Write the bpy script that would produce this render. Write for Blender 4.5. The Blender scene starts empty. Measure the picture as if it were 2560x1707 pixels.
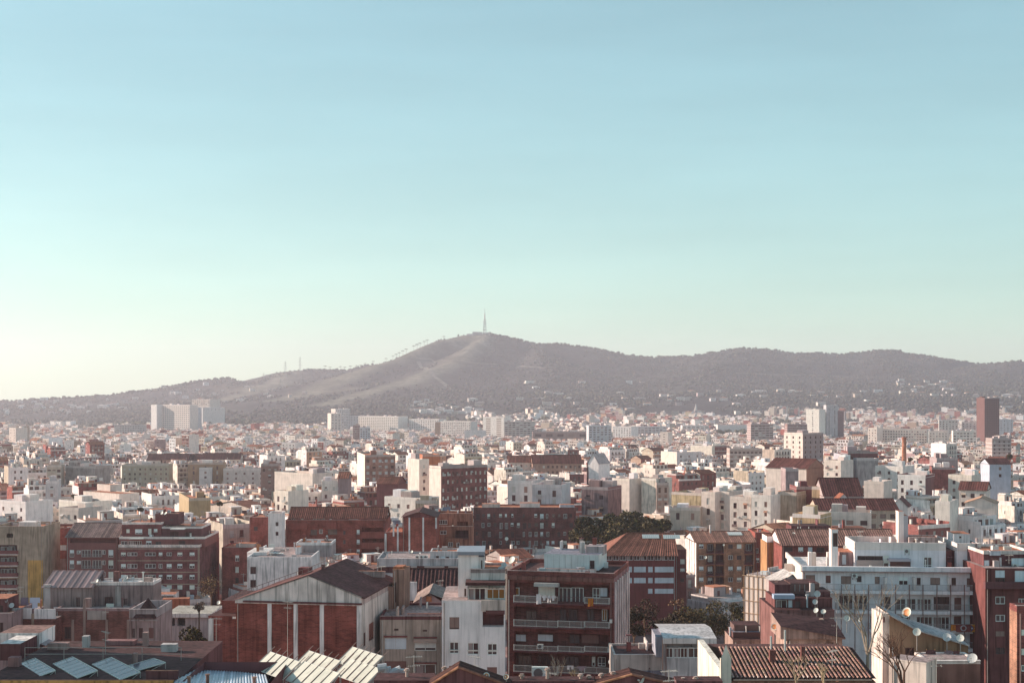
import bpy, math, random, bisect
import numpy as np
from mathutils import Vector, Matrix
random.seed(7); RNG = np.random.default_rng(11)
SC = bpy.context.scene
COL = bpy.data.collections.new('place'); SC.collection.children.link(COL)
R = math.radians

# ---------------------------------------------------------------- camera, sky, sun, exposure
CAMZ = 160.0            # height of the viewpoint on its hill
FPX = 3500.0            # focal length in pixels of the 2560 px wide photograph
HORY = 980.0            # eye level, row of the photograph
cam_d = bpy.data.cameras.new('camera'); cam = bpy.data.objects.new('camera', cam_d); COL.objects.link(cam)
cam.location = (0, 0, CAMZ); cam.rotation_euler = (R(90), 0, 0)
cam_d.sensor_width = 36.0; cam_d.lens = 36.0 * FPX / 2560.0
cam_d.shift_y = (HORY - 853.5) / 2560.0
cam_d.clip_start = 1.0; cam_d.clip_end = 40000.0
SC.camera = cam

SUN_AZ, SUN_EL = 72.0, 20.0           # degrees left of the view axis, degrees above the horizon
sdir = Vector((-math.sin(R(SUN_AZ)) * math.cos(R(SUN_EL)), math.cos(R(SUN_AZ)) * math.cos(R(SUN_EL)), math.sin(R(SUN_EL))))
world = bpy.data.worlds.new('World'); SC.world = world; world.use_nodes = True
nt = world.node_tree; nt.nodes.clear()
wo = nt.nodes.new('ShaderNodeOutputWorld'); wb = nt.nodes.new('ShaderNodeBackground')
sky = nt.nodes.new('ShaderNodeTexSky'); sky.sky_type = 'NISHITA'; sky.sun_disc = False
sky.sun_elevation = R(SUN_EL); sky.sun_rotation = R(-SUN_AZ)
sky.altitude = 100; sky.air_density = 1.0; sky.dust_density = 0.25; sky.ozone_density = 2.0
tint = nt.nodes.new('ShaderNodeMix'); tint.data_type = 'RGBA'; tint.blend_type = 'MULTIPLY'
tint.inputs[0].default_value = 1.0; tint.inputs[7].default_value = (0.505, 0.675, 0.605, 1)
gm = nt.nodes.new('ShaderNodeGamma'); gm.inputs[1].default_value = 0.64       # evens out the whole sky and strengthens its fill light
wt = nt.nodes.new('ShaderNodeTexCoord'); wm = nt.nodes.new('ShaderNodeMapping'); wm.inputs['Scale'].default_value = (1.2, 1.2, 9.0); wm.inputs['Rotation'].default_value = (0.0, R(7), 0.0)
wn_ = nt.nodes.new('ShaderNodeTexNoise'); wn_.inputs['Scale'].default_value = 2.2; wn_.inputs['Detail'].default_value = 6.0; wn_.inputs['Roughness'].default_value = 0.55
wr = nt.nodes.new('ShaderNodeMapRange'); wr.inputs['From Min'].default_value = 0.35; wr.inputs['From Max'].default_value = 0.7; wr.inputs['To Min'].default_value = 0.97; wr.inputs['To Max'].default_value = 1.09
wx = nt.nodes.new('ShaderNodeVectorMath'); wx.operation = 'SCALE'
nt.links.new(wt.outputs['Generated'], wm.inputs[0]); nt.links.new(wm.outputs[0], wn_.inputs['Vector']); nt.links.new(wn_.outputs[0], wr.inputs['Value'])
nt.links.new(sky.outputs[0], gm.inputs[0]); nt.links.new(gm.outputs[0], tint.inputs[6]); nt.links.new(tint.outputs[2], wx.inputs[0]); nt.links.new(wr.outputs[0], wx.inputs['Scale']); nt.links.new(wx.outputs[0], wb.inputs[0])
wb.inputs[1].default_value = 0.15
nt.links.new(wb.outputs[0], wo.inputs[0])
sun_d = bpy.data.lights.new('sun', 'SUN'); sun_d.energy = 2.6; sun_d.angle = R(0.6); sun_d.color = (1.0, 0.85, 0.70)
sun = bpy.data.objects.new('sun', sun_d); COL.objects.link(sun); sun.rotation_mode = 'QUATERNION'
sun.rotation_quaternion = sdir.to_track_quat('Z', 'Y'); sun.location = (-300, 0, 500)
vs = SC.view_settings; vs.view_transform = 'Standard'; vs.look = 'None'; vs.exposure = 1.55; vs.gamma = 1.0
cy = SC.cycles; cy.use_denoising = True; cy.max_bounces = 4; cy.diffuse_bounces = 3; cy.glossy_bounces = 2
cy.transmission_bounces = 2; cy.transparent_max_bounces = 4; cy.volume_bounces = 2
cy.sample_clamp_indirect = 4.0
SC.render.engine = 'CYCLES'
HAZE_COL = (0.97, 0.90, 1.0, 1); HAZE_DENS = 0.00008

# ---------------------------------------------------------------- materials
def mat(name, rough=0.9, spec=0.2, stain=0.35, streak=0.3, kind=None, bump=0.0, metallic=0.0):
    m = bpy.data.materials.new(name); m.use_nodes = True; n = m.node_tree.nodes; l = m.node_tree.links
    b = n['Principled BSDF']; b.inputs['Roughness'].default_value = rough; b.inputs['Specular IOR Level'].default_value = spec
    b.inputs['Metallic'].default_value = metallic
    at = n.new('ShaderNodeAttribute'); at.attribute_name = 'Col'
    geo = n.new('ShaderNodeNewGeometry')
    col = at.outputs['Color']
    def mulby(col, src, lo, hi, f0, f1):
        mr = n.new('ShaderNodeMapRange'); l.new(src, mr.inputs['Value'])
        mr.inputs['From Min'].default_value = f0; mr.inputs['From Max'].default_value = f1
        mr.inputs['To Min'].default_value = lo; mr.inputs['To Max'].default_value = hi
        mx = n.new('ShaderNodeMix'); mx.data_type = 'RGBA'; mx.blend_type = 'MULTIPLY'; mx.inputs[0].default_value = 1.0
        l.new(col, mx.inputs[6]); cb = n.new('ShaderNodeCombineColor')
        for i in range(3): l.new(mr.outputs[0], cb.inputs[i])
        l.new(cb.outputs[0], mx.inputs[7]); return mx.outputs[2]
    def noise(vecscale, scale, detail=3):
        mp = n.new('ShaderNodeMapping'); l.new(geo.outputs['Position'], mp.inputs['Vector']); mp.inputs['Scale'].default_value = vecscale
        t = n.new('ShaderNodeTexNoise'); l.new(mp.outputs[0], t.inputs['Vector']); t.inputs['Scale'].default_value = scale
        t.inputs['Detail'].default_value = detail; return t.outputs[0]
    if kind == 'brick':
        sep = n.new('ShaderNodeSeparateXYZ'); l.new(geo.outputs['Position'], sep.inputs[0])
        ad = n.new('ShaderNodeMath'); l.new(sep.outputs[0], ad.inputs[0]); l.new(sep.outputs[1], ad.inputs[1])
        cb = n.new('ShaderNodeCombineXYZ'); l.new(ad.outputs[0], cb.inputs[0]); l.new(sep.outputs[2], cb.inputs[1])
        bt = n.new('ShaderNodeTexBrick'); l.new(cb.outputs[0], bt.inputs['Vector'])
        bt.inputs['Scale'].default_value = 1.0; bt.inputs['Brick Width'].default_value = 0.42; bt.inputs['Row Height'].default_value = 0.14
        bt.inputs['Mortar Size'].default_value = 0.012
        bt.inputs['Color1'].default_value = (1.25, 1.1, 1.05, 1); bt.inputs['Color2'].default_value = (0.75, 0.72, 0.72, 1); bt.inputs['Mortar'].default_value = (1.2, 1.35, 1.4, 1)
        mx = n.new('ShaderNodeMix'); mx.data_type = 'RGBA'; mx.blend_type = 'MULTIPLY'; mx.inputs[0].default_value = 1.0
        l.new(col, mx.inputs[6]); l.new(bt.outputs[0], mx.inputs[7]); col = mx.outputs[2]
        bt.offset = 0.5
    if stain: col = mulby(col, noise((1, 1, 1), 0.45, 5), 1 - stain, 1 + stain * 0.35, 0.3, 0.62)
    if streak: col = mulby(mulby(col, noise((1, 1, 0.06), 3.2, 4), 1 - streak, 1.03, 0.33, 0.5), noise((1, 1, 0.12), .9, 3), 1 - streak * .5, 1.04, 0.34, 0.5)
    if kind == 'tile': col = mulby(col, noise((1, 1, 1), 2.6, 2), 0.6, 1.35, 0.3, 0.7)
    if kind == 'leaf': col = mulby(col, noise((1, 1, 1), 0.9, 2), 0.6, 1.5, 0.3, 0.7)
    if kind == 'hill': col = mulby(mulby(col, noise((1, 1, 1), 0.012, 6), 0.55, 1.4, 0.3, 0.7), noise((1, 1, 1), 0.06, 4), 0.6, 1.4, 0.3, 0.7)
    l.new(col, b.inputs['Base Color'])
    return m
MAT = {
    'W': mat('wall_plaster', 0.9, 0.15, 0.14, 0.15),
    'S': mat('stained_plaster', 0.92, 0.1, 0.26, 0.46),
    'B': mat('brickwork', 0.9, 0.12, 0.42, 0.24, 'brick'),
    'T': mat('roof_tiles', 0.85, 0.15, 0.3, 0.0, 'tile'),
    'G': mat('window_glass', 0.12, 0.5, 0.0, 0.0),
    'P': mat('painted_metal', 0.45, 0.4, 0.15, 0.1),
    'C': mat('cloth', 0.95, 0.05, 0.1, 0.0),
    'L': mat('leaves', 0.75, 0.2, 0.0, 0.0, 'leaf'),
    'K': mat('bark', 0.9, 0.1, 0.3, 0.0),
    'H': mat('hillside', 0.95, 0.05, 0.0, 0.0, 'hill'),
    'A': mat('asphalt', 0.9, 0.1, 0.3, 0.0),
}
MAT['V'] = mat('solar_glass', 0.16, 0.5, 0.0, 0.0)

# ---------------------------------------------------------------- colours (base colours)
WHITE = (.83, .80, .77); OFFW = (.76, .71, .66); CREAM = (.74, .66, .54); BEIGE = (.52, .44, .36); TAN = (.38, .29, .22); OCHRE = (.44, .25, .09)
SALMON = (.58, .33, .22); BRICK = (.19, .066, .052); DBRICK = (.125, .05, .046); BROWN = (.16, .07, .06); GREY = (.43, .37, .36); MAUVE = (.31, .22, .215)
DARK = (.055, .026, .024); DMAROON = (.088, .040, .039); TILE = (.22, .085, .055); TERRA = (.42, .17, .10); SLATE = (.22, .22, .26); STEEL = (.5, .52, .55)
GLASS = (.045, .024, .025); KHAKI = (.38, .32, .22); PINK = (.62, .42, .36); RUST = (.30, .13, .07); CONC = (.35, .28, .265)
def mixc(a, b, t): return tuple(a[i] * (1 - t) + b[i] * t for i in range(3))
def vary(c, rng, a=.12):
    k = 1 + rng.uniform(-a, a); return tuple(min(.82, x * k * (1 + rng.uniform(-.04, .04))) for x in c)

# ---------------------------------------------------------------- mesh collecting
class MB:
    def __init__(s): s.v = []; s.f = []; s.m = []; s.c = []
    def poly(s, pts, col, m='W'):
        n = len(s.v); s.v.extend(pts); s.f.append(tuple(range(n, n + len(pts)))); s.m.append(m); s.c.append(col)
    def box(s, x0, x1, y0, y1, z0, z1, col, m='W', top=None, topm=None, bottom=True):
        n = len(s.v)
        s.v.extend(((x0, y0, z0), (x1, y0, z0), (x1, y1, z0), (x0, y1, z0), (x0, y0, z1), (x1, y0, z1), (x1, y1, z1), (x0, y1, z1)))
        fs = [(0, 1, 5, 4), (1, 2, 6, 5), (2, 3, 7, 6), (3, 0, 4, 7), (4, 5, 6, 7)]
        if bottom: fs.append((3, 2, 1, 0))
        for i, f in enumerate(fs):
            s.f.append(tuple(n + k for k in f))
            if i == 4: s.m.append(topm or m); s.c.append(top or col)
            else: s.m.append(m); s.c.append(col)
    def tube(s, p0, p1, r0, r1=None, n=6, col=WHITE, m='P', caps=True):
        if r1 is None: r1 = r0
        p0 = Vector(p0); p1 = Vector(p1); d = p1 - p0
        if d.length < 1e-6: return
        a = d.normalized(); u = a.orthogonal().normalized(); w = a.cross(u)
        A = []; B = []
        for i in range(n):
            t = 2 * math.pi * i / n; o = u * math.cos(t) + w * math.sin(t)
            A.append(tuple(p0 + o * r0)); B.append(tuple(p1 + o * r1))
        for i in range(n):
            j = (i + 1) % n; s.poly((A[i], A[j], B[j], B[i]), col, m)
        if caps: s.poly(B, col, m); s.poly(A[::-1], col, m)
    def add(s, o, M):
        n = len(s.v); c, sn, tx, ty, tz = M
        s.v.extend([(c * x - sn * y + tx, sn * x + c * y + ty, z + tz) for x, y, z in o.v])
        s.f.extend([tuple(n + k for k in f) for f in o.f]); s.m.extend(o.m); s.c.extend(o.c)
    def mesh(s, name, smooth=False):
        me = bpy.data.meshes.new(name)
        nv = len(s.v); nf = len(s.f)
        me.vertices.add(nv); me.vertices.foreach_set('co', np.asarray(s.v, dtype=np.float32).ravel())
        ln = np.fromiter((len(f) for f in s.f), dtype=np.int32, count=nf); tot = int(ln.sum())
        me.loops.add(tot); me.loops.foreach_set('vertex_index', np.fromiter((i for f in s.f for i in f), dtype=np.int32, count=tot))
        me.polygons.add(nf); st = np.zeros(nf, dtype=np.int32); st[1:] = np.cumsum(ln)[:-1]
        me.polygons.foreach_set('loop_start', st)
        slots = sorted(set(s.m)); ix = {k: i for i, k in enumerate(slots)}
        for k in slots: me.materials.append(MAT[k])
        me.polygons.foreach_set('material_index', np.fromiter((ix[k] for k in s.m), dtype=np.int32, count=nf))
        me.polygons.foreach_set('use_smooth', np.full(nf, bool(smooth)))
        a = me.attributes.new('Col', 'FLOAT_COLOR', 'FACE')
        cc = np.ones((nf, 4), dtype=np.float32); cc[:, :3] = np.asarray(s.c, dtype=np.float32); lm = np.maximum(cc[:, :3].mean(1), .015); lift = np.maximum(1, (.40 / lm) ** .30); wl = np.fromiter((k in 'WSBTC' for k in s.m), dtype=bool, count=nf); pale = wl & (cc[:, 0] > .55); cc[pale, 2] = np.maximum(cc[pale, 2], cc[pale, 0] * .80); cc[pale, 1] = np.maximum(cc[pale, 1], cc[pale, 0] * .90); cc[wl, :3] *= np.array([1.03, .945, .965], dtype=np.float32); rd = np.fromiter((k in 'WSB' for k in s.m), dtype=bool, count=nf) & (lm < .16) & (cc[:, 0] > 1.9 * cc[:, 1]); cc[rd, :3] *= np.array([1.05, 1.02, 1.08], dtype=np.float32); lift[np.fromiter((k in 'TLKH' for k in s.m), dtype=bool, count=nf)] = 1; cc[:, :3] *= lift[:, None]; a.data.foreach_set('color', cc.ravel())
        me.update(calc_edges=True); return me

def link(name, data, parent=None, loc=None, rz=0.0, kind=None):
    o = bpy.data.objects.new(name, data); COL.objects.link(o)
    if parent is not None: o.parent = parent
    if loc is not None: o.location = loc
    if rz: o.rotation_euler = (0, 0, rz)
    if kind: o['kind'] = kind
    return o
def obj(name, mb, parent=None, loc=None, rz=0.0, kind=None, smooth=False):
    return link(name, mb.mesh(name, smooth), parent, loc, rz, kind)
def tag(o, label, cat, group=None):
    o['label'] = label; o['category'] = cat
    if group: o['group'] = group
    return o

# ---------------------------------------------------------------- photograph measurements -> places
CROP = {'A': (0, 1280, 3.672), 'B': (640, 1280, 3.672), 'C': (1280, 1280, 3.672), 'D': (1920, 1280, 3.672),
        'a': (0, 1060, 3.675), 'b': (640, 1060, 3.675), 'c': (1280, 1060, 3.675), 'd': (1920, 1060, 3.675),
        'e': (0, 750, 3.675), 'f': (640, 750, 3.675), 'g': (1280, 750, 3.675), 'h': (1920, 750, 3.675)}
def cp(k, x, y):
    a = CROP[k]; return a[0] + x / a[2], a[1] + y / a[2]
def cr(k, x0, y0, x1, y1):
    a, b = cp(k, x0, y0); c, d = cp(k, x1, y1); return a, c, b, d       # px0,px1,py0,py1
def at(px, py, d): return ((px - 1280) / FPX * d, d, CAMZ - (py - HORY) / FPX * d)

# ---------------------------------------------------------------- terrain
PY = [-600, 0, 60, 100, 150, 200, 300, 400, 600, 900, 1500, 2000, 3000, 3400, 3800, 4200, 4600, 5000, 5500, 6000, 7000, 13000]
PHI = [-22, -26, -30, -35, -42, -48, -57, -63, -66, -68, -78, -87, -94, -90, -74, -48, -18, 5, 25, 40, 60, 60]
PLO = [-22, -26, -30, -35, -42, -48, -57, -63, -66, -68, -78, -87, -94, -94, -92, -86, -72, -58, -52, -60, -90, -120]
RIDGES = [
    # crest of the big hill and the range to its right
    dict(L=[200] * 5 + [250, 270] + [340, 400, 420] + [430] * 17, p=1.5, pts=[(930, 914, 6300), (1000, 895, 6200), (1036, 878, 6150), (1100, 850, 6050), (1150, 841, 6000), (1213, 835, 6000), (1245, 842, 6020),
         (1330, 859, 6100), (1400, 863, 6150), (1470, 871, 6200), (1530, 883, 6300), (1625, 894, 6400), (1745, 890, 6400), (1800, 878, 6300), (1860, 871, 6250),
         (1930, 873, 6300), (2010, 885, 6400), (2060, 884, 6450), (2150, 885, 6500), (2192, 877, 6500), (2240, 880, 6500), (2350, 893, 6400), (2450, 911, 6400),
         (2490, 909, 6200), (2550, 904, 6100), (2640, 900, 6100), (2900, 890, 6100)]),
    # spur falling towards the city from the summit
    dict(L=210, p=1.4, pts=[(1190, 838, 5980), (1100, 850, 5850), (1036, 877, 5700), (1000, 894, 5600), (930, 915, 5450), (850, 948, 5200), (770, 985, 4900), (700, 1003, 4650)]),
    dict(L=260, p=1.3, pts=[(1213, 838, 5950), (1130, 905, 5400), (1010, 955, 5000), (890, 990, 4650), (800, 1016, 4350)]),
    dict(L=260, p=1.4, pts=[(1330, 862, 6050), (1380, 905, 5500), (1360, 950, 5100), (1330, 985, 4700)]),
    dict(L=300, p=1.4, pts=[(1860, 872, 6200), (1800, 905, 5700), (1740, 950, 5300), (1720, 985, 4800)]),
    dict(L=300, p=1.4, pts=[(2192, 878, 6450), (2230, 920, 5800), (2260, 962, 5300), (2300, 990, 4800)]),
    dict(L=300, p=1.4, pts=[(2490, 910, 6150), (2480, 950, 5500), (2440, 985, 4900)]),
    # lower ridge on the left, behind
    dict(L=360, p=1.5, pts=[(-300, 1010, 5200), (0, 1004, 5300), (100, 1000, 5400), (200, 993, 5500), (300, 985, 5600), (370, 976, 5650), (440, 968, 5700), (462, 958, 5750),
         (530, 948, 5800), (572, 946, 5850), (620, 958, 5900), (655, 957, 6000), (700, 941, 6100), (740, 926, 6200), (800, 928, 6300), (870, 928, 6350), (930, 914, 6350)]),
    dict(L=200, p=1.3, pts=[(720, 932, 6150), (690, 960, 5700), (620, 985, 5300), (560, 1005, 4900)]),
]
for r in RIDGES: r['w'] = np.array([at(*p) for p in r['pts']])
_nk = [(RNG.uniform(-1, 1), RNG.uniform(-1, 1), RNG.uniform(0, 6.28)) for _ in range(40)]
def vnoise(x, y, lam, i0, n=6):
    s = 0
    for a, b, ph in _nk[i0:i0 + n]: s = s + np.sin((a * x + b * y) * 6.283 / lam + ph)
    return s / n
def terr(x, y):
    x = np.asarray(x, dtype=float); y = np.asarray(y, dtype=float)
    px = x / np.maximum(y, 50) * FPX + 1280
    t = np.clip((px - 150) / 850, 0, 1); t = t * t * (3 - 2 * t)
    b = np.interp(y, PY, PLO) * (1 - t) + np.interp(y, PY, PHI) * t
    b = b + CAMZ
    b = b + vnoise(x, y, 900, 0) * 6 * np.clip((y - 3600) / 800, 0, 1)
    h = b
    far = y > 3300
    if np.any(far):
        for r in RIDGES:
            P = r['w']; best = np.full(x.shape, 1e9); zc = np.zeros(x.shape); LL = r['L'] if isinstance(r['L'], list) else [r['L']] * len(P); Lc = np.zeros(x.shape)
            for i in range(len(P) - 1):
                ax, ay, az = P[i]; dx, dy, dz = P[i + 1] - P[i]; L2 = dx * dx + dy * dy
                tt = np.clip(((x - ax) * dx + (y - ay) * dy) / L2, 0, 1)
                dd = np.hypot(x - ax - tt * dx, y - ay - tt * dy); k = dd < best
                best = np.where(k, dd, best); zc = np.where(k, az + tt * dz, zc); Lc = np.where(k, LL[i] + tt * (LL[i + 1] - LL[i]), Lc)
            best = best * (1 + .22 * vnoise(x, y, 600, 12))
            hr = b + (zc - b) * np.exp(-(np.maximum(best, 0) / Lc) ** r['p'])
            h = np.where(far & (hr > h), hr, h)
    h = h + np.clip((y - 4500) / 1000, 0, 1) * (vnoise(x, y, 160, 20) * 4 + vnoise(x, y, 420, 28) * 7)
    return h
def gz(x, y): return float(terr(np.array([x]), np.array([y]))[0])

ys = np.concatenate([np.linspace(-500, 3200, 60), np.linspace(3260, 7000, 150), np.linspace(7100, 12400, 25)])
xs = np.concatenate([np.linspace(-8200, -3200, 20), np.linspace(-3150, 3150, 190), np.linspace(3200, 8200, 20)])
gx, gy = np.meshgrid(xs, ys); gh = terr(gx, gy)
# bare dry grass on the two sunlit spurs, scrub elsewhere
def bareness(x, y):
    out = np.zeros(x.shape)
    for r, side in ((RIDGES[1], 62), (RIDGES[2], 50), (RIDGES[8], 60)):
        P = r['w']; best = np.full(x.shape, 1e9); sg = np.zeros(x.shape)
        for i in range(len(P) - 1):
            ax, ay, az = P[i]; dx, dy, dz = P[i + 1] - P[i]; L2 = dx * dx + dy * dy
            tt = np.clip(((x - ax) * dx + (y - ay) * dy) / L2, 0, 1)
            dd = np.hypot(x - ax - tt * dx, y - ay - tt * dy); k = dd < best
            best = np.where(k, dd, best); sg = np.where(k, (x - ax) * dy - (y - ay) * dx, sg)
        out = np.maximum(out, np.exp(-(best / side) ** 2) * (1.0))
    for (bp, bq, bd, brd) in ((1110, 868, 5880, 120), (1165, 862, 5920, 90), (850, 978, 4950, 90), (690, 970, 5500, 70)):
        bx, by, _ = at(bp, bq, bd); out = np.maximum(out, np.exp(-((x - bx) ** 2 + (y - by) ** 2) / brd ** 2))
    return np.clip(out * 1.15 + vnoise(x, y, 260, 4) * .42 - .06, 0, 1)
nb = bareness(gx, gy)
me = bpy.data.meshes.new('ground'); ny, nx = gx.shape
me.vertices.add(nx * ny); me.vertices.foreach_set('co', np.stack([gx, gy, gh], -1).astype(np.float32).ravel())
ii = (np.arange(ny - 1)[:, None] * nx + np.arange(nx - 1)[None, :]).ravel()
qi = np.stack([ii, ii + 1, ii + 1 + nx, ii + nx], -1).astype(np.int32)
me.loops.add(qi.size); me.loops.foreach_set('vertex_index', qi.ravel())
me.polygons.add(len(qi)); me.polygons.foreach_set('loop_start', np.arange(0, qi.size, 4, dtype=np.int32))
me.polygons.foreach_set('use_smooth', np.ones(len(qi), dtype=bool))
ca = me.attributes.new('Col', 'FLOAT_COLOR', 'POINT')
tt = nb[..., None]; yy = np.clip((gy - 3300) / 500, 0, 1)[..., None]
c_city = np.array([.22, .125, .115]); c_scrub = np.array([.044, .038, .042]); c_bare = np.array([.17, .145, .115])
cc = (c_city * (1 - yy) + (c_scrub * (1 - tt) + c_bare * tt) * yy)
nr_ = np.clip((140 - gy) / 60, 0, 1)[..., None]; cc = cc * (1 - nr_) + np.array([.42, .34, .26]) * nr_  # unseen ground near the camera made pale to bounce light onto the facades
c4 = np.ones((ny, nx, 4), dtype=np.float32); c4[..., :3] = cc; ca.data.foreach_set('color', c4.ravel())
me.materials.append(MAT['H']); me.update(calc_edges=True)
link('ground', me, kind='structure')

# ---------------------------------------------------------------- building kit
_wc = {}
def win_mesh(w, h, st, var):
    w = round(w * 20) / 20; h = round(h * 20) / 20; key = (w, h, st, var)
    if key in _wc: return _wc[key]
    k = st[0]; n = int(st[1:]) if len(st) > 1 else (2 if w > .75 else 1)
    fc = {'w': (.82, .81, .78), 'b': (.80, .78, .74), 'k': (.13, .06, .05), 'd': (.09, .045, .04), 'g': (.80, .79, .76), 'a': (.80, .78, .74), 'p': (.6, .6, .62), 'v': (.10, .05, .04)}[k]
    gc = {'a': (.30, .13, .045)}.get(k, mixc(GLASS, (.10, .07, .07), (var % 3) * .35))
    p = MB(); p.poly(((0, .17, 0), (w, .17, 0), (w, .17, h), (0, .17, h)), gc, 'G')
    fr = MB(); t = .08 if k in 'wbga' else .05
    y0, y1 = .04, .165
    if k == 'b':
        f = (.45, .75, .97, .62)[var % 4]; bc = ((.82, .82, .80), (.78, .75, .68), (.80, .81, .82), (.70, .66, .60))[(var // 2) % 4]
        p.box(t * .5, w - t * .5, .03, .10, h * (1 - f), h, bc, 'P')
    if k == 'k': p.box(t * .5, w - t * .5, .08, .13, h * (.0 if var % 2 else .12), h, ((.17, .085, .075), (.12, .05, .045), (.24, .15, .13))[var % 3], 'P')
    if k == 'p': p.box(.03, w - .03, .08, .13, .02, h - .02, (.68, .72, .78), 'P')
    if k in 'wg' and var % 3 == 0: p.poly(((w * .08, .165, 0), (w * .42, .165, 0), (w * .42, .165, h), (w * .08, .165, h)), (.34, .28, .27), 'C')
    for (a, b, c, d) in ((0, w, 0, t), (0, w, h - t, h), (0, t, t, h - t), (w - t, w, t, h - t)): fr.box(a, b, y0, y1, c, d, fc, 'P')
    for i in range(1, n): fr.box(w * i / n - t * .45, w * i / n + t * .45, y0 + .005, y1 - .005, t, h - t, fc, 'P')
    if k == 'w' and h > 1.2: fr.box(t, w - t, y0 + .008, y1 - .008, h * .28, h * .28 + t * .7, fc, 'P')
    r = (p.mesh('window'), fr.mesh('window_frame')); _wc[key] = r; return r

def wall_face(mb, fr, u0, u1, z0, z1, holes, col, m='W', depth=.22, back=None):
    """a wall plane with real openings; fr = (ox, oy, ux, uy, nx, ny), n pointing into the building"""
    ox, oy, ux, uy, nx, ny = fr
    def P(u, d, z): return (ox + u * ux + d * nx, oy + u * uy + d * ny, z)
    hs = [(max(u0, a), min(u1, b), max(z0, c), min(z1, d), e) for a, b, c, d, e in holes]
    hs = [h for h in hs if h[1] - h[0] > .05 and h[3] - h[2] > .05]
    if not hs:
        mb.poly((P(u0, 0, z0), P(u1, 0, z0), P(u1, 0, z1), P(u0, 0, z1)), col, m); return
    us = sorted({u0, u1, *[h[0] for h in hs], *[h[1] for h in hs]})
    for a, b in zip(us[:-1], us[1:]):
        if b - a < 1e-4: continue
        mid = (a + b) / 2; iv = sorted((h[2], h[3]) for h in hs if h[0] < mid < h[1]); z = z0
        for c, d in iv:
            if c > z + 1e-4: mb.poly((P(a, 0, z), P(b, 0, z), P(b, 0, c), P(a, 0, c)), col, m)
            z = max(z, d)
        if z < z1 - 1e-4: mb.poly((P(a, 0, z), P(b, 0, z), P(b, 0, z1), P(a, 0, z1)), col, m)
    for a, b, c, d, e in hs:
        mb.poly((P(a, 0, c), P(b, 0, c), P(b, e, c), P(a, e, c)), col, m); mb.poly((P(a, e, d), P(b, e, d), P(b, 0, d), P(a, 0, d)), col, m)
        mb.poly((P(a, 0, c), P(a, e, c), P(a, e, d), P(a, 0, d)), col, m); mb.poly((P(b, e, c), P(b, 0, c), P(b, 0, d), P(b, e, d)), col, m)
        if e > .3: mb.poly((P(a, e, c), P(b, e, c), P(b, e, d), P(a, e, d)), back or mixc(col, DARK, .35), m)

def ribbed_roof(mb, p00, p10, p01, p11, col, step=.5, hgt=.09, m='T'):
    """a pitched plane of barrel tiles: rows run from the eave (p00-p10) to the ridge (p01-p11)"""
    a, b, c, d = (Vector(p) for p in (p00, p10, p01, p11)); n = max(2, int((b - a).length / step)); N = (b - a).cross(c - a)
    if N.length < 1e-6: return
    N.normalize(); rnd = random.Random(n)
    for i in range(n):
        t0, t1, t2 = i / n, (i + .35) / n, (i + 1) / n; tm = (i + .68) / n
        e0, e1, em, e2 = (a.lerp(b, t) for t in (t0, t1, tm, t2)); r0, r1, rm, r2 = (c.lerp(d, t) for t in (t0, t1, tm, t2))
        k = rnd.uniform(.68, 1.3); cc = tuple(x * k for x in col); dk = tuple(x * .8 * k for x in col)
        mb.poly((e0, e1, r1, r0), dk, m)
        mb.poly((e1, em + N * hgt, rm + N * hgt, r1), cc, m); mb.poly((em + N * hgt, e2, r2, rm + N * hgt), cc, m)

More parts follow.
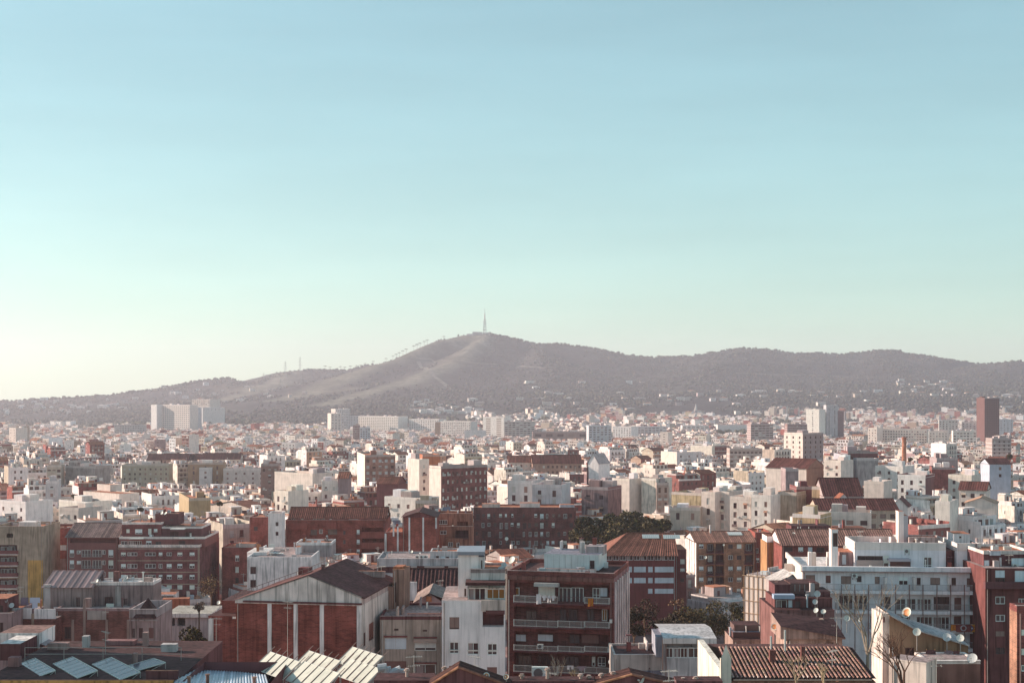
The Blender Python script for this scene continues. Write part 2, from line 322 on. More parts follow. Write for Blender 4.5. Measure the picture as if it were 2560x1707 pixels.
HEROES = []      # (px0, px1, pytop, pybottom_visible, distance)
FOOT = []        # plan circles taken by buildings
LAND = []        # (px, py, phrase) landmarks for labels
class Bld:
    def __init__(s, name, label, px0, px1, py, d, rot=0.0, dep=12.0, cat='building', group=None, bot=None, base=None, land=None):
        s.rot = R(rot); s.c, s.s = math.cos(s.rot), math.sin(s.rot); s.d = d; s.dep = dep
        x0, y0, zt = at(px0, py, d); s.x0, s.y0 = x0, y0
        s.zb = (min(gz(x0, y0), gz(x0 + 8, y0 + 10)) - 1.5) if base is None else base
        s.root = link(name, None, loc=(x0, y0, s.zb), rz=s.rot); tag(s.root, label, cat, group)
        s.root.empty_display_size = 1.0
        s.h = zt - s.zb; s.w = s.u(px1); s.px0, s.px1, s.py = px0, px1, py
        HEROES.append((min(px0, px1), max(px0, px1), py, bot if bot else 1707, d))
        m = max(1, int(s.w / 9)); q = max(1, int(dep / 9))
        for i in range(m):
            for j in range(q):
                u = s.w * (i + .5) / m; v = dep * (j + .5) / q
                FOOT.append((x0 + u * s.c - v * s.s, y0 + u * s.s + v * s.c, max(s.w / m, dep / q) * .55))
        if land: LAND.append(((px0 + px1) / 2, py, land))
        s.nwin = 0; s.rnd = random.Random(int(px0 * 7 + py))
    # photo column -> distance along the plane parallel to the front, `off` metres behind it
    def u(s, px, off=0.0):
        k = (px - 1280) / FPX; ox = s.x0 - s.s * off; oy = s.y0 + s.c * off
        return (k * oy - ox) / (s.c - k * s.s)
    def z(s, px, py, off=0.0):
        oy = s.y0 + s.c * off + s.u(px, off) * s.s
        return CAMZ - (py - HORY) / FPX * oy - s.zb
    def window(s, fr, u0, u1, z0, z1, st, off=0.0):
        ox, oy, ux, uy, nx, ny = fr; s.nwin += 1
        pm, fm = win_mesh(u1 - u0, z1 - z0, st, s.rnd.randrange(6))
        o = link('window', pm, s.root, (ox + u0 * ux, oy + u0 * uy, z0), math.atan2(uy, ux)); link('window_frame', fm, o)
        return o
    def block(s, part, px0, px1, py0, py1=None, off=0.0, dep=None, col=WHITE, m='W', wins=(), rwins=(), lwins=(), logg=(), back=None, par=None, parc=None,
              floor=TERRA, roof='flat', side=None, sidem=None, crop=None, lod=0, top=True):
        """a box-shaped part of the building given by its outline in the photograph; wins are photo rectangles with a style"""
        if crop:
            (px0, py0), (px1, t) = cp(crop, px0, py0), cp(crop, px1, py1 if py1 is not None else 0); py1 = t if py1 is not None else None
            wins = [cr(crop, *q[:4]) + tuple(q[4:]) for q in wins]; logg = [cr(crop, *q[:4]) + tuple(q[4:]) for q in logg]
        else:
            wins = [(q[0], q[2], q[1], q[3]) + tuple(q[4:]) for q in wins]; logg = [(q[0], q[2], q[1], q[3]) + tuple(q[4:]) for q in logg]
        dep = dep if dep is not None else s.dep
        u0, u1 = s.u(px0, off), s.u(px1, off); z1 = s.z(px0, py0, off); z0 = s.z(px0, py1, off) if py1 is not None else 0.0
        mb = MB(); F = (0, off, 1, 0, 0, 1); holes = []; todo = []
        for q in logg:
            a, b, t, e = q[:4]; dp = q[4] if len(q) > 4 else 1.2
            holes.append((s.u(a, off), s.u(b, off), s.z((a + b) / 2, e, off), s.z((a + b) / 2, t, off), dp))
        for q in wins:
            a, b, t, e, st = q[:5]; o2 = q[5] if len(q) > 5 else 0.0
            ua, ub = s.u(a, off + o2), s.u(b, off + o2); mid = (a + b) / 2
            za, zz = s.z(mid, e, off + o2), s.z(mid, t, off + o2)
            if o2: s.window((0, off + o2 - .2, 1, 0, 0, 1), ua, ub, za, zz, st)
            else:
                holes.append((ua, ub, za, zz, .2)); todo.append((ua, ub, za, zz, st))
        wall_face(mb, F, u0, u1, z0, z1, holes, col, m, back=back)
        for t in todo: s.window(F, *t)
        sc, sm = side or col, sidem or m
        for fr, wl, ww in (((u0, off + dep, 0, -1, 1, 0), dep, lwins), ((u1, off, 0, 1, -1, 0), dep, rwins)):
            hs = [(a, b, c, d_, .2) for a, b, c, d_, st in ww]
            wall_face(mb, fr, 0, wl, z0, z1, hs, sc, sm)
            for a, b, c, d_, st in ww: s.window(fr, a, b, c, d_, st)
        wall_face(mb, (u1, off + dep, -1, 0, 0, -1), 0, u1 - u0, z0, z1, (), sc, sm)
        if py1 is not None and z0 > .5 and not top: mb.poly(((u0, off, z0), (u0, off + dep, z0), (u1, off + dep, z0), (u1, off, z0)), col, m)
        o = obj(part, mb, s.root)
        if roof == 'flat':
            rb = MB(); rb.box(u0 - .02, u1 + .02, off - .02, off + dep + .02, z1, z1 + .12, parc or col, m, top=floor, topm='T'); obj('roof', rb, s.root)
            if par:
                pb = MB(); zz = z1 + .12; pc = parc or col; t = .22
                pb.box(u0, u1, off, off + t, zz, zz + par, pc, m); pb.box(u0, u1, off + dep - t, off + dep, zz, zz + par, pc, m)
                pb.box(u0, u0 + t, off + t, off + dep - t, zz, zz + par, pc, m); pb.box(u1 - t, u1, off + t, off + dep - t, zz, zz + par, pc, m)
                pb.box(u0 - .05, u1 + .05, off - .05, off + t + .05, zz + par, zz + par + .06, mixc(pc, WHITE, .3), m)
                obj('parapet', pb, s.root)
        if roof == 'flat' and u1 - u0 > 4 and dep > 4.5 and 125 < s.d < 420:      # vents, pipes, low walls and boxes standing on the roof
            rn = s.rnd; zt = z1 + .12
            for _ in range(min(9, 2 + int((u1 - u0) * dep / 28))):
                x, y = rn.uniform(u0 + .6, u1 - 1.4), rn.uniform(off + .9, off + dep - 1.0); fb = MB(); q = rn.random()
                if q < .35: hh = rn.uniform(.5, 1.5); r_ = rn.uniform(.06, .14); cc = rn.choice([STEEL, OFFW, RUST, DMAROON]); fb.tube((x, y, zt), (x, y, zt + hh), r_, r_, 6, cc, 'P'); fb.tube((x, y, zt + hh), (x, y, zt + hh + .12), r_ * 1.9, r_ * 1.6, 6, cc, 'P'); nm = 'vent_pipe'
                elif q < .6: fb.box(x, x + rn.uniform(.5, 1.2), y, y + rn.uniform(.4, .9), zt, zt + rn.uniform(.4, .9), vary(rn.choice([OFFW, GREY, CONC, (.45, .47, .5)]), rn), 'P'); nm = 'roof_box'
                elif q < .8: fb.box(x, x + rn.uniform(.15, .22), y, min(y + rn.uniform(1.2, 3.5), off + dep - .3), zt, zt + rn.uniform(.5, 1.2), vary(rn.choice([OFFW, col, CONC]), rn), 'S'); nm = 'partition_wall'
                else: fb.box(x, x + .5, y, y + .5, zt, zt + rn.uniform(.9, 1.7), vary(rn.choice([BRICK, OFFW, RUST, CONC]), rn), 'S'); fb.box(x - .07, x + .57, y - .07, y + .57, zt + 1.72, zt + 1.8, DMAROON, 'S'); nm = 'chimney'
                obj(nm, fb, s.root)
        if py1 is None and s.d < 420:
            for k_ in range(1 + int((u1 - u0) > 12)):
                x = u0 + .25 if k_ == 0 else u1 - .4; dpb = MB(); dpb.tube((x, off - .09, z0), (x, off - .09, z1 - .1), .055, .055, 6, s.rnd.choice([(.34, .27, .25), (.5, .48, .46), (.22, .13, .12)]), 'P'); obj('drainpipe', dpb, s.root)
        return (u0, u1, z0, z1, off, dep)
    def pitched(s, bk, rise, col=TILE, over=.4, half=None, hipl=0.0, hipr=0.0, step=.5, gcol=None, gm='W', part='roof'):
        """ridge parallel to the front"""
        u0, u1, z0, z1, off, dep = bk; h = half or dep / 2; mb = MB(); ze = z1 - rise * over / h
        a, b = (u0 - over, off - over, ze), (u1 + over, off - over, ze); c, d = (u0 - over + hipl, off + h, z1 + rise), (u1 + over - hipr, off + h, z1 + rise)
        e, f = (u0 - over, off + 2 * h + over, ze), (u1 + over, off + 2 * h + over, ze)
        ribbed_roof(mb, a, b, c, d, col, step); mb.poly((e, c, d, f)[::-1], col, 'T')
        if hipl: mb.poly((e, a, c), col, 'T')
        if hipr: mb.poly((b, f, d), col, 'T')
        mb.poly((a, e, f, b), mixc(col, DARK, .5), 'T')
        mb.box(c[0], d[0], off + h - .18, off + h + .18, z1 + rise - .05, z1 + rise + .12, mixc(col, DARK, .2), 'T')
        obj(part, mb, s.root)
        if not hipl or not hipr:
            g = MB(); gc = gcol or WHITE
            if not hipl: g.poly(((u0 + .002, off, z1), (u0 + .002, off + h, z1 + rise - .02), (u0 + .002, off + 2 * h, z1)), gc, gm)
            if not hipr: g.poly(((u1 - .002, off, z1), (u1 - .002, off + 2 * h, z1), (u1 - .002, off + h, z1 + rise - .02)), gc, gm)
            obj('gable', g, s.root)
    def box(s, part, px0, px1, py0, py1, off, dep, col, m='W', crop=None, down=0.0, top=None, parent=None):
        if crop: px0, px1, py0, py1 = cr(crop, px0, py0, px1, py1)
        u0, u1 = s.u(px0, off), s.u(px1, off); mid = (px0 + px1) / 2
        mb = MB(); mb.box(u0, u1, off, off + dep, s.z(mid, py1, off) - down, s.z(mid, py0, off), col, m, top=top)
        return obj(part, mb, parent or s.root)
    def balcony(s, px0, px1, py_rail, py_slab, crop=None, proj=1.0, slab=CONC, rail=OFFW, thick=.2, off=0.0, solid=False, step=.13, bar=.022):
        if crop: px0, px1, py_rail, py_slab = cr(crop, px0, py_rail, px1, py_slab)
        o = off - proj; u0, u1 = s.u(px0, o), s.u(px1, o); mid = (px0 + px1) / 2
        z0, z1 = s.z(mid, py_slab, o), s.z(mid, py_rail, o); z1 = max(z1, z0 + .75)
        mb = MB(); mb.box(u0, u1, o, off + .1, z0 - thick, z0, slab, 'W'); b = obj('balcony', mb, s.root)
        r = MB(); g = .04
        if solid:
            r.box(u0, u1, o + .01, o + .11, z0 + .002, z1, rail, 'W'); r.box(u0, u0 + .1, o + .11, off, z0 + .002, z1, rail, 'W'); r.box(u1 - .1, u1, o + .11, off, z0 + .002, z1, rail, 'W')
        else:
            for zz in (z1 - .05, z0 + .08): r.box(u0, u1, o + .02, o + .02 + g, zz, zz + .05, rail, 'P')
            for zz in (z1 - .05, z0 + .08): r.box(u0, u0 + g, o + .07, off, zz, zz + .05, rail, 'P'); r.box(u1 - g, u1, o + .07, off, zz, zz + .05, rail, 'P')
            n = max(2, int((u1 - u0) / step))
            for i in range(n + 1):
                u = u0 + (u1 - u0 - bar) * i / n; wd = .05 if i % 12 == 0 else bar; r.box(u, u + wd, o + .03, o + .03 + bar, z0, z1 - .05, rail, 'P', bottom=False)
            for i in range(int(proj / .15)): r.box(u0 + .005, u0 + .03, o + .1 + i * .15, o + .125 + i * .15, z0, z1 - .05, rail, 'P', bottom=False); r.box(u1 - .03, u1 - .005, o + .1 + i * .15, o + .125 + i * .15, z0, z1 - .05, rail, 'P', bottom=False)
        obj('railing', r, b); return b
    def wpos(s, px, py, off=0.0):
        u = s.u(px, off); z = s.z(px, py, off); return (s.x0 + u * s.c - off * s.s, s.y0 + u * s.s + off * s.c, s.zb + z)

def wgrid(xs, ys, w, st, crop=None):
    """window rectangles in photo pixels: columns xs (left edges), rows ys (top, bottom)"""
    out = []; i = 0
    for (t, b) in ys:
        for x in xs: out.append((x, t, x + w, b, st[i % len(st)])); i += 1
    return out

# ---------------------------------------------------------------- generic town house: returns part meshes in local coordinates
PAL = [(WHITE, 22), (OFFW, 16), (CREAM, 14), (BEIGE, 10), (TAN, 8), (SALMON, 8), (PINK, 5), (GREY, 6), (BRICK, 13), (BROWN, 15), (KHAKI, 4), (MAUVE, 8)]
PALW = [k for c, k in PAL]
PNAME = {WHITE: 'white', OFFW: 'off-white', CREAM: 'cream', BEIGE: 'beige', TAN: 'tan', SALMON: 'salmon', PINK: 'pink', GREY: 'grey', BRICK: 'red brick', BROWN: 'brown', KHAKI: 'khaki', MAUVE: 'mauve'}
def gen_house(rnd, w, dep, h, lod, roof=None, base_col=None, col_windows=None, nowin=False, sty=None):
    P = {}
    def g(n):
        if n not in P: P[n] = MB()
        return P[n]
    c0 = base_col or rnd.choices([c for c, k in PAL], PALW)[0]; col = vary(c0, rnd); isb = c0 in (BRICK, BROWN); m = 'B' if c0 == BRICK else ('S' if rnd.random() < .3 else 'W')
    sidec = vary(rnd.choice([c0, OFFW, CREAM, BEIGE, WHITE]) if not isb else rnd.choice([c0, c0, OFFW, CREAM, TAN]), rnd); sm = 'B' if (isb and sidec[0] < .3) else ('S' if rnd.random() < .5 else 'W')
    wall = g('wall'); fl = 3.1; nfl = max(1, int(h / fl)); sty = sty or rnd.choice(['win', 'win', 'balc', 'balc', 'strip'])
    tall = nfl; vis0 = max(0, tall - 5)
    sp = rnd.uniform(2.3, 3.2); nc = max(1, int((w - .8) / sp)); ww = rnd.uniform(.9, 1.3) if sty != 'strip' else sp * .72
    wc = []; hw = 1.4 if sty != 'balc' else 2.1
    faces = [('F', (0, 0, 1, 0, 0, 1), w, nc), ('L', (0, dep, 0, -1, 1, 0), dep, 0), ('R', (w, 0, 0, 1, -1, 0), dep, 0)]
    for fn, fr, L, n in faces:
        holes = []
        if fn == 'F':
            if not nowin:
                for f in range(vis0, tall):
                    for i in range(n):
                        u = (L - n * sp) / 2 + (i + .5) * sp - ww / 2; z = h - (tall - f) * fl + (.9 if hw < 2 else .35); holes.append((u, u + ww, z, z + hw, .2))
        else:
            if rnd.random() < (.6 if not nowin else 0):
                k = rnd.randint(1, 2); us = [rnd.uniform(1.5, L - 2.5) for _ in range(k)]
                for f in range(vis0, tall):
                    for u in us: z = h - (tall - f) * fl + .9; holes.append((u, u + .9, z, z + 1.3, .2))
            hs = []
            for q in sorted(holes):
                if not hs or q[0] > hs[-1][1] + .1 or q[0] == hs[-1][0]: hs.append(q)
            holes = hs
        cc, mm = (col, m) if fn == 'F' else (sidec, sm)
        if lod == 0: wall_face(wall, fr, 0, L, 0, h, holes, cc, mm)
        else: wall_face(wall, fr, 0, L, 0, h, (), cc, mm)
        ox, oy, ux, uy, nx, ny = fr; e = .17 if lod == 0 else -.04
        for a, b, z0, z1, _ in holes:
            r = rnd.random(); gcol = GLASS if r < .55 else ((.5, .48, .45) if r < .78 else ((.18, .10, .085) if r < .9 else (.12, .08, .08)))
            g('windows').poly([(ox + u * ux + e * nx, oy + u * uy + e * ny, z) for u, z in ((a, z0), (b, z0), (b, z1), (a, z1))], gcol, 'G' if gcol[0] < .05 else 'P')
            if lod == 0 and r > .35:
                for (p0, p1) in ((a, a + .07), (b - .07, b), ((a + b) / 2 - .03, (a + b) / 2 + .03)):
                    g('windows').poly([(ox + u * ux + .12 * nx, oy + u * uy + .12 * ny, z) for u, z in ((p0, z0), (p1, z0), (p1, z1), (p0, z1))], (.62, .6, .56), 'P')
            if fn == 'F' and sty == 'balc' and lod <= 1:
                bb = g('balconies'); bb.box(a - .35, b + .35, -.65, 0.02, z0 - .16, z0, mixc(col, GREY, .3), 'W')
                if lod == 0:
                    for q in range(6): x = a - .33 + (b - a + .62) * q / 5; bb.box(x, x + .04, -.63, -.59, z0, z0 + .95, (.14, .09, .085), 'P', bottom=False)
                    bb.box(a - .35, b + .35, -.64, -.59, z0 + .93, z0 + .99, (.14, .09, .085), 'P')
                else: bb.poly(((a - .35, -.63, z0), (b + .35, -.63, z0), (b + .35, -.63, z0 + .9), (a - .35, -.63, z0 + .9)), (.22, .15, .14), 'P')
    wall.poly(((w, dep, 0), (0, dep, 0), (0, dep, h), (w, dep, h)), sidec, sm)
    if lod <= 1 and sty == 'strip':
        for f in range(vis0, tall): z = h - (tall - f) * fl + .2; wall.box(-.05, w + .05, -.9 if rnd.random() < .5 else -.12, .0, z, z + .65, mixc(col, WHITE, .35), 'W')
    rt = roof or ('gable' if rnd.random() < .24 else 'flat')
    rf = g('roof')
    if rt == 'flat':
        flc = rnd.choice([TERRA, TERRA, (.36, .2, .14), (.40, .34, .30), (.5, .46, .42), TERRA, (.30, .13, .09)]); flc = vary(flc, rnd)
        rf.poly(((0, 0, h), (w, 0, h), (w, dep, h), (0, dep, h)), flc, 'T')
        pa = rnd.uniform(.6, 1.2); pb = g('parapet'); pc = mixc(col, WHITE, .35) if not isb else rnd.choice([OFFW, col]); t = .25
        pb.box(-.08, w + .08, -.08, t, h - .002, h + pa, pc, 'W', bottom=False); pb.box(0, w, dep - t, dep, h, h + pa, pc, 'W', bottom=False)
        pb.box(0, t, t, dep - t, h, h + pa + rnd.uniform(0, 1.2), sidec, sm, bottom=False); pb.box(w - t, w, t, dep - t, h, h + pa + rnd.uniform(0, 1.2), sidec, sm, bottom=False)
        zt = h; hut = g('rooftop_room#0'); K = iter(range(1, 99))
        if rnd.random() < .5 and dep > 9:      # set-back attic floor
            o = rnd.uniform(2.2, 3.5); ah = rnd.uniform(2.5, 3.0); ac = mixc(col, WHITE, .4) if not isb else col; d1 = dep - rnd.uniform(1, 3)
            hut.box(.3, w - .3, o, d1, h, h + ah, ac, 'W', top=flc, topm='T', bottom=False)
            hut.box(.25, w - .25, o - .25, d1 + .05, h + ah - .25, h + ah + rnd.choice([.05, .5]), mixc(ac, WHITE, .5), 'W', top=flc, topm='T')
            x = .9
            while x < w - 1.8:
                q = rnd.uniform(.9, 1.8); hut.poly(((x, o - .03, h + .1), (min(x + q, w - .6), o - .03, h + .1), (min(x + q, w - .6), o - .03, h + 2.1), (x, o - .03, h + 2.1)), rnd.choice([GLASS, GLASS, (.2, .12, .1), (.4, .38, .36)]), 'G')
                x += q + rnd.uniform(.5, 1.4)
            if rnd.random() < .4: hut.box(rnd.uniform(.4, w * .4), rnd.uniform(w * .5, w - .4), o - 1.8, o - .1, h + 2.25, h + 2.33, rnd.choice([(.6, .58, .5), (.45, .25, .15), (.25, .3, .3), (.7, .69, .66)]), 'C')
            zt = h + ah
        for _ in range(rnd.choice([1, 1, 2])):   # stair huts and sheds
            hut = g('rooftop_room#%d' % next(K)); a, b, c = rnd.uniform(2.2, min(5, w * .55)), rnd.uniform(2.2, 4), rnd.uniform(2.0, 2.9); x = rnd.uniform(.3, max(.4, w - a - .3)); y = rnd.uniform(dep * .4, max(dep * .41, dep - b - .5))
            hc = vary(rnd.choice([WHITE, OFFW, CREAM, WHITE, SALMON, GREY, sidec]), rnd); hut.box(x, x + a, y, y + b, zt, zt + c, hc, 'W', bottom=False)
            hut.box(x - .12, x + a + .12, y - .12, y + b + .12, zt + c, zt + c + .14, rnd.choice([TERRA, OFFW, hc, (.4, .36, .33)]), 'W')
            hut.poly(((x + a * .3, y - .03, zt), (x + a * .3 + .8, y - .03, zt), (x + a * .3 + .8, y - .03, zt + 1.9), (x + a * .3, y - .03, zt + 1.9)), (.14, .07, .06), 'W')
        for _ in range(rnd.randint(1, 3) if lod < 2 else rnd.randint(0, 1)):
            ch = g('chimney#%d' % next(K))
            x, y = rnd.uniform(.5, w - .8), rnd.uniform(1, dep - 1); q = rnd.uniform(1.0, 2.6); cc = vary(rnd.choice([OFFW, SALMON, BRICK, GREY, WHITE]), rnd)
            ch.box(x, x + .5, y, y + .6, zt, zt + q, cc, 'W', bottom=False); ch.box(x - .06, x + .56, y - .06, y + .66, zt + q, zt + q + .1, mixc(cc, DARK, .4), 'W')
        cl = g('roof_clutter')
        for _ in range(rnd.randint(3, 6) if lod < 2 else 2):    # low partition walls, skylights, planters, tanks
            x, y = rnd.uniform(.3, w - 1.2), rnd.uniform(.5, dep - 1.2); a, b_ = (rnd.uniform(.2, .3), rnd.uniform(1.5, 4)) if rnd.random() < .4 else (rnd.uniform(.6, 2.6), rnd.uniform(.3, 1.2)); cc = vary(rnd.choice([WHITE, OFFW, SALMON, GREY, BRICK, DMAROON, (.3, .34, .38), CREAM, RUST]), rnd)
            cl.box(x, min(x + a, w), y, min(y + b_, dep), zt, zt + rnd.uniform(.4, 1.7), cc, 'W', bottom=False)
        if lod < 2:
            for _ in range(rnd.randint(1, 3)):
                an = g('aerial#%d' % next(K))
                x, y = rnd.uniform(.5, w - .5), rnd.uniform(dep * .3, dep - .6); q = rnd.uniform(2.5, 4.5); gc = rnd.choice([(.55, .53, .5), (.25, .2, .2)])
                an.box(x, x + .06, y, y + .06, zt, zt + q, gc, 'P', bottom=False); an.box(x - .7, x + .7, y, y + .05, zt + q - .3, zt + q - .24, gc, 'P'); an.box(x - .4, x + .4, y, y + .05, zt + q - .7, zt + q - .65, gc, 'P')
            if rnd.random() < .4:
                x, y = rnd.uniform(.8, w - 1.5), rnd.uniform(1.5, dep - 2); cc = rnd.choice([(.66, .65, .62), (.45, .5, .55), SALMON])
                g('water_tank').tube((x, y, zt), (x, y, zt + 1.3), .6, .6, 8, cc, 'W')
            if rnd.random() < .3:
                x, y, q = rnd.uniform(.5, w - 2), rnd.uniform(1, dep - 3), rnd.uniform(1.5, 3.5)
                ch = g('clothes_line#0')
                for a in (0, q): ch.box(x + a, x + a + .06, y, y + .06, zt, zt + 2.1, (.5, .48, .46), 'P', bottom=False)
                ch.poly(((x, y, zt + .5), (x + q, y, zt + .5), (x + q, y, zt + 1.9), (x, y, zt + 1.9)), rnd.choice([WHITE, (.35, .42, .55), (.55, .3, .25), (.2, .2, .25)]), 'C')
    else:
        tc = vary(rnd.choice([TILE, TILE, (.28, .11, .07), (.16, .07, .055), (.34, .15, .09)]), rnd); rise = dep * rnd.uniform(.13, .2); o = .4
        if lod == 0: ribbed_roof(rf, (-o, -o, h), (w + o, -o, h), (-o, dep / 2, h + rise), (w + o, dep / 2, h + rise), tc, .6, .08)
        else: rf.poly(((-o, -o, h), (w + o, -o, h), (w + o, dep / 2, h + rise), (-o, dep / 2, h + rise)), tc, 'T')
        rf.poly(((w + o, dep + o, h), (-o, dep + o, h), (-o, dep / 2, h + rise), (w + o, dep / 2, h + rise)), tc, 'T'); rf.poly(((-o, -o, h - .02), (-o, dep + o, h - .02), (w + o, dep + o, h - .02), (w + o, -o, h - .02)), mixc(tc, DARK, .4), 'T')
        wall.poly(((0, 0, h), (0, dep / 2, h + rise), (0, dep, h)), sidec, sm); wall.poly(((w, 0, h), (w, dep, h), (w, dep / 2, h + rise)), sidec, sm)
        ch = g('chimney#0'); x = rnd.uniform(.5, w - 1); ch.box(x, x + .6, dep * .55, dep * .55 + .7, h, h + rise + 1.1, vary(rnd.choice([OFFW, SALMON, BRICK]), rnd), 'W', bottom=False)
    return {k: v for k, v in P.items() if v.f}, PNAME[c0], rt, nfl, sty

# ================================================================ the near buildings
def sill_bands(b, xs0, xs1, ys, crop, col, h=8):
    for y in ys: b.box('string_course', xs0, xs1, y, y + h, -.06, .06, col, 'W', crop)

# --- left edge: balcony block with a tan party wall
b = Bld('apartment_building', 'tan party-walled block with stacked dark balconies and an ochre patch low on its wall', *cp('A', -60, 0)[:1], cp('A', 396, 0)[0], cp('A', 0, 158)[1], 370, 0, 14, bot=1500, land='the tan party wall')
bays = [(300, 385), (402, 488), (505, 592), (612, 698), (715, 800)]
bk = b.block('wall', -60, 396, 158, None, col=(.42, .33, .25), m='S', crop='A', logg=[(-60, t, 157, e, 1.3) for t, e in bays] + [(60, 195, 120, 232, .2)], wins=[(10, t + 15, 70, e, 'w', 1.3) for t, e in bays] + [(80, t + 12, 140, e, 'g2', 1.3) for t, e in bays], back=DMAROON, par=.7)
for t, e in bays: b.balcony(-60, 158, e - 34, e, 'A', .9, OFFW, DBRICK, solid=True)
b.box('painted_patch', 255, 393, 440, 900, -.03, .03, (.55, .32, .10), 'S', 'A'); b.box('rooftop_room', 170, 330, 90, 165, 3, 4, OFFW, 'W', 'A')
# --- brick sliver and brown block
b = Bld('apartment_building', 'narrow red brick block squeezed beside the tan party wall', cp('A', 385, 0)[0], cp('A', 625, 0)[0], cp('A', 0, 168)[1], 388, 0, 12, bot=1480)
b.block('wall', 385, 625, 168, None, col=BRICK, m='B', crop='A', wins=[(455, 195, 490, 345, 'w'), (515, 195, 528, 345, 'b'), (540, 300, 610, 350, 'p'), (440, 475, 520, 560, 'w')], par=.6)
b.box('wall_panel', 400, 605, 425, 640, -.05, .05, MAUVE, 'S', 'A')
b = Bld('apartment_building', 'brown plaster block with a wide grey tiled roof above recessed attic', cp('A', 612, 0)[0], cp('A', 1083, 0)[0], cp('A', 0, 225)[1], 375, 0, 16, bot=1450, land='the grey tiled roof')
rows = [(345, 412), (440, 518), (545, 605), (648, 705)]
W = []
for i, (t, e) in enumerate(rows):
    W += [(640, t, 680, e, 'bbkb'[i]), (705, t + 5, 742, t + 38, 'b' if i != 2 else 'w'), (935, t + 2, 968, t + 42, 'w'), (995, t, 1040, e, 'b')]
    W += [(750, t, 832, e, 'g3'), (850, t, 930, e, 'g3')]
bk = b.block('wall', 612, 1083, 225, None, col=BROWN, crop='A', wins=W, logg=[(640, 243, 1060, 280, 1.2)], roof=None)
b.pitched(bk, 3.0, (.25, .17, .15), .5, step=.55)
for i in (0, 1, 2):
    t, e = rows[i]; b.balcony(748, 935, e - 28, e, 'A', .5, BROWN, GREY)
# --- large brown brick block with terraces
b = Bld('apartment_building', 'wide brown brick block with pale window boxes and stepped planted terraces on top', cp('A', 1086, 0)[0], cp('A', 1832, 0)[0], cp('A', 0, 322)[1], 371, 0, 25, bot=1480, land='the stepped brown brick block')
W = []; stl = ['b', 'b', 'b', 'b', 'w', 'b']; i = 0
for t, e in ((368, 400), (473, 513), (573, 613), (668, 708)):
    for x, w in ((1110, 45), (1170, 90), (1330, 100), (1457, 34), (1530, 46), (1628, 46), (1740, 46)):
        W.append((x, t, x + w, e, ('g3' if w > 80 else stl[i % 6]))); i += 1
bk = b.block('wall', 1086, 1832, 322, None, col=DBRICK, m='B', crop='A', wins=W, par=.5, parc=OFFW, side=DMAROON, rwins=[(2 + k * 3.2, 3.4 + k * 3.2, z, z + 1.3, 'd') for k in range(7) for z in (8, 11, 14)])
sill_bands(b, 1080, 1836, (330, 440, 545, 655), 'A', TAN); b.box('corner_strip', 1814, 1832, 325, 760, -.05, .06, TAN, 'W', 'A')
b.block('terrace_floor', 1095, 1880, 245, 322, 2.5, 18, BROWN, 'W', crop='A', par=.4, parc=OFFW, wins=[(1110, 265, 1170, 300, 'g2'), (1180, 262, 1300, 302, 'g6'), (1340, 262, 1390, 300, 'b'), (1430, 268, 1480, 305, 'd'), (1640, 262, 1700, 305, 'd')])
b.block('terrace_floor', 1120, 1480, 112, 245, 5, 12, DBRICK, 'B', crop='A', par=.35, parc=OFFW, wins=[(1160, 155, 1190, 190, 'b'), (1240, 155, 1306, 200, 'b'), (1360, 150, 1390, 205, 'b'), (1412, 152, 1445, 184, 'b')])
b.block('terrace_floor', 1480, 1850, 150, 245, 5.5, 12, DMAROON, 'W', crop='A', par=.35, parc=OFFW, wins=[(1560, 175, 1640, 240, 'd'), (1700, 180, 1760, 240, 'd')])
b.block('lift_tower', 1425, 1635, 28, 118, 8, 7, DMAROON, 'W', crop='A', wins=[(1555, 60, 1590, 78, 'd')], par=.3)
for k, (x0, x1, y) in enumerate(((1185, 1315, 240), (1560, 1690, 152), (1640, 1780, 238))): b.box('pergola', x0, x1, y, y + 7, 1.2, 2.2, OFFW, 'P', 'A')
# --- brick block between the big block and the white-blue one
b = Bld('apartment_building', 'plain red brick block with two pale windows beside the white stained block', cp('A', 2035, 0)[0], cp('A', 2330, 0)[0], cp('A', 0, 338)[1], 385, 0, 12, bot=1470)
b.block('wall', 2035, 2330, 338, None, col=BRICK, m='B', crop='A', wins=[(2160, 395, 2195, 450, 'b'), (2160, 500, 2192, 555, 'b'), (2160, 600, 2192, 650, 'd')], par=.3)
b.block('rooftop_room', 2165, 2340, 292, 338, 3, 4, GREY, 'P', crop='A')
# --- worn grey house with lean-to roof
b = Bld('house', 'weathered grey rooftop house with a corrugated lean-to and stained bare walls', cp('A', 510, 0)[0], cp('A', 1182, 0)[0], cp('A', 0, 905)[1], 208, 0, 13, cat='house', bot=1640, land='the weathered grey rooftop house')
b.block('wall', 510, 1182, 905, None, col=(.13, .065, .052), m='B', crop='A', par=.25, parc=MAUVE, floor=CONC, wins=[(590, 1050, 652, 1160, 'd')])
for x in (480, 655, 762, 968, 1164): b.box('pilaster', x, x + 24, 985 if x != 762 else 800, 1290, -.15, .13, (.30, .22, .19), 'S', 'A')
b.box('wall_panel', 800, 975, 905, 985, -.1, .1, (.36, .32, .29), 'S', 'A')
k1 = b.block('rooftop_room', 402, 850, 690, 905, 3.2, 5, (.27, .215, .20), 'S', crop='A', wins=[(700, 780, 735, 900, 'd')], roof=None)
lt = MB(); u0, u1, z1 = k1[0] - .3, k1[1] + .2, k1[3]
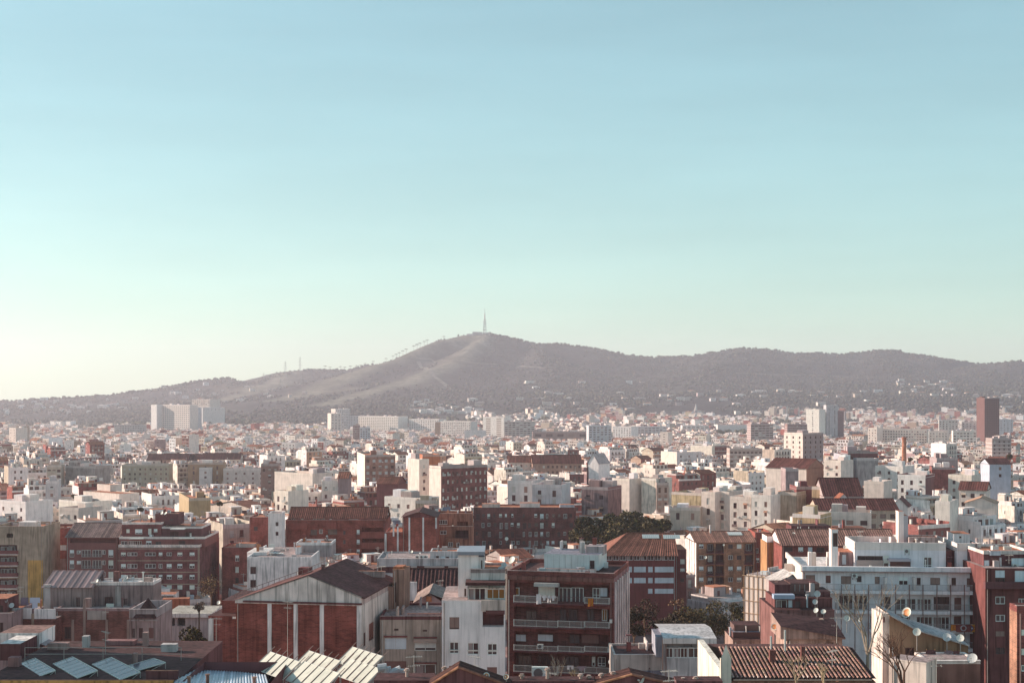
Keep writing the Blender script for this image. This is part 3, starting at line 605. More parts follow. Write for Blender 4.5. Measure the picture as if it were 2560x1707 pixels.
ribbed_roof(lt, (u0, 2.9, z1), (u1, 2.9, z1), (u0, 8.6, z1 + 1.9), (u1, 8.6, z1 + 1.9), (.16, .10, .10), .9, .06, 'P'); lt.box(u0, u1, 8.4, 8.6, z1 - 1, z1 + 1.9, MAUVE, 'S'); obj('lean_to_roof', lt, b.root)
b.box('corner_post', 400, 462, 665, 905, 3.0, .6, (.50, .46, .43), 'S', 'A')
b.block('rooftop_room', 835, 1405, 668, 905, 4.2, 5, (.25, .19, .18), 'S', crop='A', wins=[(960, 775, 1040, 900, 'd'), (1135, 790, 1170, 850, 'd')], par=.3, parc=OFFW, floor=OFFW)
b.box('corner_post', 1058, 1108, 680, 905, 4.0, .3, (.45, .41, .38), 'S', 'A'); b.box('chimney', 1320, 1390, 600, 680, 5, 1, (.35, .28, .25), 'S', 'A'); b.box('chimney', 1040, 1090, 545, 670, 7, 1, (.12, .06, .05), 'S', 'A')
b.box('chimney', 775, 830, 790, 905, .4, .8, (.30, .22, .20), 'S', 'A')
b = Bld('house', 'brick wall topped by two white parapet panels with washing above', cp('A', 100, 0)[0], cp('A', 508, 0)[0], cp('A', 0, 985)[1], 205, 0, 12, cat='house', bot=1590, land='the white parapet panels')
b.block('wall', 100, 508, 985, None, col=(.12, .055, .045), m='B', crop='A', floor=CONC)
b.box('parapet_panel', 118, 288, 880, 985, 0, .2, WHITE, 'S', 'A'); b.box('parapet_panel', 312, 508, 888, 985, 0, .2, WHITE, 'S', 'A'); b.box('pilaster', 288, 312, 930, 1120, -.1, .2, TAN, 'S', 'A')
b = Bld('apartment_building', 'dark shadowed wall at the picture edge, hung with satellite dishes', cp('A', -150, 0)[0], cp('A', 98, 0)[0], cp('A', 0, 960)[1], 200, 0, 10, bot=1600)
b.block('wall', -150, 98, 960, None, col=MAUVE, m='S', crop='A', wins=[(-30, 1010, 30, 1100, 'd')], par=.4); b.block('rooftop_room', -150, 60, 800, 960, 3, 5, DMAROON, 'S', crop='A', wins=[(-20, 850, 30, 940, 'd')])
# --- grey bay-windowed house
b = Bld('house', 'mauve grey house with a bay, dark hipped bay roof and stone lintels', cp('A', 1186, 0)[0], cp('A', 1438, 0)[0], cp('A', 0, 965)[1], 196, 0, 9, cat='house', bot=1660, land='the bay-windowed grey house')
b.block('wall', 1186, 1438, 965, None, col=(.33, .245, .235), m='S', crop='A', par=1.0, parc=GREY, floor=CONC, wins=[(1212, 1065, 1246, 1152, 'd'), (1275, 1060, 1312, 1155, 'd'), (1365, 1060, 1410, 1155, 'k'), (1200, 1265, 1246, 1352, 'd'), (1275, 1265, 1312, 1352, 'd'), (1365, 1262, 1410, 1352, 'k')], rwins=[(2, 3, z, z + 1.6, 'd') for z in (6, 9.5, 13)])
for y in (985, 1180): b.box('string_course', 1182, 1442, y, y + 12, -.12, .12, GREY, 'S', 'A')
hp = MB(); ua, ub, zz = b.u(cp('A', 1225, 0)[0]), b.u(cp('A', 1440, 0)[0]), b.z(cp('A', 1300, 0)[0], cp('A', 0, 968)[1]); um = (ua + ub) / 2
hp.poly(((ua, -.4, zz), (ub, -.4, zz), (um, 1.6, zz + 2.6)), DMAROON, 'T'); hp.poly(((ub, -.4, zz), (ub, 3, zz), (um, 1.6, zz + 2.6)), DMAROON, 'T'); hp.poly(((ua, 3, zz), (ua, -.4, zz), (um, 1.6, zz + 2.6)), DMAROON, 'T'); obj('bay_roof', hp, b.root)
for x in (1240, 1350): b.box('bay_pier', x, x + 14, 990, 1400, -.1, .1, (.36, .28, .26), 'S', 'A')
# --- pavilion and terracotta wall
b = Bld('pavilion', 'low flat-roofed white pavilion behind the dark ivy tree', cp('A', 1522, 0)[0], cp('A', 1935, 0)[0], cp('A', 0, 935)[1], 235, 0, 9, cat='pavilion', bot=1570)
b.block('wall', 1530, 1935, 962, None, 0, 8, GREY, 'S', crop='A', logg=[(1540, 972, 1606, 1042, 2), (1626, 972, 1700, 1042, 2)], roof=None); b.box('roof', 1520, 1940, 930, 965, -.4, 9, OFFW, 'S', 'A', top=(.45, .42, .36))
b = Bld('terrace_wall', 'long terracotta terrace wall below the brown brick block', cp('A', 1490, 0)[0], cp('A', 1735, 0)[0], cp('A', 0, 800)[1], 262, 8, 2, cat='wall', bot=1560)
b.block('wall', 1490, 1735, 802, None, 0, 2, (.30, .10, .055), 'S', crop='A'); b.block('terrace_hut', 1420, 1612, 760, 850, 2.5, 3, WHITE, 'S', crop='A', logg=[(1420, 765, 1590, 805, 1)])

# ================================================================ second quarter
b = Bld('apartment_building', 'pale blue-white block with stained walls, high parapet and boxy roof plant', cp('B', -82, 0)[0], cp('B', 515, 0)[0], cp('B', 0, 432)[1], 290, 0, 22, bot=1490, land='the pale stained block')
b.block('wall', -82, 515, 432, None, col=WHITE, m='S', crop='B', floor=CONC, par=None, wins=[(-52, 500 - 0, 0, 566, 'd'), (-52, 620, 0, 690, 'd')])
pb = MB(); w_ = b.w
pb.box(0, w_, 0, .25, b.h + .12, b.h + .5, WHITE, 'S'); pb.box(w_ - .25, w_, .25, 22, b.h + .12, b.h + .6, WHITE, 'S'); pb.box(0, .25, .25, 22, b.h + .12, b.h + .6, WHITE, 'S'); obj('parapet', pb, b.root)
b.block('roof_plant', 365, 690, 302, 410, 12, 8, GREY, 'S', crop='B', par=.4, parc=WHITE); b.block('roof_plant', 360, 400, 325, 425, 8, 3, WHITE, 'S', crop='B')
b.block('roof_plant', -82, 100, 372, 425, 6, 9, WHITE, 'W', crop='B', floor=OFFW)
for x in (510, 560, 575): b.box('flue', x, x + 16, 262, 330, 13, .6, STEEL, 'P', 'B')
for i in range(7): b.box('bench_slat', 130 + i * 24, 150 + i * 24, 372 + i * 2, 376 + i * 2, 5 + i, 1.5, OFFW, 'P', 'B')
b = Bld('apartment_building', 'long red-brown brick building with tiled roof, deep brick balconies and lit terraces', cp('B', 270, 0)[0], cp('B', 1190, 0)[0], cp('B', 0, 100)[1], 398, 0, 16, bot=1415, land='the long red-brown brick building')
W = [(925, t, 952, t + 44, 'b') for t in (160, 250, 340, 430)] + [(580, 158, 612, 196, 'w'), (800, 170, 822, 205, 'd'), (800, 255, 822, 290, 'd'), (500, 160, 560, 210, 'd'), (660, 155, 745, 205, 'd'), (440, 250, 520, 300, 'd')]
bk = b.block('wall', 270, 1190, 100, None, col=(.17, .055, .04), m='B', crop='B', wins=W, logg=[(975, t, 1165, t + 48, 1.4) for t in (140, 235, 330, 425)], roof='flat', par=.8, side=BRICK)
for t in (185, 282, 378, 470): b.balcony(968, 1185, t - 5, t + 48, 'B', .8, BRICK, (.19, .06, .045), solid=True)
for x0, x1 in ((340, 470), (640, 735)): b.balcony(x0, x1, 98, 150, 'B', 1.0, BRICK, (.19, .06, .045), solid=True)
k2 = b.block('attic', 310, 1190, 48, 100, 3, 10, (.17, .055, .04), 'B', crop='B', wins=[(325, 55, 360, 85, 'g2'), (412, 58, 436, 76, 'b'), (525, 58, 632, 98, 'g4'), (675, 60, 695, 90, 'b'), (850, 64, 938, 98, 'g3')], roof=None)
b.pitched(k2, 2.6, (.17, .065, .048), .5, step=.55); b.box('chimney', 1095, 1130, -40, 20, 8, 1, BRICK, 'B', 'B'); b.box('chimney', 785, 815, -20, 30, 6, 1, BRICK, 'B', 'B')
b = Bld('stair_tower', 'slim white tower block with two small windows in front of the brick building', cp('B', 112, 0)[0], cp('B', 234, 0)[0], cp('B', 0, 22)[1], 380, 0, 6, cat='tower', bot=1345)
b.block('wall', 112, 234, 22, None, col=WHITE, m='W', crop='B', wins=[(180, 90, 206, 126, 'd'), (180, 178, 206, 214, 'd')], par=.3)
b = Bld('apartment_building', 'dark brick house at the foot of the slim white tower', cp('B', -60, 0)[0], cp('B', 112, 0)[0], cp('B', 0, 60)[1], 392, 0, 12, bot=1350)
b.block('wall', -60, 112, 60, None, col=BRICK, m='B', crop='B', wins=[(-20, 130, 15, 170, 'd')], par=.3)
b = Bld('apartment_building', 'bare brick party wall striped by tall white pilasters under a low dark gable', cp('B', 1345, 0)[0], cp('B', 1652, 0)[0], cp('B', 0, 48)[1], 330, 0, 14, bot=1390, land='the pilastered brick wall')
bk = b.block('wall', 1345, 1652, 48, None, col=(.21, .07, .05), m='B', crop='B', roof=None)
b.block('low_wing', 1188, 1345, 195, None, 0, 12, (.20, .065, .048), 'B', crop='B', par=.2)
for x, t, e in ((1180, 195, 420), (1294, 130, 392), (1400, 48, 372), (1527, 48, 392), (1645, 48, 150), (1255, 92, 222), (1180, 395, 440)): b.box('pilaster', x, x + 15, t, e, -.12, .14, WHITE, 'S', 'B')
g = MB(); u0, u1, z1 = bk[0], bk[1], bk[3]; um = (u0 + u1) / 2
for q in ((u0 - .4, -.4, z1, u0 - .4, 14, z1, um, 14, z1 + 1.4, um, -.4, z1 + 1.4), (um, -.4, z1 + 1.4, um, 14, z1 + 1.4, u1 + .4, 14, z1, u1 + .4, -.4, z1)): g.poly([q[i:i + 3] for i in (0, 9, 6, 3)], DMAROON, 'T')
g.poly(((u0, 0, z1), (u1, 0, z1), (um, 0, z1 + 1.35)), DBRICK, 'B'); obj('roof', g, b.root)
b = Bld('apartment_building', 'salmon brown stepped block with glazed balconies and two square windows', cp('B', 1657, 0)[0], cp('B', 1988, 0)[0], cp('B', 0, 150)[1], 345, 0, 12, bot=1380, land='the salmon stepped block')
b.block('wall', 1657, 1988, 150, None, col=(.30, .14, .10), m='S', crop='B', wins=[(1690, 168, 1748, 204, 'g2'), (1765, 275, 1808, 318, 'w'), (1840, 278, 1868, 318, 'w')], logg=[(1830, 165, 1948, 238, 1.3)], par=.4, back=DMAROON)
b.block('upper_floor', 1660, 1985, 35, 150, 3.5, 8, (.30, .14, .10), 'S', crop='B', wins=[(1668, 70, 1756, 112, 'g4')], logg=[(1845, 85, 1945, 140, 1)], par=.5)
b.block('bay', 1740, 1898, 245, 365, -1.0, 1.0, (.34, .16, .11), 'S', crop='B', wins=[(1765, 275, 1808, 318, 'w'), (1840, 278, 1868, 318, 'w')], floor=TERRA)
b.balcony(1830, 1948, 205, 242, 'B', .6, BROWN, DMAROON)
b = Bld('apartment_building', 'tall dark brick slab dotted with small white balconies and shutters', 1184, 1440, 1272, 470, 0, 14, bot=1370, land='the dark brick slab')
W = []; rr = random.Random(5)
for r_ in range(5):
    y = 1284 + r_ * 22.5
    for c_ in range(17):
        x = 1190 + c_ * 14.6 + rr.uniform(-1, 1)
        if x < 1432 and rr.random() < .85: W.append((x, y, x + rr.choice([5, 7, 9]), y + rr.choice([9, 12, 15]), rr.choice(['b', 'b', 'w', 'd', 'g2', 'd'])))
b.block('wall', 1184, 1440, 1272, None, col=(.11, .045, .038), m='B', wins=W, par=.4)
for r_ in range(5):
    for x in (1225, 1290, 1352, 1395): b.balcony(x, x + 18, 1290 + r_ * 22.5, 1299 + r_ * 22.5, None, .7, DBRICK, DMAROON)
b.block('rooftop_room', 1300, 1350, 1258, 1272, 3, 4, OFFW, 'W'); b.block('rooftop_room', 1400, 1436, 1262, 1272, 2, 4, (.45, .5, .55), 'W'); b.block('rooftop_room', 1205, 1250, 1260, 1272, 4, 4, SALMON, 'S')
b = Bld('apartment_building', 'grey-white terrace block with sagging awnings and air conditioners on its roof', cp('B', 1110, 0)[0], cp('B', 1856, 0)[0], cp('B', 0, 448)[1], 258, 0, 12, bot=1475, land='the awning terrace block')
b.block('wall', 1110, 1856, 448, None, col=(.50, .48, .48), m='S', crop='B', logg=[(1400, 492, 1845, 575, 1.2), (1115, 500, 1370, 560, .8)], wins=[(1420, 520, 1470, 575, 'd', 1.2), (1560, 520, 1720, 575, 'g3', 1.2), (1770, 520, 1840, 575, 'g2', 1.2)], back=DMAROON, floor=CONC, par=.3)
for x0, x1 in ((1420, 1475), (1545, 1728), (1765, 1850)): b.box('awning', x0, x1, 494, 520, -.8, .9, (.40, .36, .33), 'C', 'B')
b.block('upper_floor', 1598, 1850, 382, 448, 3, 6, (.55, .54, .54), 'S', crop='B', wins=[(1652, 400, 1680, 448, 'd'), (1745, 405, 1772, 448, 'd'), (1700, 402, 1735, 445, 'p')], par=.3)

# --- the gabled warehouse-like house
gx0, gx1 = cp('B', -185, 0)[0], cp('B', 965, 0)[0]
b = Bld('gabled_building', 'big gabled building with stained white gable over bare brick panels and white pilasters', gx0, gx1, 1506, 152, -9, 15, bot=1680, land='the big white gable')
bk = b.block('wall', gx0, gx1, 1506, None, col=(.155, .055, .042), m='B', roof=None, side=(.55, .53, .5), sidem='S', rwins=[(1.0, 1.8, z, z + 1.5, 'd') for z in (b.h - 4.6, b.h - 8)] + [(3.2, 5.4, z, z + 1.9, 'k') for z in (b.h - 4.4, b.h - 8.2)])
apx = 772; ua = b.u(apx); za = b.z(apx, 1438); zl = b.z(gx0, 1499); zr = b.z(gx1, 1491); z0 = b.z(apx, 1505)
g = MB(); D = 15.0
pts = [(-.05, -.12, bk[3]), (b.w + .05, -.12, bk[3]), (b.w + .05, -.12, zr), (ua, -.12, za), (-.05, -.12, zl)]
g.poly(pts, OFFW, 'S'); g.poly([(x, .12, z) for x, _, z in pts][::-1], OFFW, 'S')
for i in range(5): p, q = pts[i], pts[(i + 1) % 5]; g.poly((p, q, (q[0], .12, q[2]), (p[0], .12, p[2]))[::-1], mixc(OFFW, DARK, .2), 'S')
obj('gable', g, b.root)
b.box('ledge', -120, 968, 822, 838, -.28, .3, DMAROON, 'S', 'B')
rf = MB(); RC = (.15, .062, .056)
for (xa, zA, xb, zB) in ((-.5, zl - .1, ua, za + .1), (ua, za + .1, b.w + .4, zr - .1)): rf.poly(((xa, -.2, zA), (xb, -.2, zB), (xb, D, zB), (xa, D, zA)), RC, 'T'); rf.poly(((xa, D, zA - .12), (xb, D, zB - .12), (xb, -.2, zB - .12), (xa, -.2, zA - .12)), RC, 'T')
rf.poly(((0, D, bk[3]), (b.w, D, bk[3]), (b.w, D, zr), (ua, D, za), (0, D, zl))[::-1], OFFW, 'S'); rf.poly(((b.w - .03, 0, bk[3]), (b.w - .03, D, bk[3]), (b.w - .03, D, zr), (b.w - .03, 0, zr)), GREY, 'S'); obj('roof', rf, b.root)
for x in (105, 345, 585, 925): b.box('pilaster', x, x + (36 if x < 900 else 40), 838, 1560, -.16, .15, WHITE, 'S', 'B')
ld = MB(); v0 = Vector((0, -.3, zl + .25)); v1 = Vector((ua, -.3, za + .4))
for off in (0, .45): ld.tube(v0 + Vector((0, 0, off)), v1 + Vector((0, 0, off)), .04, .04, 4, (.20, .12, .11)); ld.tube(v1 + Vector((0, 0, off)), Vector((ua, D, za + .4 + off)), .04, .04, 4, (.20, .12, .11))
for i in range(14): p = v0.lerp(v1, i / 13); ld.tube(p, p + Vector((0, 0, .45)), .03, .03, 4, (.20, .12, .11)); q = Vector((ua, D * i / 13, za + .4)); ld.tube(q, q + Vector((0, 0, .45)), .03, .03, 4, (.2, .12, .11))
obj('roof_ladder', ld, b.root)
b.box('chimney', 388, 490, 510, 575, 6, 1.2, (.12, .05, .045), 'B', 'B'); b.box('roof_vent', 600, 625, 480, 520, 5, .5, DMAROON, 'P', 'B')
b.block('stair_wing', 1255, 1358, 530, None, 12.5, 3, (.26, .17, .135), 'S', crop='B', wins=[(1262, 640, 1290, 830, 'v')], floor=RUST); b.block('side_wall', 1140, 1255, 690, None, 12, 3, (.28, .19, .155), 'S', crop='B', floor=CONC); b.block('stair_wing', 1262, 1340, 508, 530, 13, 2, RUST, 'S', crop='B')
b.block('rear_parapet', 870, 1180, 545, 590, 11, .4, CONC, 'S', crop='B')
b = Bld('gabled_building', 'lower brick wing with an L-shaped white pipe chase and bare wall', 521, gx0 - .5, 1541, 153, -5, 12, bot=1680)
b.block('wall', 521, gx0 - .5, 1541, None, col=(.15, .053, .042), m='B', floor=DMAROON)
b.box('pilaster', 521, 533, 1546, 1668, -.14, .13, WHITE, 'S'); b.box('pilaster', 581, 589, 1541, 1546, -.14, .13, WHITE, 'S'); b.block('upper_wall', 555, gx0 - .5, 1503, 1541, 2, 8, (.15, .053, .042), 'B', floor=DMAROON)
bb = HEROES[-2]
# --- beige and white fronts
b = Bld('apartment_building', 'beige block with two wide shuttered windows per floor and small air vents', cp('B', 1138, 0)[0], cp('B', 1703, 0)[0], cp('B', 0, 985)[1], 155, 0, 10, bot=1690, land='the beige shuttered block')
b.block('wall', 1138, 1703, 985, None, col=(.47, .40, .34), m='S', crop='B', par=.25, parc=DMAROON, floor=CONC, wins=[(1182, 1152, 1380, 1256, 'p2'), (1455, 1165, 1655, 1270, 'b2'), (1180, 1365, 1380, 1475, 'k2'), (1455, 1392, 1650, 1496, 'g2'), (1268, 1066, 1308, 1086, 'v'), (1530, 1076, 1570, 1094, 'v')])
for x in (1395, 1428, 1662): b.box('pilaster', x, x + 12, 990, 1600, -.08, .07, (.50, .43, .36), 'S', 'B')
for x0, x1, y in ((1172, 1388, 1134), (1445, 1662, 1144), (1445, 1660, 1378)): b.box('lintel', x0, x1, y, y + 12, -.2, .2, (.16, .07, .06), 'W', 'B')
b.box('awning', 1447, 1660, 1165, 1196, -.5, .55, (.45, .36, .31), 'C', 'B')
b.block('terrace_wall', 1390, 1705, 938, 985, 1.5, .3, MAUVE, 'S', crop='B'); b.block('terrace_wall', 1165, 1305, 915, 975, 5, .3, (.45, .40, .38), 'S', crop='B')
b = Bld('house', 'mauve gable-ended house with a brick chimney behind the beige block', cp('B', 1462, 0)[0], cp('B', 1712, 0)[0], cp('B', 0, 822)[1], 176, 0, 9, cat='house', bot=1545)
bk = b.block('wall', 1462, 1712, 822, None, col=(.32, .22, .215), m='S', crop='B', roof=None, wins=[(1470, 830, 1490, 900, 'v')])
g = MB(); u1, z1 = bk[1], bk[3]; zp = b.z(cp('B', 1680, 0)[0], cp('B', 0, 745)[1]); up = u1 * .52
g.poly(((0, 0, z1), (u1, 0, z1), (up, 0, zp)), (.32, .22, .215), 'S')
for q in (((-.3, -.3, z1 - .1), (up, -.3, zp + .1), (up, 9, zp + .1), (-.3, 9, z1 - .1)), ((up, -.3, zp + .1), (u1 + .8, -.3, z1 + .2), (u1 + .8, 9, z1 + .2), (up, 9, zp + .1))): g.poly(q, (.30, .22, .19), 'T')
obj('roof', g, b.root); b.box('chimney', 1562, 1612, 770, 820, -.3, .8, RUST, 'B', 'B')
b = Bld('house', 'dark roofed house with white sloping gable wall beside the awning block', cp('B', 1415, 0)[0], cp('B', 1850, 0)[0], cp('B', 0, 700)[1], 215, 0, 9, cat='house', bot=1480)
bk = b.block('wall', 1415, 1850, 705, None, col=DMAROON, m='S', crop='B', roof=None, side=WHITE); b.pitched(bk, 2.6, DMAROON, .3, step=.6, gcol=WHITE, gm='S')
b.box('gable_wall', 1412, 1476, 640, 810, -.5, .4, WHITE, 'S', 'B')
b = Bld('apartment_building', 'bright white house with three lower windows, glazed top room and a slim stair tower', cp('B', 1706, 0)[0], cp('B', 2284, 0)[0], cp('B', 0, 818)[1], 150, 0, 11, bot=1707, land='the bright white house')
b.block('wall', 1706, 2284, 818, None, col=(.82, .82, .80), m='W', crop='B', floor=CONC, par=None, wins=[(1776, 962, 1865, 1072, 'k'), (1776, 1190, 1862, 1296, 'w'), (1942, 1196, 2046, 1306, 'w'), (2124, 1202, 2212, 1310, 'w'), (1772, 1408, 1860, 1500, 'k'), (1940, 1415, 2042, 1510, 'w'), (2122, 1420, 2212, 1532, 'k')], logg=[(2080, 912, 2275, 1052, 1.4)], back=DMAROON)
b.box('loggia_awning', 2110, 2284, 900, 936, -.35, .4, DMAROON, 'C', 'B')
b.block('stair_tower', 1856, 2040, 392, 818, 2.5, 4, WHITE, 'W', crop='B', floor=SLATE, wins=[(1912, 700, 1930, 770, 'v')]); b.box('stair_tower_roof', 1850, 2098, 362, 394, 2.2, 6, SLATE, 'P', 'B'); b.block('stair_tower', 2040, 2095, 420, 560, 3.5, 3, WHITE, 'W', crop='B', floor=SLATE, wins=[(2066, 440, 2078, 545, 'v')])
b.block('upper_floor', 1972, 2284, 556, 690, 1.6, 6, OFFW, 'S', crop='B', par=.25, parc=CONC); b.block('glazed_room', 1942, 2284, 690, 818, .8, 6, OFFW, 'S', crop='B', wins=[(1950, 694, 2108, 818, 'g3'), (2118, 702, 2284, 796, 'a3')], roof=None)
b.box('room_canopy', 1922, 2290, 646, 672, -.6, 3, DMAROON, 'T', 'B'); b.box('balcony_parapet', 2068, 2284, 806, 905, -.3, .35, PINK, 'S', 'B')
for x in (1776, 1942, 2124): b.box('window_rail', x - 8, x + 100, 1262, 1270, -.06, .05, OFFW, 'P', 'B')

# ================================================================ third quarter
b = Bld('apartment_building', 'dark balcony-fronted block with hanging laundry, white railings and a ribbed side wall', 1268, 1535, 1437, 189, -13, 14, bot=1690, land='the dark balcony block')
lg = [(18, 655, 892, 828), (18, 875, 892, 1050), (18, 1105, 885, 1270), (18, 1300, 880, 1470)]
WN = [(30, 690, 70, 760, 'a1', 1.3), (245, 680, 395, 765, 'b2', 1.3), (430, 690, 545, 832, 'g3', 1.3), (548, 690, 660, 832, 'g3', 1.3), (742, 692, 810, 785, 'w', 1.3), (812, 692, 875, 770, 'p', 1.3),
      (130, 905, 225, 985, 'd2', 1.3), (440, 890, 500, 1000, 'd', 1.3), (520, 890, 600, 1000, 'd2', 1.3), (690, 890, 750, 1000, 'd', 1.3), (828, 890, 875, 995, 'a2', 1.3),
      (10 + 20, 1120, 130, 1180, 'p', 1.3), (240, 1118, 375, 1180, 'p2', 1.3), (530, 1118, 620, 1200, 'd2', 1.3), (640, 1118, 800, 1200, 'k2', 1.3),
      (60, 1310, 180, 1400, 'd3', 1.3), (240, 1310, 360, 1400, 'd3', 1.3), (490, 1320, 615, 1410, 'd3', 1.3), (735, 1320, 765, 1410, 'b', 1.3), (790, 1325, 860, 1410, 'w', 1.3)]
bk = b.block('wall', cp('C', -44, 0)[0], 1535, 1437, None, col=(.105, .042, .035), m='B', logg=[(cp('C', a, 0)[0], cp('C', 0, t)[1], cp('C', c_, 0)[0], cp('C', 0, e)[1], 1.4) for a, t, c_, e in lg], wins=[(cp('C', q[0], 0)[0], cp('C', 0, q[1])[1], cp('C', q[2], 0)[0], cp('C', 0, q[3])[1]) + q[4:] for q in WN], back=(.10, .05, .043), side=(.20, .12, .125), par=.5, floor=DMAROON)
for y0, y1 in ((768, 832), (990, 1052), (1222, 1274), (1408, 1472)):
    b.balcony(12, 415, y0, y1, 'C', .45, DMAROON, OFFW); b.balcony(418, 660, y0 + 8, y1 + 8, 'C', .45, DMAROON, OFFW if y0 != 768 else DMAROON); b.balcony(664, 895, y0 + 14, y1 + 10, 'C', .45, DMAROON, OFFW)
for i in range(7):
    rb = MB(); y = .7 + i * 2.05; rb.box(b.w, b.w + .16, y, y + .42, 0, b.h - .6, WHITE, 'S'); obj('rib', rb, b.root)
pk = b.block('penthouse', 295, 795, 388, 520, 5, 7, (.66, .68, .68), 'P', crop='C', wins=[(712, 442, 758, 520, 'd')], floor=SLATE)
for i in range(9): u = pk[0] + (pk[1] - pk[0]) * (i + .5) / 9; sm = MB(); sm.box(u, u + .05, 4.96, 5.0, pk[2], pk[3], (.5, .5, .5), 'P'); obj('seam', sm, b.root)
b.block('terrace_wall', 232, 770, 520, 575, 3.2, .25, OFFW, 'S', crop='C'); b.box('chimney', 622, 662, 272, 385, 7, .7, OFFW, 'S', 'C'); b.box('tank_house', 680, 838, 312, 392, 8, 3, GREY, 'S', 'C'); b.box('chimney', 668, 710, 545, 600, .6, .6, DBRICK, 'B', 'C')
b.box('eave_awning', 200, 425, 652, 684, -.9, 1.0, (.45, .42, .4), 'P', 'C'); b.box('cornice', -40, 935, 594, 632, -.2, .2, (.14, .07, .055), 'S', 'C')
for x, y in ((895, 985), (885, 1200), (878, 1250)): b.box('meter_box', x, x + 22, y, y + 32, -.4, .35, OFFW, 'P', 'C')
# --- institute with red tiles
b = Bld('school_building', 'maroon institutional building with ribbon windows under an orange-red tiled roof', cp('C', 838, 0)[0], cp('C', 1505, 0)[0], cp('C', 0, 388)[1], 346, 0, 18, bot=1485, land='the red tiled institute')
W = [(862 + i * 64, 400, 862 + i * 64 + 56, 440, 'w2') for i in range(10)]
for t, e in ((498, 550), (600, 650), (700, 746)): W += [(1072, t, 1102, e, 'p'), (1118, t, 1230, e, 'p2'), (1248, t, 1292, e, 'p'), (1310, t, 1485, e, 'p3')] if t < 690 else [(1248, t, 1290, e, 'p'), (1310, t, 1482, e, 'p3')]
bk = b.block('wall', 838, 1505, 388, None, col=(.115, .037, .033), crop='C', wins=W, roof=None); b.pitched(bk, 4.4, (.27, .115, .08), .6, hipl=7, step=.6, gcol=WHITE)
b.block('rear_wing', 1500, 1600, 345, None, 3, 12, (.12, .045, .04), 'W', crop='C', wins=[(1545, 430, 1585, 475, 'b'), (1545, 515, 1585, 545, 'b'), (1545, 605, 1580, 640, 'd')], floor=TERRA)
def onroof(b, bk, rise, px0, px1, f0, f1, name, n, col):
    u0, u1, z0, z1, off, dep = bk; h = dep / 2; a, c_ = b.u(px0, h), b.u(px1, h); mb = MB()
    for i in range(n):
        x0 = a + (c_ - a) * i / n + .06; x1 = a + (c_ - a) * (i + 1) / n - .06
        mb.poly(((x0, off + f0 * h, z1 + rise * f0 + .22), (x1, off + f0 * h, z1 + rise * f0 + .22), (x1, off + f1 * h, z1 + rise * f1 + .22), (x0, off + f1 * h, z1 + rise * f1 + .22)), col, 'G')
    mb.poly(((a, off + f0 * h, z1 + rise * f0 + .17), (c_, off + f0 * h, z1 + rise * f0 + .17), (c_, off + f1 * h, z1 + rise * f1 + .17), (a, off + f1 * h, z1 + rise * f1 + .17)), OFFW, 'P'); obj(name, mb, b.root)
onroof(b, bk, 4.4, 1604, 1646, .72, .9, 'skylight', 8, (.55, .56, .55)); onroof(b, bk, 4.4, 1656, 1698, .70, .88, 'skylight', 8, (.55, .56, .55)); b.box('roof_plant', 1372, 1500, 198, 236, 9.5, 3, OFFW, 'S', 'C')
# --- tan brick block with lit end wall
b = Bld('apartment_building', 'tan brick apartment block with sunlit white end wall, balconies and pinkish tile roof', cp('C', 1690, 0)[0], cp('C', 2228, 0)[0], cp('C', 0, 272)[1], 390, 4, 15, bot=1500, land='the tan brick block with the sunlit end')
W = []; i = 0; sv = ['b', 'd', 'b', 'w', 'w', 'd', 'b', 'b', 'b', 'b', 'w', 'b', 'b', 'd', 'b']
for t in (293, 395, 497, 598, 700):
    for x in (1716, 1985, 2064): W.append((x, t, x + 42, t + 40, sv[i % 15])); i += 1
LG = [(x0, t - 5, x1, t + 82, 1.0) for t in (293, 395, 497, 598, 700) for x0, x1 in ((1788, 1852), (1870, 1945), (2138, 2212))]
WW = [(x0 + 8, t, x1 - 12, t + 60, random.choice(['d2', 'g2', 'b2']), 1.0) for t in (293, 395, 497, 598, 700) for x0, x1 in ((1788, 1852), (1870, 1945), (2138, 2212))]
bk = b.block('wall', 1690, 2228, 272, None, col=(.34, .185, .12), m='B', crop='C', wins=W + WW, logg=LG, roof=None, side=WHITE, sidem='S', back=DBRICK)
b.pitched(bk, 2.2, (.30, .16, .12), .5, step=.55, gcol=WHITE, gm='S')
for t in (293, 395, 497, 598, 700):
    for x0, x1 in ((1785, 1855), (1868, 1947), (2136, 2214)): b.balcony(x0, x1, t + 45, t + 80, 'C', .5, DBRICK, DMAROON)
for i in range(4): rb = MB(); y = 2 + i * 3.6; rb.box(-.16, 0, y, y + .5, 0, b.h, OFFW, 'S'); obj('rib', rb, b.root)
b.box('chimney', 1815, 1828, 118, 200, 6, .5, OFFW, 'S', 'C'); onroof(b, bk, 2.2, 1815, 1850, .55, .85, 'skylight', 7, OFFW)
b = Bld('apartment_building', 'dark brick block with one pale dormer behind the tan brick block', cp('C', 2232, 0)[0], cp('C', 2380, 0)[0], cp('C', 0, 205)[1], 402, 0, 12, bot=1420)
b.block('wall', 2232, 2380, 205, None, col=BRICK, m='B', crop='C', wins=[(2240, 420, 2270, 460, 'b'), (2240, 330, 2262, 375, 'w'), (2300, 250, 2330, 290, 'd')], par=.5)
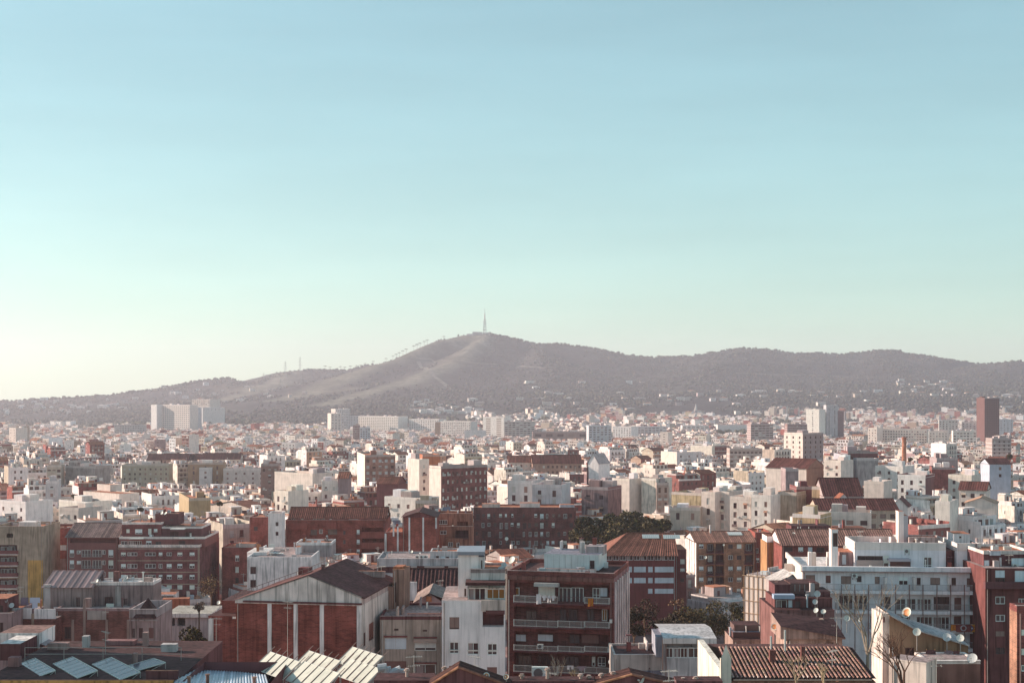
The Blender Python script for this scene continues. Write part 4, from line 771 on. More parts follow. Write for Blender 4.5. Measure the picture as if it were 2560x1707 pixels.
# --- scaffolded, netted building
b = Bld('scaffolded_building', 'building wrapped in sunlit yellow scaffold netting and thin poles', 1867, 1936, 1436, 215, -42, 9, bot=1590, land='the netted scaffold')
b.block('wall', 1867, 1936, 1436, None, col=CREAM, m='S', floor=CONC)
z = b.h
for i in range(6):
    for j in range(7): sc = MB(); u = b.w * i / 6; sc.box(u + .04, u + b.w / 6 - .04, -.75, -.72, z - 1.9 * (j + 1) + .06, z - 1.9 * j, mixc((.66, .50, .30), (.78, .68, .50), ((i * 5 + j * 3) % 7) / 6), 'C'); obj('net_panel', sc, b.root)
for i in range(7): sc = MB(); u = b.w * i / 6; sc.tube((u, -.82, z - 14), (u, -.82, z + .9), .05, .05, 5, (.30, .18, .10)); obj('scaffold_pole', sc, b.root)
for j in range(8): sc = MB(); sc.tube((-.3, -.86, z - 1.9 * j), (b.w + .3, -.86, z - 1.9 * j), .05, .05, 5, (.30, .18, .10)); obj('scaffold_rail', sc, b.root)
# --- white house with gallery windows and low terrace wall
b = Bld('house', 'small white house with a long gallery window and pale sloping roof sheet', cp('C', 1392, 0)[0], cp('C', 1866, 0)[0], cp('C', 0, 1200)[1], 150, 0, 8, cat='house', bot=1690, land='the gallery-window white house')
bk = b.block('wall', 1392, 1866, 1200, None, col=(.60, .58, .57), m='S', crop='C', roof=None, logg=[(1405, 1206, 1850, 1240, .5)], wins=[(1410, 1242, 1480, 1336, 'g2'), (1484, 1242, 1612, 1336, 'g4'), (1616, 1242, 1725, 1336, 'g2'), (1729, 1242, 1838, 1336, 'g2')])
g = MB(); u0, u1, z1 = bk[0], bk[1], bk[3]; ze = b.z(cp('C', 1600, 0)[0], cp('C', 0, 1150)[1]); zr = b.z(cp('C', 1600, 0)[0], cp('C', 0, 1052)[1], 4.5)
g.poly(((u0 - .1, -.35, ze), (u1 + .1, -.35, ze), (u1 + .1, 4.5, zr), (u0 - .1, 4.5, zr)), (.56, .55, .54), 'S'); g.poly(((u1 + .1, 9, ze), (u0 - .1, 9, ze), (u0 - .1, 4.5, zr), (u1 + .1, 4.5, zr)), (.5, .48, .47), 'S')
g.box(u0 - .1, u1 + .1, -.35, .0, z1, ze, OFFW, 'S'); g.poly(((u0, 0, z1), (u0, 4.5, zr - .1), (u0, 9, z1)), SLATE, 'S'); g.poly(((u1, 0, z1), (u1, 9, z1), (u1, 4.5, zr - .1)), SLATE, 'S'); obj('roof', g, b.root)
b.block('side_wing', 1325, 1392, 1150, 1330, 1, 5, (.36, .37, .42), 'S', crop='C', floor=SLATE); b.box('downpipe', 1378, 1390, 1170, 1470, -.15, .15, (.30, .18, .15), 'P', 'C')
b = Bld('terrace_wall', 'low pale terrace wall with drain holes beside the gallery-window house', cp('C', 936, 0)[0], cp('C', 1388, 0)[0], cp('C', 0, 1335)[1], 152, 0, 7, cat='wall', bot=1690)
b.block('wall', 936, 1388, 1335, None, 0, 7, (.52, .47, .43), 'S', crop='C', floor=DMAROON, wins=[(1064, 1418, 1078, 1432, 'v'), (1256, 1424, 1270, 1440, 'v')], par=.2)
b.box('wall_base', 936, 1388, 1452, 1500, -.08, .08, SLATE, 'S', 'C')
b = Bld('shed', 'dark boxy rooftop shed on a tan wall left of the tan lean-to hut', cp('C', 2028, 0)[0], cp('C', 2284, 0)[0], cp('C', 0, 1180)[1], 132, 0, 5, cat='shed', bot=1625)
b.block('wall', 2028, 2284, 1180, None, col=(.34, .24, .20), m='S', crop='C', floor=DMAROON); b.block('metal_box', 2030, 2280, 1110, 1178, 1, 3, DMAROON, 'P', crop='C', floor=SLATE); b.block('metal_box', 2040, 2278, 1046, 1110, 1.6, 2.5, (.10, .055, .05), 'P', crop='C', floor=DMAROON)
for x in (2150, 2275): b.box('metal_strap', x, x + 5, 1050, 1108, .95, .6, GREY, 'P', 'C')
b.box('flue', 1998, 2012, 1055, 1195, 2, .3, STEEL, 'P', 'C')

# ================================================================ fourth quarter
b = Bld('apartment_building', 'long white apartment block with railed balconies, steel posts and rooftop towers', cp('D', 316, 0)[0], cp('D', 1972, 0)[0], cp('D', 0, 545)[1], 196, -4, 17, bot=1700, land='the long white balcony block')
W = [(345, 575, 432, 645, 'k'), (530, 580, 576, 650, 'k'), (670, 585, 762, 657, 'k2'), (815, 585, 858, 640, 'd'), (980, 590, 1025, 657, 'k'), (1200, 595, 1286, 668, 'b'), (1365, 600, 1402, 672, 'd'), (1490, 600, 1580, 668, 'k'), (1685, 600, 1726, 676, 'd'), (1825, 605, 1920, 682, 'k')]
W += [(650, 760, 780, 900, 'g3'), (790, 760, 915, 900, 'g3'), (1060, 775, 1125, 900, 'd'), (1172, 790, 1265, 900, 'g2'), (1272, 792, 1358, 900, 'g2'), (1368, 792, 1500, 905, 'g4'), (1520, 775, 1668, 905, 'd3'), (1710, 782, 1776, 905, 'k'), (1840, 780, 1895, 912, 'p'), (1898, 780, 1950, 912, 'g1')]
W += [(940, 950, 1030, 1070, 'k2'), (1130, 955, 1290, 1075, 'd3'), (1362, 958, 1510, 1072, 'g4'), (1516, 960, 1668, 1074, 'g4'), (1706, 952, 1776, 1075, 'k'), (1862, 950, 1950, 1078, 'd2'), (1866, 1115, 1930, 1220, 'w'), (1706, 1125, 1780, 1230, 'd'), (1500, 1130, 1640, 1230, 'd3')]
bk = b.block('wall', 316, 1972, 545, None, col=(.82, .82, .82), m='W', crop='D', wins=W, roof='flat', side=(.74, .71, .62), floor=OFFW)
b.box('parapet', 312, 1980, 503, 545, -.5, .6, (.82, .82, .82), 'W', 'D'); b.box('parapet_return', 300, 316, 492, 545, -.2, 17, CREAM, 'W', 'D'); b.box('cornice', 312, 1980, 546, 552, -.7, .7, (.25, .15, .14), 'W', 'D')
for y0, y1, x0 in ((662, 722, 478), (842, 905, 630), (1022, 1078, 930), (1190, 1250, 1300)): b.balcony(x0, 1962, y0, y1, 'D', 1.25, (.80, .80, .80), (.46, .38, .37), thick=.45, step=.16, bar=.035)
for x in (670, 795, 920, 1042, 1168, 1295, 1420, 1548, 1674, 1800, 1940): b.box('steel_post', x, x + 7, 665, 1320, -1.4, .1, (.13, .06, .055), 'P', 'D')
b.box('downpipe', 1978, 1992, 690, 1370, .2, .2, (.45, .46, .5), 'P', 'D')
for i, x in enumerate((1075, 1340, 1660)): b.box('balcony_divider', x, x + 18, 600, 716, -1.15, 1.1, OFFW, 'W', 'D')
b.block('penthouse', 805, 1632, 345, 520, 3.0, 9, (.78, .78, .80), 'W', crop='D', par=.9, parc=OFFW, wins=[(820, 400, 1055, 500, 'd3'), (1120, 440, 1310, 515, 'k3'), (1430, 412, 1506, 518, 'w2'), (1060, 395, 1110, 510, 'b')]); b.box('awning', 1112, 1312, 430, 452, 1.6, 1.4, (.45, .42, .45), 'C', 'D'); b.box('awning', 815, 1060, 440, 505, 2.4, .3, (.40, .32, .29), 'C', 'D')
b.block('penthouse', 1736, 1958, 355, 520, 3.0, 9, (.78, .78, .80), 'W', crop='D', par=.9, parc=OFFW, wins=[(1806, 440, 1880, 520, 'd2')]); b.block('penthouse', 1632, 1736, 360, 520, 4.5, 7, DMAROON, 'S', crop='D', floor=DMAROON)  # maroon block stands in for the dark gap between the white penthouses
b.block('rooftop_room', 1296, 1606, 252, 345, 7, 4, GREY, 'S', crop='D', wins=[(1328, 262, 1364, 338, 'v'), (1446, 262, 1472, 284, 'v')], floor=TERRA, par=.2); b.block('rooftop_room', 1704, 1854, 205, 355, 6, 4, (.62, .63, .64), 'S', crop='D', wins=[(1755, 220, 1775, 238, 'v')]); b.block('rooftop_room', 655, 805, 372, 500, 5, 5, MAUVE, 'S', crop='D', wins=[(680, 388, 718, 480, 'p')])
b.block('lift_tower', 582, 642, 165, 520, 2.4, 2.2, WHITE, 'W', crop='D', wins=[(596, 190, 640, 315, 'v')], side=CREAM); b.block('lift_tower', 1198, 1246, 0, 345, 8, 2.0, WHITE, 'W', crop='D', side=CREAM); b.block('lift_tower', 1246, 1286, 38, 345, 8.3, 2.5, (.5, .52, .56), 'W', crop='D')
for x0, x1, t in ((374, 402, 368), (402, 442, 372), (545, 580, 370)): b.box('chimney', x0, x1, t, 500, 5, 1.0, OFFW if x0 != 402 else PINK, 'W', 'D')
b.box('terrace_hut_wall', 155, 312, 472, 545, 8, .3, CREAM, 'W', 'D')
b = Bld('apartment_building', 'maroon block with tall pale shutters at the end of the white block', cp('D', 1996, 0)[0], cp('D', 2440, 0)[0], cp('D', 0, 520)[1], 188, 0, 14, bot=1707, land='the maroon shuttered block')
W = [(2086, 532, 2176, 600, 'p'), (2086, 602, 2176, 690, 'd2'), (2266, 535, 2360, 672, 'p'), (2088, 772, 2176, 842, 'w'), (2300, 790, 2360, 860, 'w'), (2090, 940, 2176, 1002, 'w'), (2090, 1090, 2176, 1140, 'k'), (2290, 950, 2360, 1010, 'k'), (2090, 1240, 2176, 1300, 'd')]
b.block('wall', 1996, 2440, 520, None, col=(.105, .043, .038), m='S', crop='D', wins=W, floor=CONC); b.block('penthouse', 1980, 2440, 385, 520, 2.5, 9, DMAROON, 'S', crop='D', par=.3, parc=OFFW, wins=[(2044, 420, 2136, 485, 'k2'), (1985, 440, 2032, 500, 'p'), (2235, 420, 2352, 520, 'p2')]); b.block('penthouse', 2040, 2136, 362, 396, 2.2, 1, (.6, .62, .66), 'W', crop='D')
b.balcony(1996, 2440, 655, 690, 'D', .8, DMAROON, DMAROON, solid=True)
b = Bld('apartment_building', 'brick corner building with sunlight painted orange along its edge at the picture border', cp('D', 2285, 0)[0], cp('D', 2560, 0)[0], cp('D', 0, 915)[1], 108, 0, 1.6, bot=1707)
b.block('wall', 2285, 2560, 915, None, col=(.15, .06, .052), m='B', crop='D', side=(.30, .17, .12), wins=[(2325, 1075, 2360, 1130, 'b'), (2325, 1250, 2360, 1310, 'b'), (2325, 1400, 2360, 1460, 'w')], par=.35)  # side walls' orange puts the sunlight on the brick into the colour
b = Bld('shed', 'ochre lean-to shed with sunlit end wall, sloping tin roof and a clothes line', cp('D', 1115, 0)[0], cp('D', 1838, 0)[0], cp('D', 0, 1225)[1], 118, 3, 3.6, cat='shed', bot=1660, land='the ochre lean-to shed')
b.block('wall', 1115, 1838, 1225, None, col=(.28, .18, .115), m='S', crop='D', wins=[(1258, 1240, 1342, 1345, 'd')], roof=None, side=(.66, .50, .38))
g = MB(); tl = [(1112, 945), (1360, 1082), (1838, 1222)]; PT = [(b.u(cp('D', x, 0)[0]), b.z(cp('D', x, 0)[0], cp('D', 0, y)[1])) for x, y in tl]; zb = b.h
for (ua, za), (ub, zc) in zip(PT[:-1], PT[1:]):
    g.poly(((ua, 0, zb), (ub, 0, zb), (ub, 0, zc), (ua, 0, za)), (.28, .18, .115), 'S'); g.poly(((ua, -.3, za + .08), (ub, -.3, zc + .08), (ub, 3.8, zc + .5), (ua, 3.8, za + .5)), (.40, .38, .38), 'S'); g.poly(((ua, -.3, za - .02), (ua, 3.8, za + .4), (ub, 3.8, zc + .4), (ub, -.3, zc - .02)), (.3, .2, .15), 'S')
    g.poly(((ua, -.3, za - .02), (ub, -.3, zc - .02), (ub, -.3, zc + .08), (ua, -.3, za + .08)), (.5, .48, .46), 'S')
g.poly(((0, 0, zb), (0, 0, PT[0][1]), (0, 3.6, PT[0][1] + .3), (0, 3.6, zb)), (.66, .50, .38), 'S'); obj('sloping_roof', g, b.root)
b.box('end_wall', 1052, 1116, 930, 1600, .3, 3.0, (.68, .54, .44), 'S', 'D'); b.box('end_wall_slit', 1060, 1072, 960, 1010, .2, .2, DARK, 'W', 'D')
b = Bld('terrace_wall', 'sunlit cream corner wall below the ochre shed', cp('D', 1118, 0)[0], cp('D', 1452, 0)[0], cp('D', 0, 1352)[1], 112, -38, 2.2, cat='wall', bot=1707); b.block('wall', 1118, 1452, 1352, None, col=(.74, .66, .52), m='S', crop='D', floor=CONC)
b = Bld('terrace_wall', 'dark shaded terrace block in front of the ochre shed with dish on its rim', cp('D', 1476, 0)[0], cp('D', 1948, 0)[0], cp('D', 0, 1390)[1], 113, 0, 4, cat='wall', bot=1707); b.block('wall', 1476, 1948, 1390, None, col=(.20, .115, .10), m='S', crop='D', floor=CONC, par=.1, parc=OFFW)
b = Bld('shed', 'tan lean-to hut with a long dark sloping roof above the ribbed tile roof', cp('D', 172, 0)[0], cp('D', 682, 0)[0], cp('D', 0, 1155)[1], 126, 0, 5, cat='shed', bot=1630, land='the tan lean-to hut')
b.block('wall', 172, 682, 1165, None, col=(.40, .29, .24), m='S', crop='D', wins=[(526, 1192, 602, 1275, 'd')], roof=None)
g = MB(); ua, ub = b.u(cp('D', 110, 0)[0]), b.u(cp('D', 705, 0)[0]); za, zc = b.z(cp('D', 110, 0)[0], cp('D', 0, 1040)[1]), b.z(cp('D', 700, 0)[0], cp('D', 0, 1148)[1]); zb = b.h - .05
g.poly(((ua, -.25, zb), (ub, -.25, zb), (ub, -.25, zc), (ua, -.25, za)), (.33, .235, .2), 'S'); g.poly(((ua, -.4, za), (ub, -.4, zc), (ub, 4.5, zc + 1.0), (ua, 4.5, za + .5)), DMAROON, 'T'); g.poly(((ua, -.25, zb), (ua, -.25, za), (ua, 4.5, za + .5), (ua, 4.5, zb)), (.33, .235, .2), 'S'); g.poly(((ua, -.25, zb), (ua, 4.5, zb), (ub, 4.5, zb), (ub, -.25, zb)), DARK, 'S'); obj('sloping_roof', g, b.root)
b.box('chimney', 474, 514, 980, 1020, 3.5, .6, (.5, .36, .28), 'S', 'D')
b = Bld('apartment_building', 'dark cluttered terrace house with a pale blue awning and white parapet band', cp('D', 58, 0)[0], cp('D', 610, 0)[0], cp('D', 0, 905)[1], 166, 0, 10, bot=1560, land='the cluttered terrace house')
b.block('wall', 58, 610, 905, None, col=(.14, .075, .065), m='S', crop='D', floor=DMAROON); b.box('parapet_band', 50, 606, 972, 1032, -.2, .22, OFFW, 'S', 'D'); b.box('parapet_band', 55, 600, 1040, 1058, -.15, .16, GREY, 'S', 'D')
b.block('upper_floor', 60, 590, 795, 905, 2, 6, (.11, .05, .045), 'S', crop='D', wins=[(72, 805, 176, 892, 'g2'), (186, 805, 226, 892, 'p'), (250, 815, 300, 890, 'd')], floor=DMAROON); b.box('awning', 54, 246, 758, 796, .8, 1.2, (.36, .44, .55), 'C', 'D')
b.block('upper_floor', 205, 470, 660, 760, 5, 4, (.12, .06, .055), 'P', crop='D', floor=DMAROON); b.block('upper_floor', 62, 205, 672, 760, 4, 4, DMAROON, 'S', crop='D', floor=DMAROON); b.block('upper_floor', 470, 572, 735, 800, 3, 4, DMAROON, 'S', crop='D', floor=DMAROON)
for x in (245, 290, 335, 380, 425): b.box('roof_strut', x, x + 5, 662, 725, 4.9, .08, GREY, 'P', 'D')
b = Bld('house', 'grey-roofed low gable house under the white block\'s sunlit end', cp('D', 60, 0)[0], cp('D', 280, 0)[0], cp('D', 0, 650)[1], 186, 0, 6, cat='house', bot=1470)
bk = b.block('wall', 60, 285, 652, None, col=(.45, .40, .38), m='S', crop='D', roof=None); g = MB(); zp = b.z(cp('D', 230, 0)[0], cp('D', 0, 572)[1]); u1, z1 = bk[1], bk[3]; up = b.u(cp('D', 228, 0)[0])
g.poly(((0, 0, z1), (u1, 0, z1), (up, 0, zp)), (.42, .38, .37), 'S'); g.poly(((-.2, -.2, z1), (up, -.2, zp + .08), (up, 6, zp + .08), (-.2, 6, z1)), (.5, .47, .44), 'T'); g.poly(((up, -.2, zp + .08), (u1 + .2, -.2, z1), (u1 + .2, 6, z1), (up, 6, zp + .08)), (.5, .47, .44), 'T'); obj('roof', g, b.root)
b = Bld('apartment_building', 'brick row with a wide striped tile roof behind the long white block', cp('D', 128, 0)[0], cp('D', 1185, 0)[0], cp('D', 0, 300)[1], 300, 0, 13, bot=1420, land='the striped tile roof')
bk = b.block('wall', 128, 1185, 300, None, col=(.14, .052, .043), m='B', crop='D', wins=[(278, 320, 324, 362, 'b'), (368, 320, 408, 362, 'p'), (150, 318, 225, 360, 'd2'), (445, 322, 520, 370, 'd2'), (278, 430, 324, 470, 'k'), (150, 420, 225, 470, 'd2')], roof=None); b.pitched(bk, 2.7, (.27, .15, .12), .4, half=7, step=.5, gcol=WHITE)
b.block('upper_roof_room', 215, 575, 130, 215, 9, 6, DMAROON, 'S', crop='D', floor=DMAROON); b.block('upper_roof_room', 640, 905, 152, 222, 9, 6, (.15, .07, .06), 'S', crop='D', floor=TILE); b.block('upper_roof_room', 905, 1150, 205, 235, 8, 5, DMAROON, 'S', crop='D', floor=TILE)
for x in (272, 296, 372): b.box('vent_pipe', x, x + 6, 132, 210, 8.5, .2, OFFW, 'P', 'D')
b = Bld('house', 'small white house over a rough stone wall beside the striped tile roof', cp('D', -10, 0)[0], cp('D', 118, 0)[0], cp('D', 0, 222)[1], 310, 0, 8, cat='house', bot=1390)
b.block('wall', -10, 118, 275, None, col=(.36, .20, .10), m='S', crop='D', roof=None); b.block('upper_floor', -10, 118, 225, 278, 0, 6, WHITE, 'W', crop='D', wins=[(62, 240, 76, 274, 'v')], floor=TILE)

# ================================================================ recognisable buildings of the middle distance and far city
def depback(px0, d, rot, pxb):
    k = (pxb - 1280) / FPX; x0 = (px0 - 1280) / FPX * d; c, s = math.cos(R(rot)), math.sin(R(rot)); return (x0 - k * d) / (s + k * c)
def mid(name, label, crop, x0, x1, y, d, rot=0, dep=14, back=None, col=CREAM, m='W', side=None, sm=None, ybot=None, fl=3.1, sp=2.8, ww=1.2, wh=1.4, rows=6, skip=0.6,
        wcol=(GLASS, GLASS, GLASS, (.52, .49, .46), (.25, .15, .13), (.14, .09, .09)), strip=False, swin=False, roof='flat', par=.9, rc=TERRA, land=None, cat='building', huts=2, nowin=False, bands=None, group=None, topc=None, rise=None):
    if rot < 0: rot = max(-40, rot * 1.55)
    (px0, py), (px1, _) = cp(crop, x0, y), cp(crop, x1, y); bot = cp(crop, 0, ybot)[1] if ybot else py + 30
    if back is not None: dep = max(4, depback(px0, d, rot, cp(crop, back, 0)[0]))
    b = Bld(name, label, px0, px1, py, d, rot, dep, cat, group, bot, land=land); w, h = b.w, b.h; rnd = b.rnd
    wall = MB(); wn = MB(); side = side or col; sm = sm or m; lodq = d > 1100
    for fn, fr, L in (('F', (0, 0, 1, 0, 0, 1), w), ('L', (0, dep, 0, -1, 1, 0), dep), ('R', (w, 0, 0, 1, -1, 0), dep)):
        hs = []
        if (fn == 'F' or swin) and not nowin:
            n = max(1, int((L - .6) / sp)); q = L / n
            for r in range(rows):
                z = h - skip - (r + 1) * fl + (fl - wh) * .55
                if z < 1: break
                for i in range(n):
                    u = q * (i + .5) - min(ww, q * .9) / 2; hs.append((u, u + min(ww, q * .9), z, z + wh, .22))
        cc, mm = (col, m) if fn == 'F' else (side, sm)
        wall_face(wall, fr, 0, L, 0, h, [] if lodq else hs, cc, mm); ox, oy, ux, uy, nx, ny = fr; e = -.05 if lodq else .18
        for a, bb_, z0, z1, _ in hs: wn.poly([(ox + u * ux + e * nx, oy + u * uy + e * ny, z) for u, z in ((a, z0), (bb_, z0), (bb_, z1), (a, z1))], rnd.choice(wcol), 'G')
        if fn == 'F' and d < 760 and hs:
            ex = MB()
            for a, bb_, z0, z1, _ in hs:
                q = rnd.random()
                if q < .22: ex.box(a - .35, bb_ + .35, -.7, 0, z0 - .18, z0 - .02, mixc(cc, GREY, .4), 'W'); ex.box(a - .35, bb_ + .35, -.7, -.64, z0 - .02, z0 + .85, rnd.choice([(.16, .10, .095), (.45, .42, .40), cc]), 'P')
                elif q < .32: ex.poly(((a - .1, -.02, z1 + .1), (bb_ + .1, -.02, z1 + .1), (bb_ + .1, -.75, z1 - .45), (a - .1, -.75, z1 - .45))[::-1], rnd.choice([(.5, .42, .33), (.35, .2, .14), (.6, .57, .52)]), 'C')
                elif q < .40: ex.box(bb_ + .15, bb_ + .85, -.35, 0, z0 - .1, z0 + .45, (.66, .64, .61), 'P')
                elif q < .55: ex.box(a - .12, bb_ + .12, -.12, 0, z0 - .14, z0 - .02, mixc(cc, WHITE, .4), 'W')
            if ex.f: obj('window_fittings', ex, b.root, kind='stuff')
        if strip and fn in 'FL' and not nowin:
            for r in range(rows): z = h - skip - (r + 1) * fl; wall.poly([(ox + u * ux - .12 * nx, oy + u * uy - .12 * ny, zz) for u, zz in ((0, z + .02), (L, z + .02), (L, z + .9), (0, z + .9))], mixc(cc, WHITE, .4), 'W')
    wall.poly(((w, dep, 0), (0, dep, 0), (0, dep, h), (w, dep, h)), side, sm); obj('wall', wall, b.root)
    if wn.f: obj('windows', wn, b.root, kind='stuff')
    if roof == 'flat':
        rb = MB(); rb.box(-.05, w + .05, -.05, dep + .05, h, h + .15, topc or mixc(col, WHITE, .3), 'W', top=rc, topm='T'); obj('roof', rb, b.root)
        if par:
            t = .3; pb = MB(); pc = topc or mixc(col, WHITE, .3); z = h + .15
            pb.box(0, w, 0, t, z, z + par, pc, 'W'); pb.box(0, w, dep - t, dep, z, z + par, pc, 'W'); pb.box(0, t, t, dep - t, z, z + par, side, 'W'); pb.box(w - t, w, t, dep - t, z, z + par, side, 'W'); obj('parapet', pb, b.root)
        for i in range(huts):
            hb = MB(); a, c_, q = rnd.uniform(2.5, min(6, w * .4)), rnd.uniform(2.5, min(5, dep * .5)), rnd.uniform(2, 3.2); x, yy = rnd.uniform(.5, max(.6, w - a - .5)), rnd.uniform(dep * .3, max(dep * .31, dep - c_ - .5))
            hb.box(x, x + a, yy, yy + c_, h + .15, h + q, vary(rnd.choice([WHITE, OFFW, col, GREY]), rnd), 'W'); obj('rooftop_room', hb, b.root)
    elif roof == 'gable':
        b.pitched((0, w, 0, h, 0, dep), rise or dep * .18, rc, .4, step=.8, gcol=side, gm=sm)
    elif roof == 'endgable':
        g = MB(); z = h + (rise or w * .2); 
        g.poly(((-.4, -.4, h), (w / 2, -.4, z), (w / 2, dep, z), (-.4, dep, h)), rc, 'T'); g.poly(((w / 2, -.4, z), (w + .4, -.4, h), (w + .4, dep, h), (w / 2, dep, z)), rc, 'T'); obj('roof', g, b.root)
        g = MB(); g.poly(((0, 0, h), (w, 0, h), (w / 2, 0, z - .05)), col, m); g.poly(((0, dep, h), (w / 2, dep, z - .05), (w, dep, h)), col, m); obj('gable', g, b.root)
    return b
AB = 'apartment_building'; _rc = random.Random(8); rnd_c = _rc.choice
# --- middle distance
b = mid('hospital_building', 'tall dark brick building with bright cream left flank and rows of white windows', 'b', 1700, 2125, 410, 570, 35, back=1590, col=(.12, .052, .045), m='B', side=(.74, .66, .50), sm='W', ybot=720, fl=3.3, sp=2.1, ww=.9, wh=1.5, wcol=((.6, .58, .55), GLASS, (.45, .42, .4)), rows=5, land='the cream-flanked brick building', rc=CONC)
b = mid(AB, 'blank cream slab standing against the cream-flanked brick building', 'b', 1500, 1590, 345, 585, 35, back=1395, col=CREAM, side=(.74, .66, .50), ybot=600, sp=3, rows=4, huts=1)
b = mid(AB, 'orange rooftop drum house behind the blank cream slab', 'b', 1530, 1690, 300, 615, 20, dep=10, col=(.42, .16, .09), ybot=345, nowin=True, huts=0, roof='flat')
b = mid(AB, 'long sage-beige block pierced by a regular grid of small square windows', 'a', 1120, 1550, 385, 900, 4, dep=16, col=(.40, .36, .27), ybot=590, sp=3.0, ww=1.15, wh=1.3, rows=5, fl=3.1, land='the sage-beige window grid')
b = mid(AB, 'brown twin-towered front with tall narrow arches behind the garden', 'a', 1725, 2050, 372, 905, 4, dep=14, col=(.30, .20, .13), ybot=600, sp=5.5, ww=1.1, wh=2.2, rows=5, land='the brown twin-towered front')
b = mid(AB, 'white flat panel front with two window columns between brown towers', 'a', 1830, 1945, 415, 900, 4, dep=4, col=(.58, .57, .55), ybot=600, sp=5.5, ww=1.5, wh=1.4, rows=5, huts=0)
b = mid(AB, 'wide grey-white front ruled by thin string lines and small windows', 'a', 2052, 2440, 425, 895, 4, dep=14, col=(.50, .48, .45), ybot=590, sp=4.6, ww=1.3, wh=1.4, rows=5)
for x0_, x1_, y_, nm_ in ((1350, 1478, 330, 'first'), (1488, 1600, 325, 'second'), (1606, 1722, 328, 'third'), (1728, 1842, 330, 'fourth'), (1850, 2205, 322, 'widest, last')):
    mid(AB, nm_ + ' of the dark mansard roofs in a row above the brown twin-towered front', 'a', x0_, x1_, y_, 1010 + (x0_ % 7), 2, dep=16, col=rnd_c([(.62, .55, .45), (.3, .2, .16), (.45, .36, .3)]), ybot=360, roof='gable', rise=4.2, rc=(.11, .048, .045), sp=3, rows=3, skip=.4)
b = mid(AB, 'grey concrete blank-walled block with a narrow beige fin', 'a', 600, 875, 400, 760, -12, dep=14, col=(.34, .30, .28), m='S', ybot=530, nowin=True, huts=1, land='the blank concrete block')
b = mid(AB, 'blank grey stair core rising above the concrete block', 'a', 632, 735, 352, 765, -12, dep=8, col=(.36, .32, .30), m='S', ybot=500, nowin=True, huts=0)
b = mid(AB, 'beige balcony-fronted block beside the blank concrete block', 'a', 430, 562, 395, 750, 10, dep=14, col=BEIGE, ybot=540, strip=True, sp=2.2, ww=1.7, wh=1.6, rows=5)
b = mid(AB, 'broad cream blank wall shaped like a T against the roofs', 'a', 765, 1095, 622, 610, -38, dep=10, col=(.74, .66, .52), ybot=770, nowin=True, huts=0, par=.2, land='the T-shaped cream wall')
b = mid(AB, 'square cream upstand on top of the broad blank wall', 'a', 893, 1012, 556, 618, -38, dep=6, col=(.74, .66, .52), ybot=622, nowin=True, huts=0, par=.2)
b = mid(AB, 'pale grey narrow block with a tall window column and dark roof next door', 'a', 420, 530, 545, 620, 12, dep=14, col=(.58, .57, .56), ybot=720, sp=4, rows=4, huts=1)
b = mid(AB, 'olive tan double-fronted block with a plain rounded corner', 'a', 1735, 1935, 705, 520, 20, back=1645, col=(.37, .28, .17), m='W', side=(.40, .31, .19), ybot=860, nowin=True, huts=2, land='the olive tan block')
b = mid(AB, 'cream house with orange-lit gable end and small terrace awnings', 'a', 1935, 2290, 740, 560, -30, dep=10, col=(.72, .58, .40), ybot=830, roof='endgable', rise=2, rc=TILE, nowin=True)
b = mid(AB, 'white low front with cream flank below the T-shaped wall', 'a', 540, 790, 715, 560, -35, dep=12, col=(.74, .71, .62), ybot=790, nowin=True, huts=2)
b = mid(AB, 'white sunlit house with small square windows and dark lean-to roof', 'a', -10, 235, 720, 520, -22, dep=12, col=WHITE, ybot=790, sp=4.5, rows=2, huts=2)
b = mid(AB, 'salmon terrace house with bay of tall windows', 'a', 545, 720, 790, 470, -18, dep=11, col=(.60, .44, .32), ybot=882, sp=2.4, rows=2, huts=1)
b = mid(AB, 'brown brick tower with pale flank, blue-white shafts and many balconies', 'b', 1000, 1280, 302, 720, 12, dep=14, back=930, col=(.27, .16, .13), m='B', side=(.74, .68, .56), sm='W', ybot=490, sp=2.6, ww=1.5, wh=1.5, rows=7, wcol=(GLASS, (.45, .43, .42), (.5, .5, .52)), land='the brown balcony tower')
b = mid(AB, 'long cream blank rear wall with drainpipe and grey end house', 'b', 170, 520, 455, 640, -25, dep=12, col=(.72, .64, .47), ybot=580, nowin=True, huts=2, land='the long cream rear wall')
b = mid(AB, 'grey block with two big white windows at the end of the cream wall', 'b', 522, 650, 485, 640, 0, dep=10, col=(.45, .42, .41), ybot=580, sp=4.5, ww=2, wh=1.5, rows=2, wcol=((.6, .6, .62),), huts=1)
b = mid(AB, 'brown five-storey block with even windows at the edge of the cream wall', 'b', 45, 205, 385, 700, 6, dep=12, col=(.24, .16, .14), ybot=580, sp=2.6, rows=5)
b = mid(AB, 'white ornate front with arched openings beside dark tile roofs', 'b', 175, 295, 632, 520, -30, dep=10, col=(.74, .68, .55), ybot=750, sp=3.2, ww=1.2, wh=2, rows=3)
b = mid(AB, 'mauve blank gable wall with a white house attached', 'b', 755, 845, 495, 560, 0, dep=12, col=(.27, .20, .20), ybot=640, nowin=True, huts=0, roof='gable', rc=TILE)
b = mid(AB, 'white three-window house leaning on the mauve blank wall', 'b', 605, 752, 545, 560, 8, dep=10, col=(.66, .64, .58), ybot=640, sp=2, ww=.9, wh=1.5, rows=2)
b = mid(AB, 'dark maroon blank wall under a stepped tile roof', 'b', 1110, 1305, 545, 520, -6, dep=12, col=(.13, .055, .05), ybot=660, nowin=True, roof='gable', rc=(.18, .07, .05))
b = mid(AB, 'white low house with a row of small windows below the cream slab', 'b', 1180, 1530, 690, 480, -20, dep=10, col=(.72, .70, .64), ybot=800, sp=3.6, rows=2, huts=3, land='the white low house')
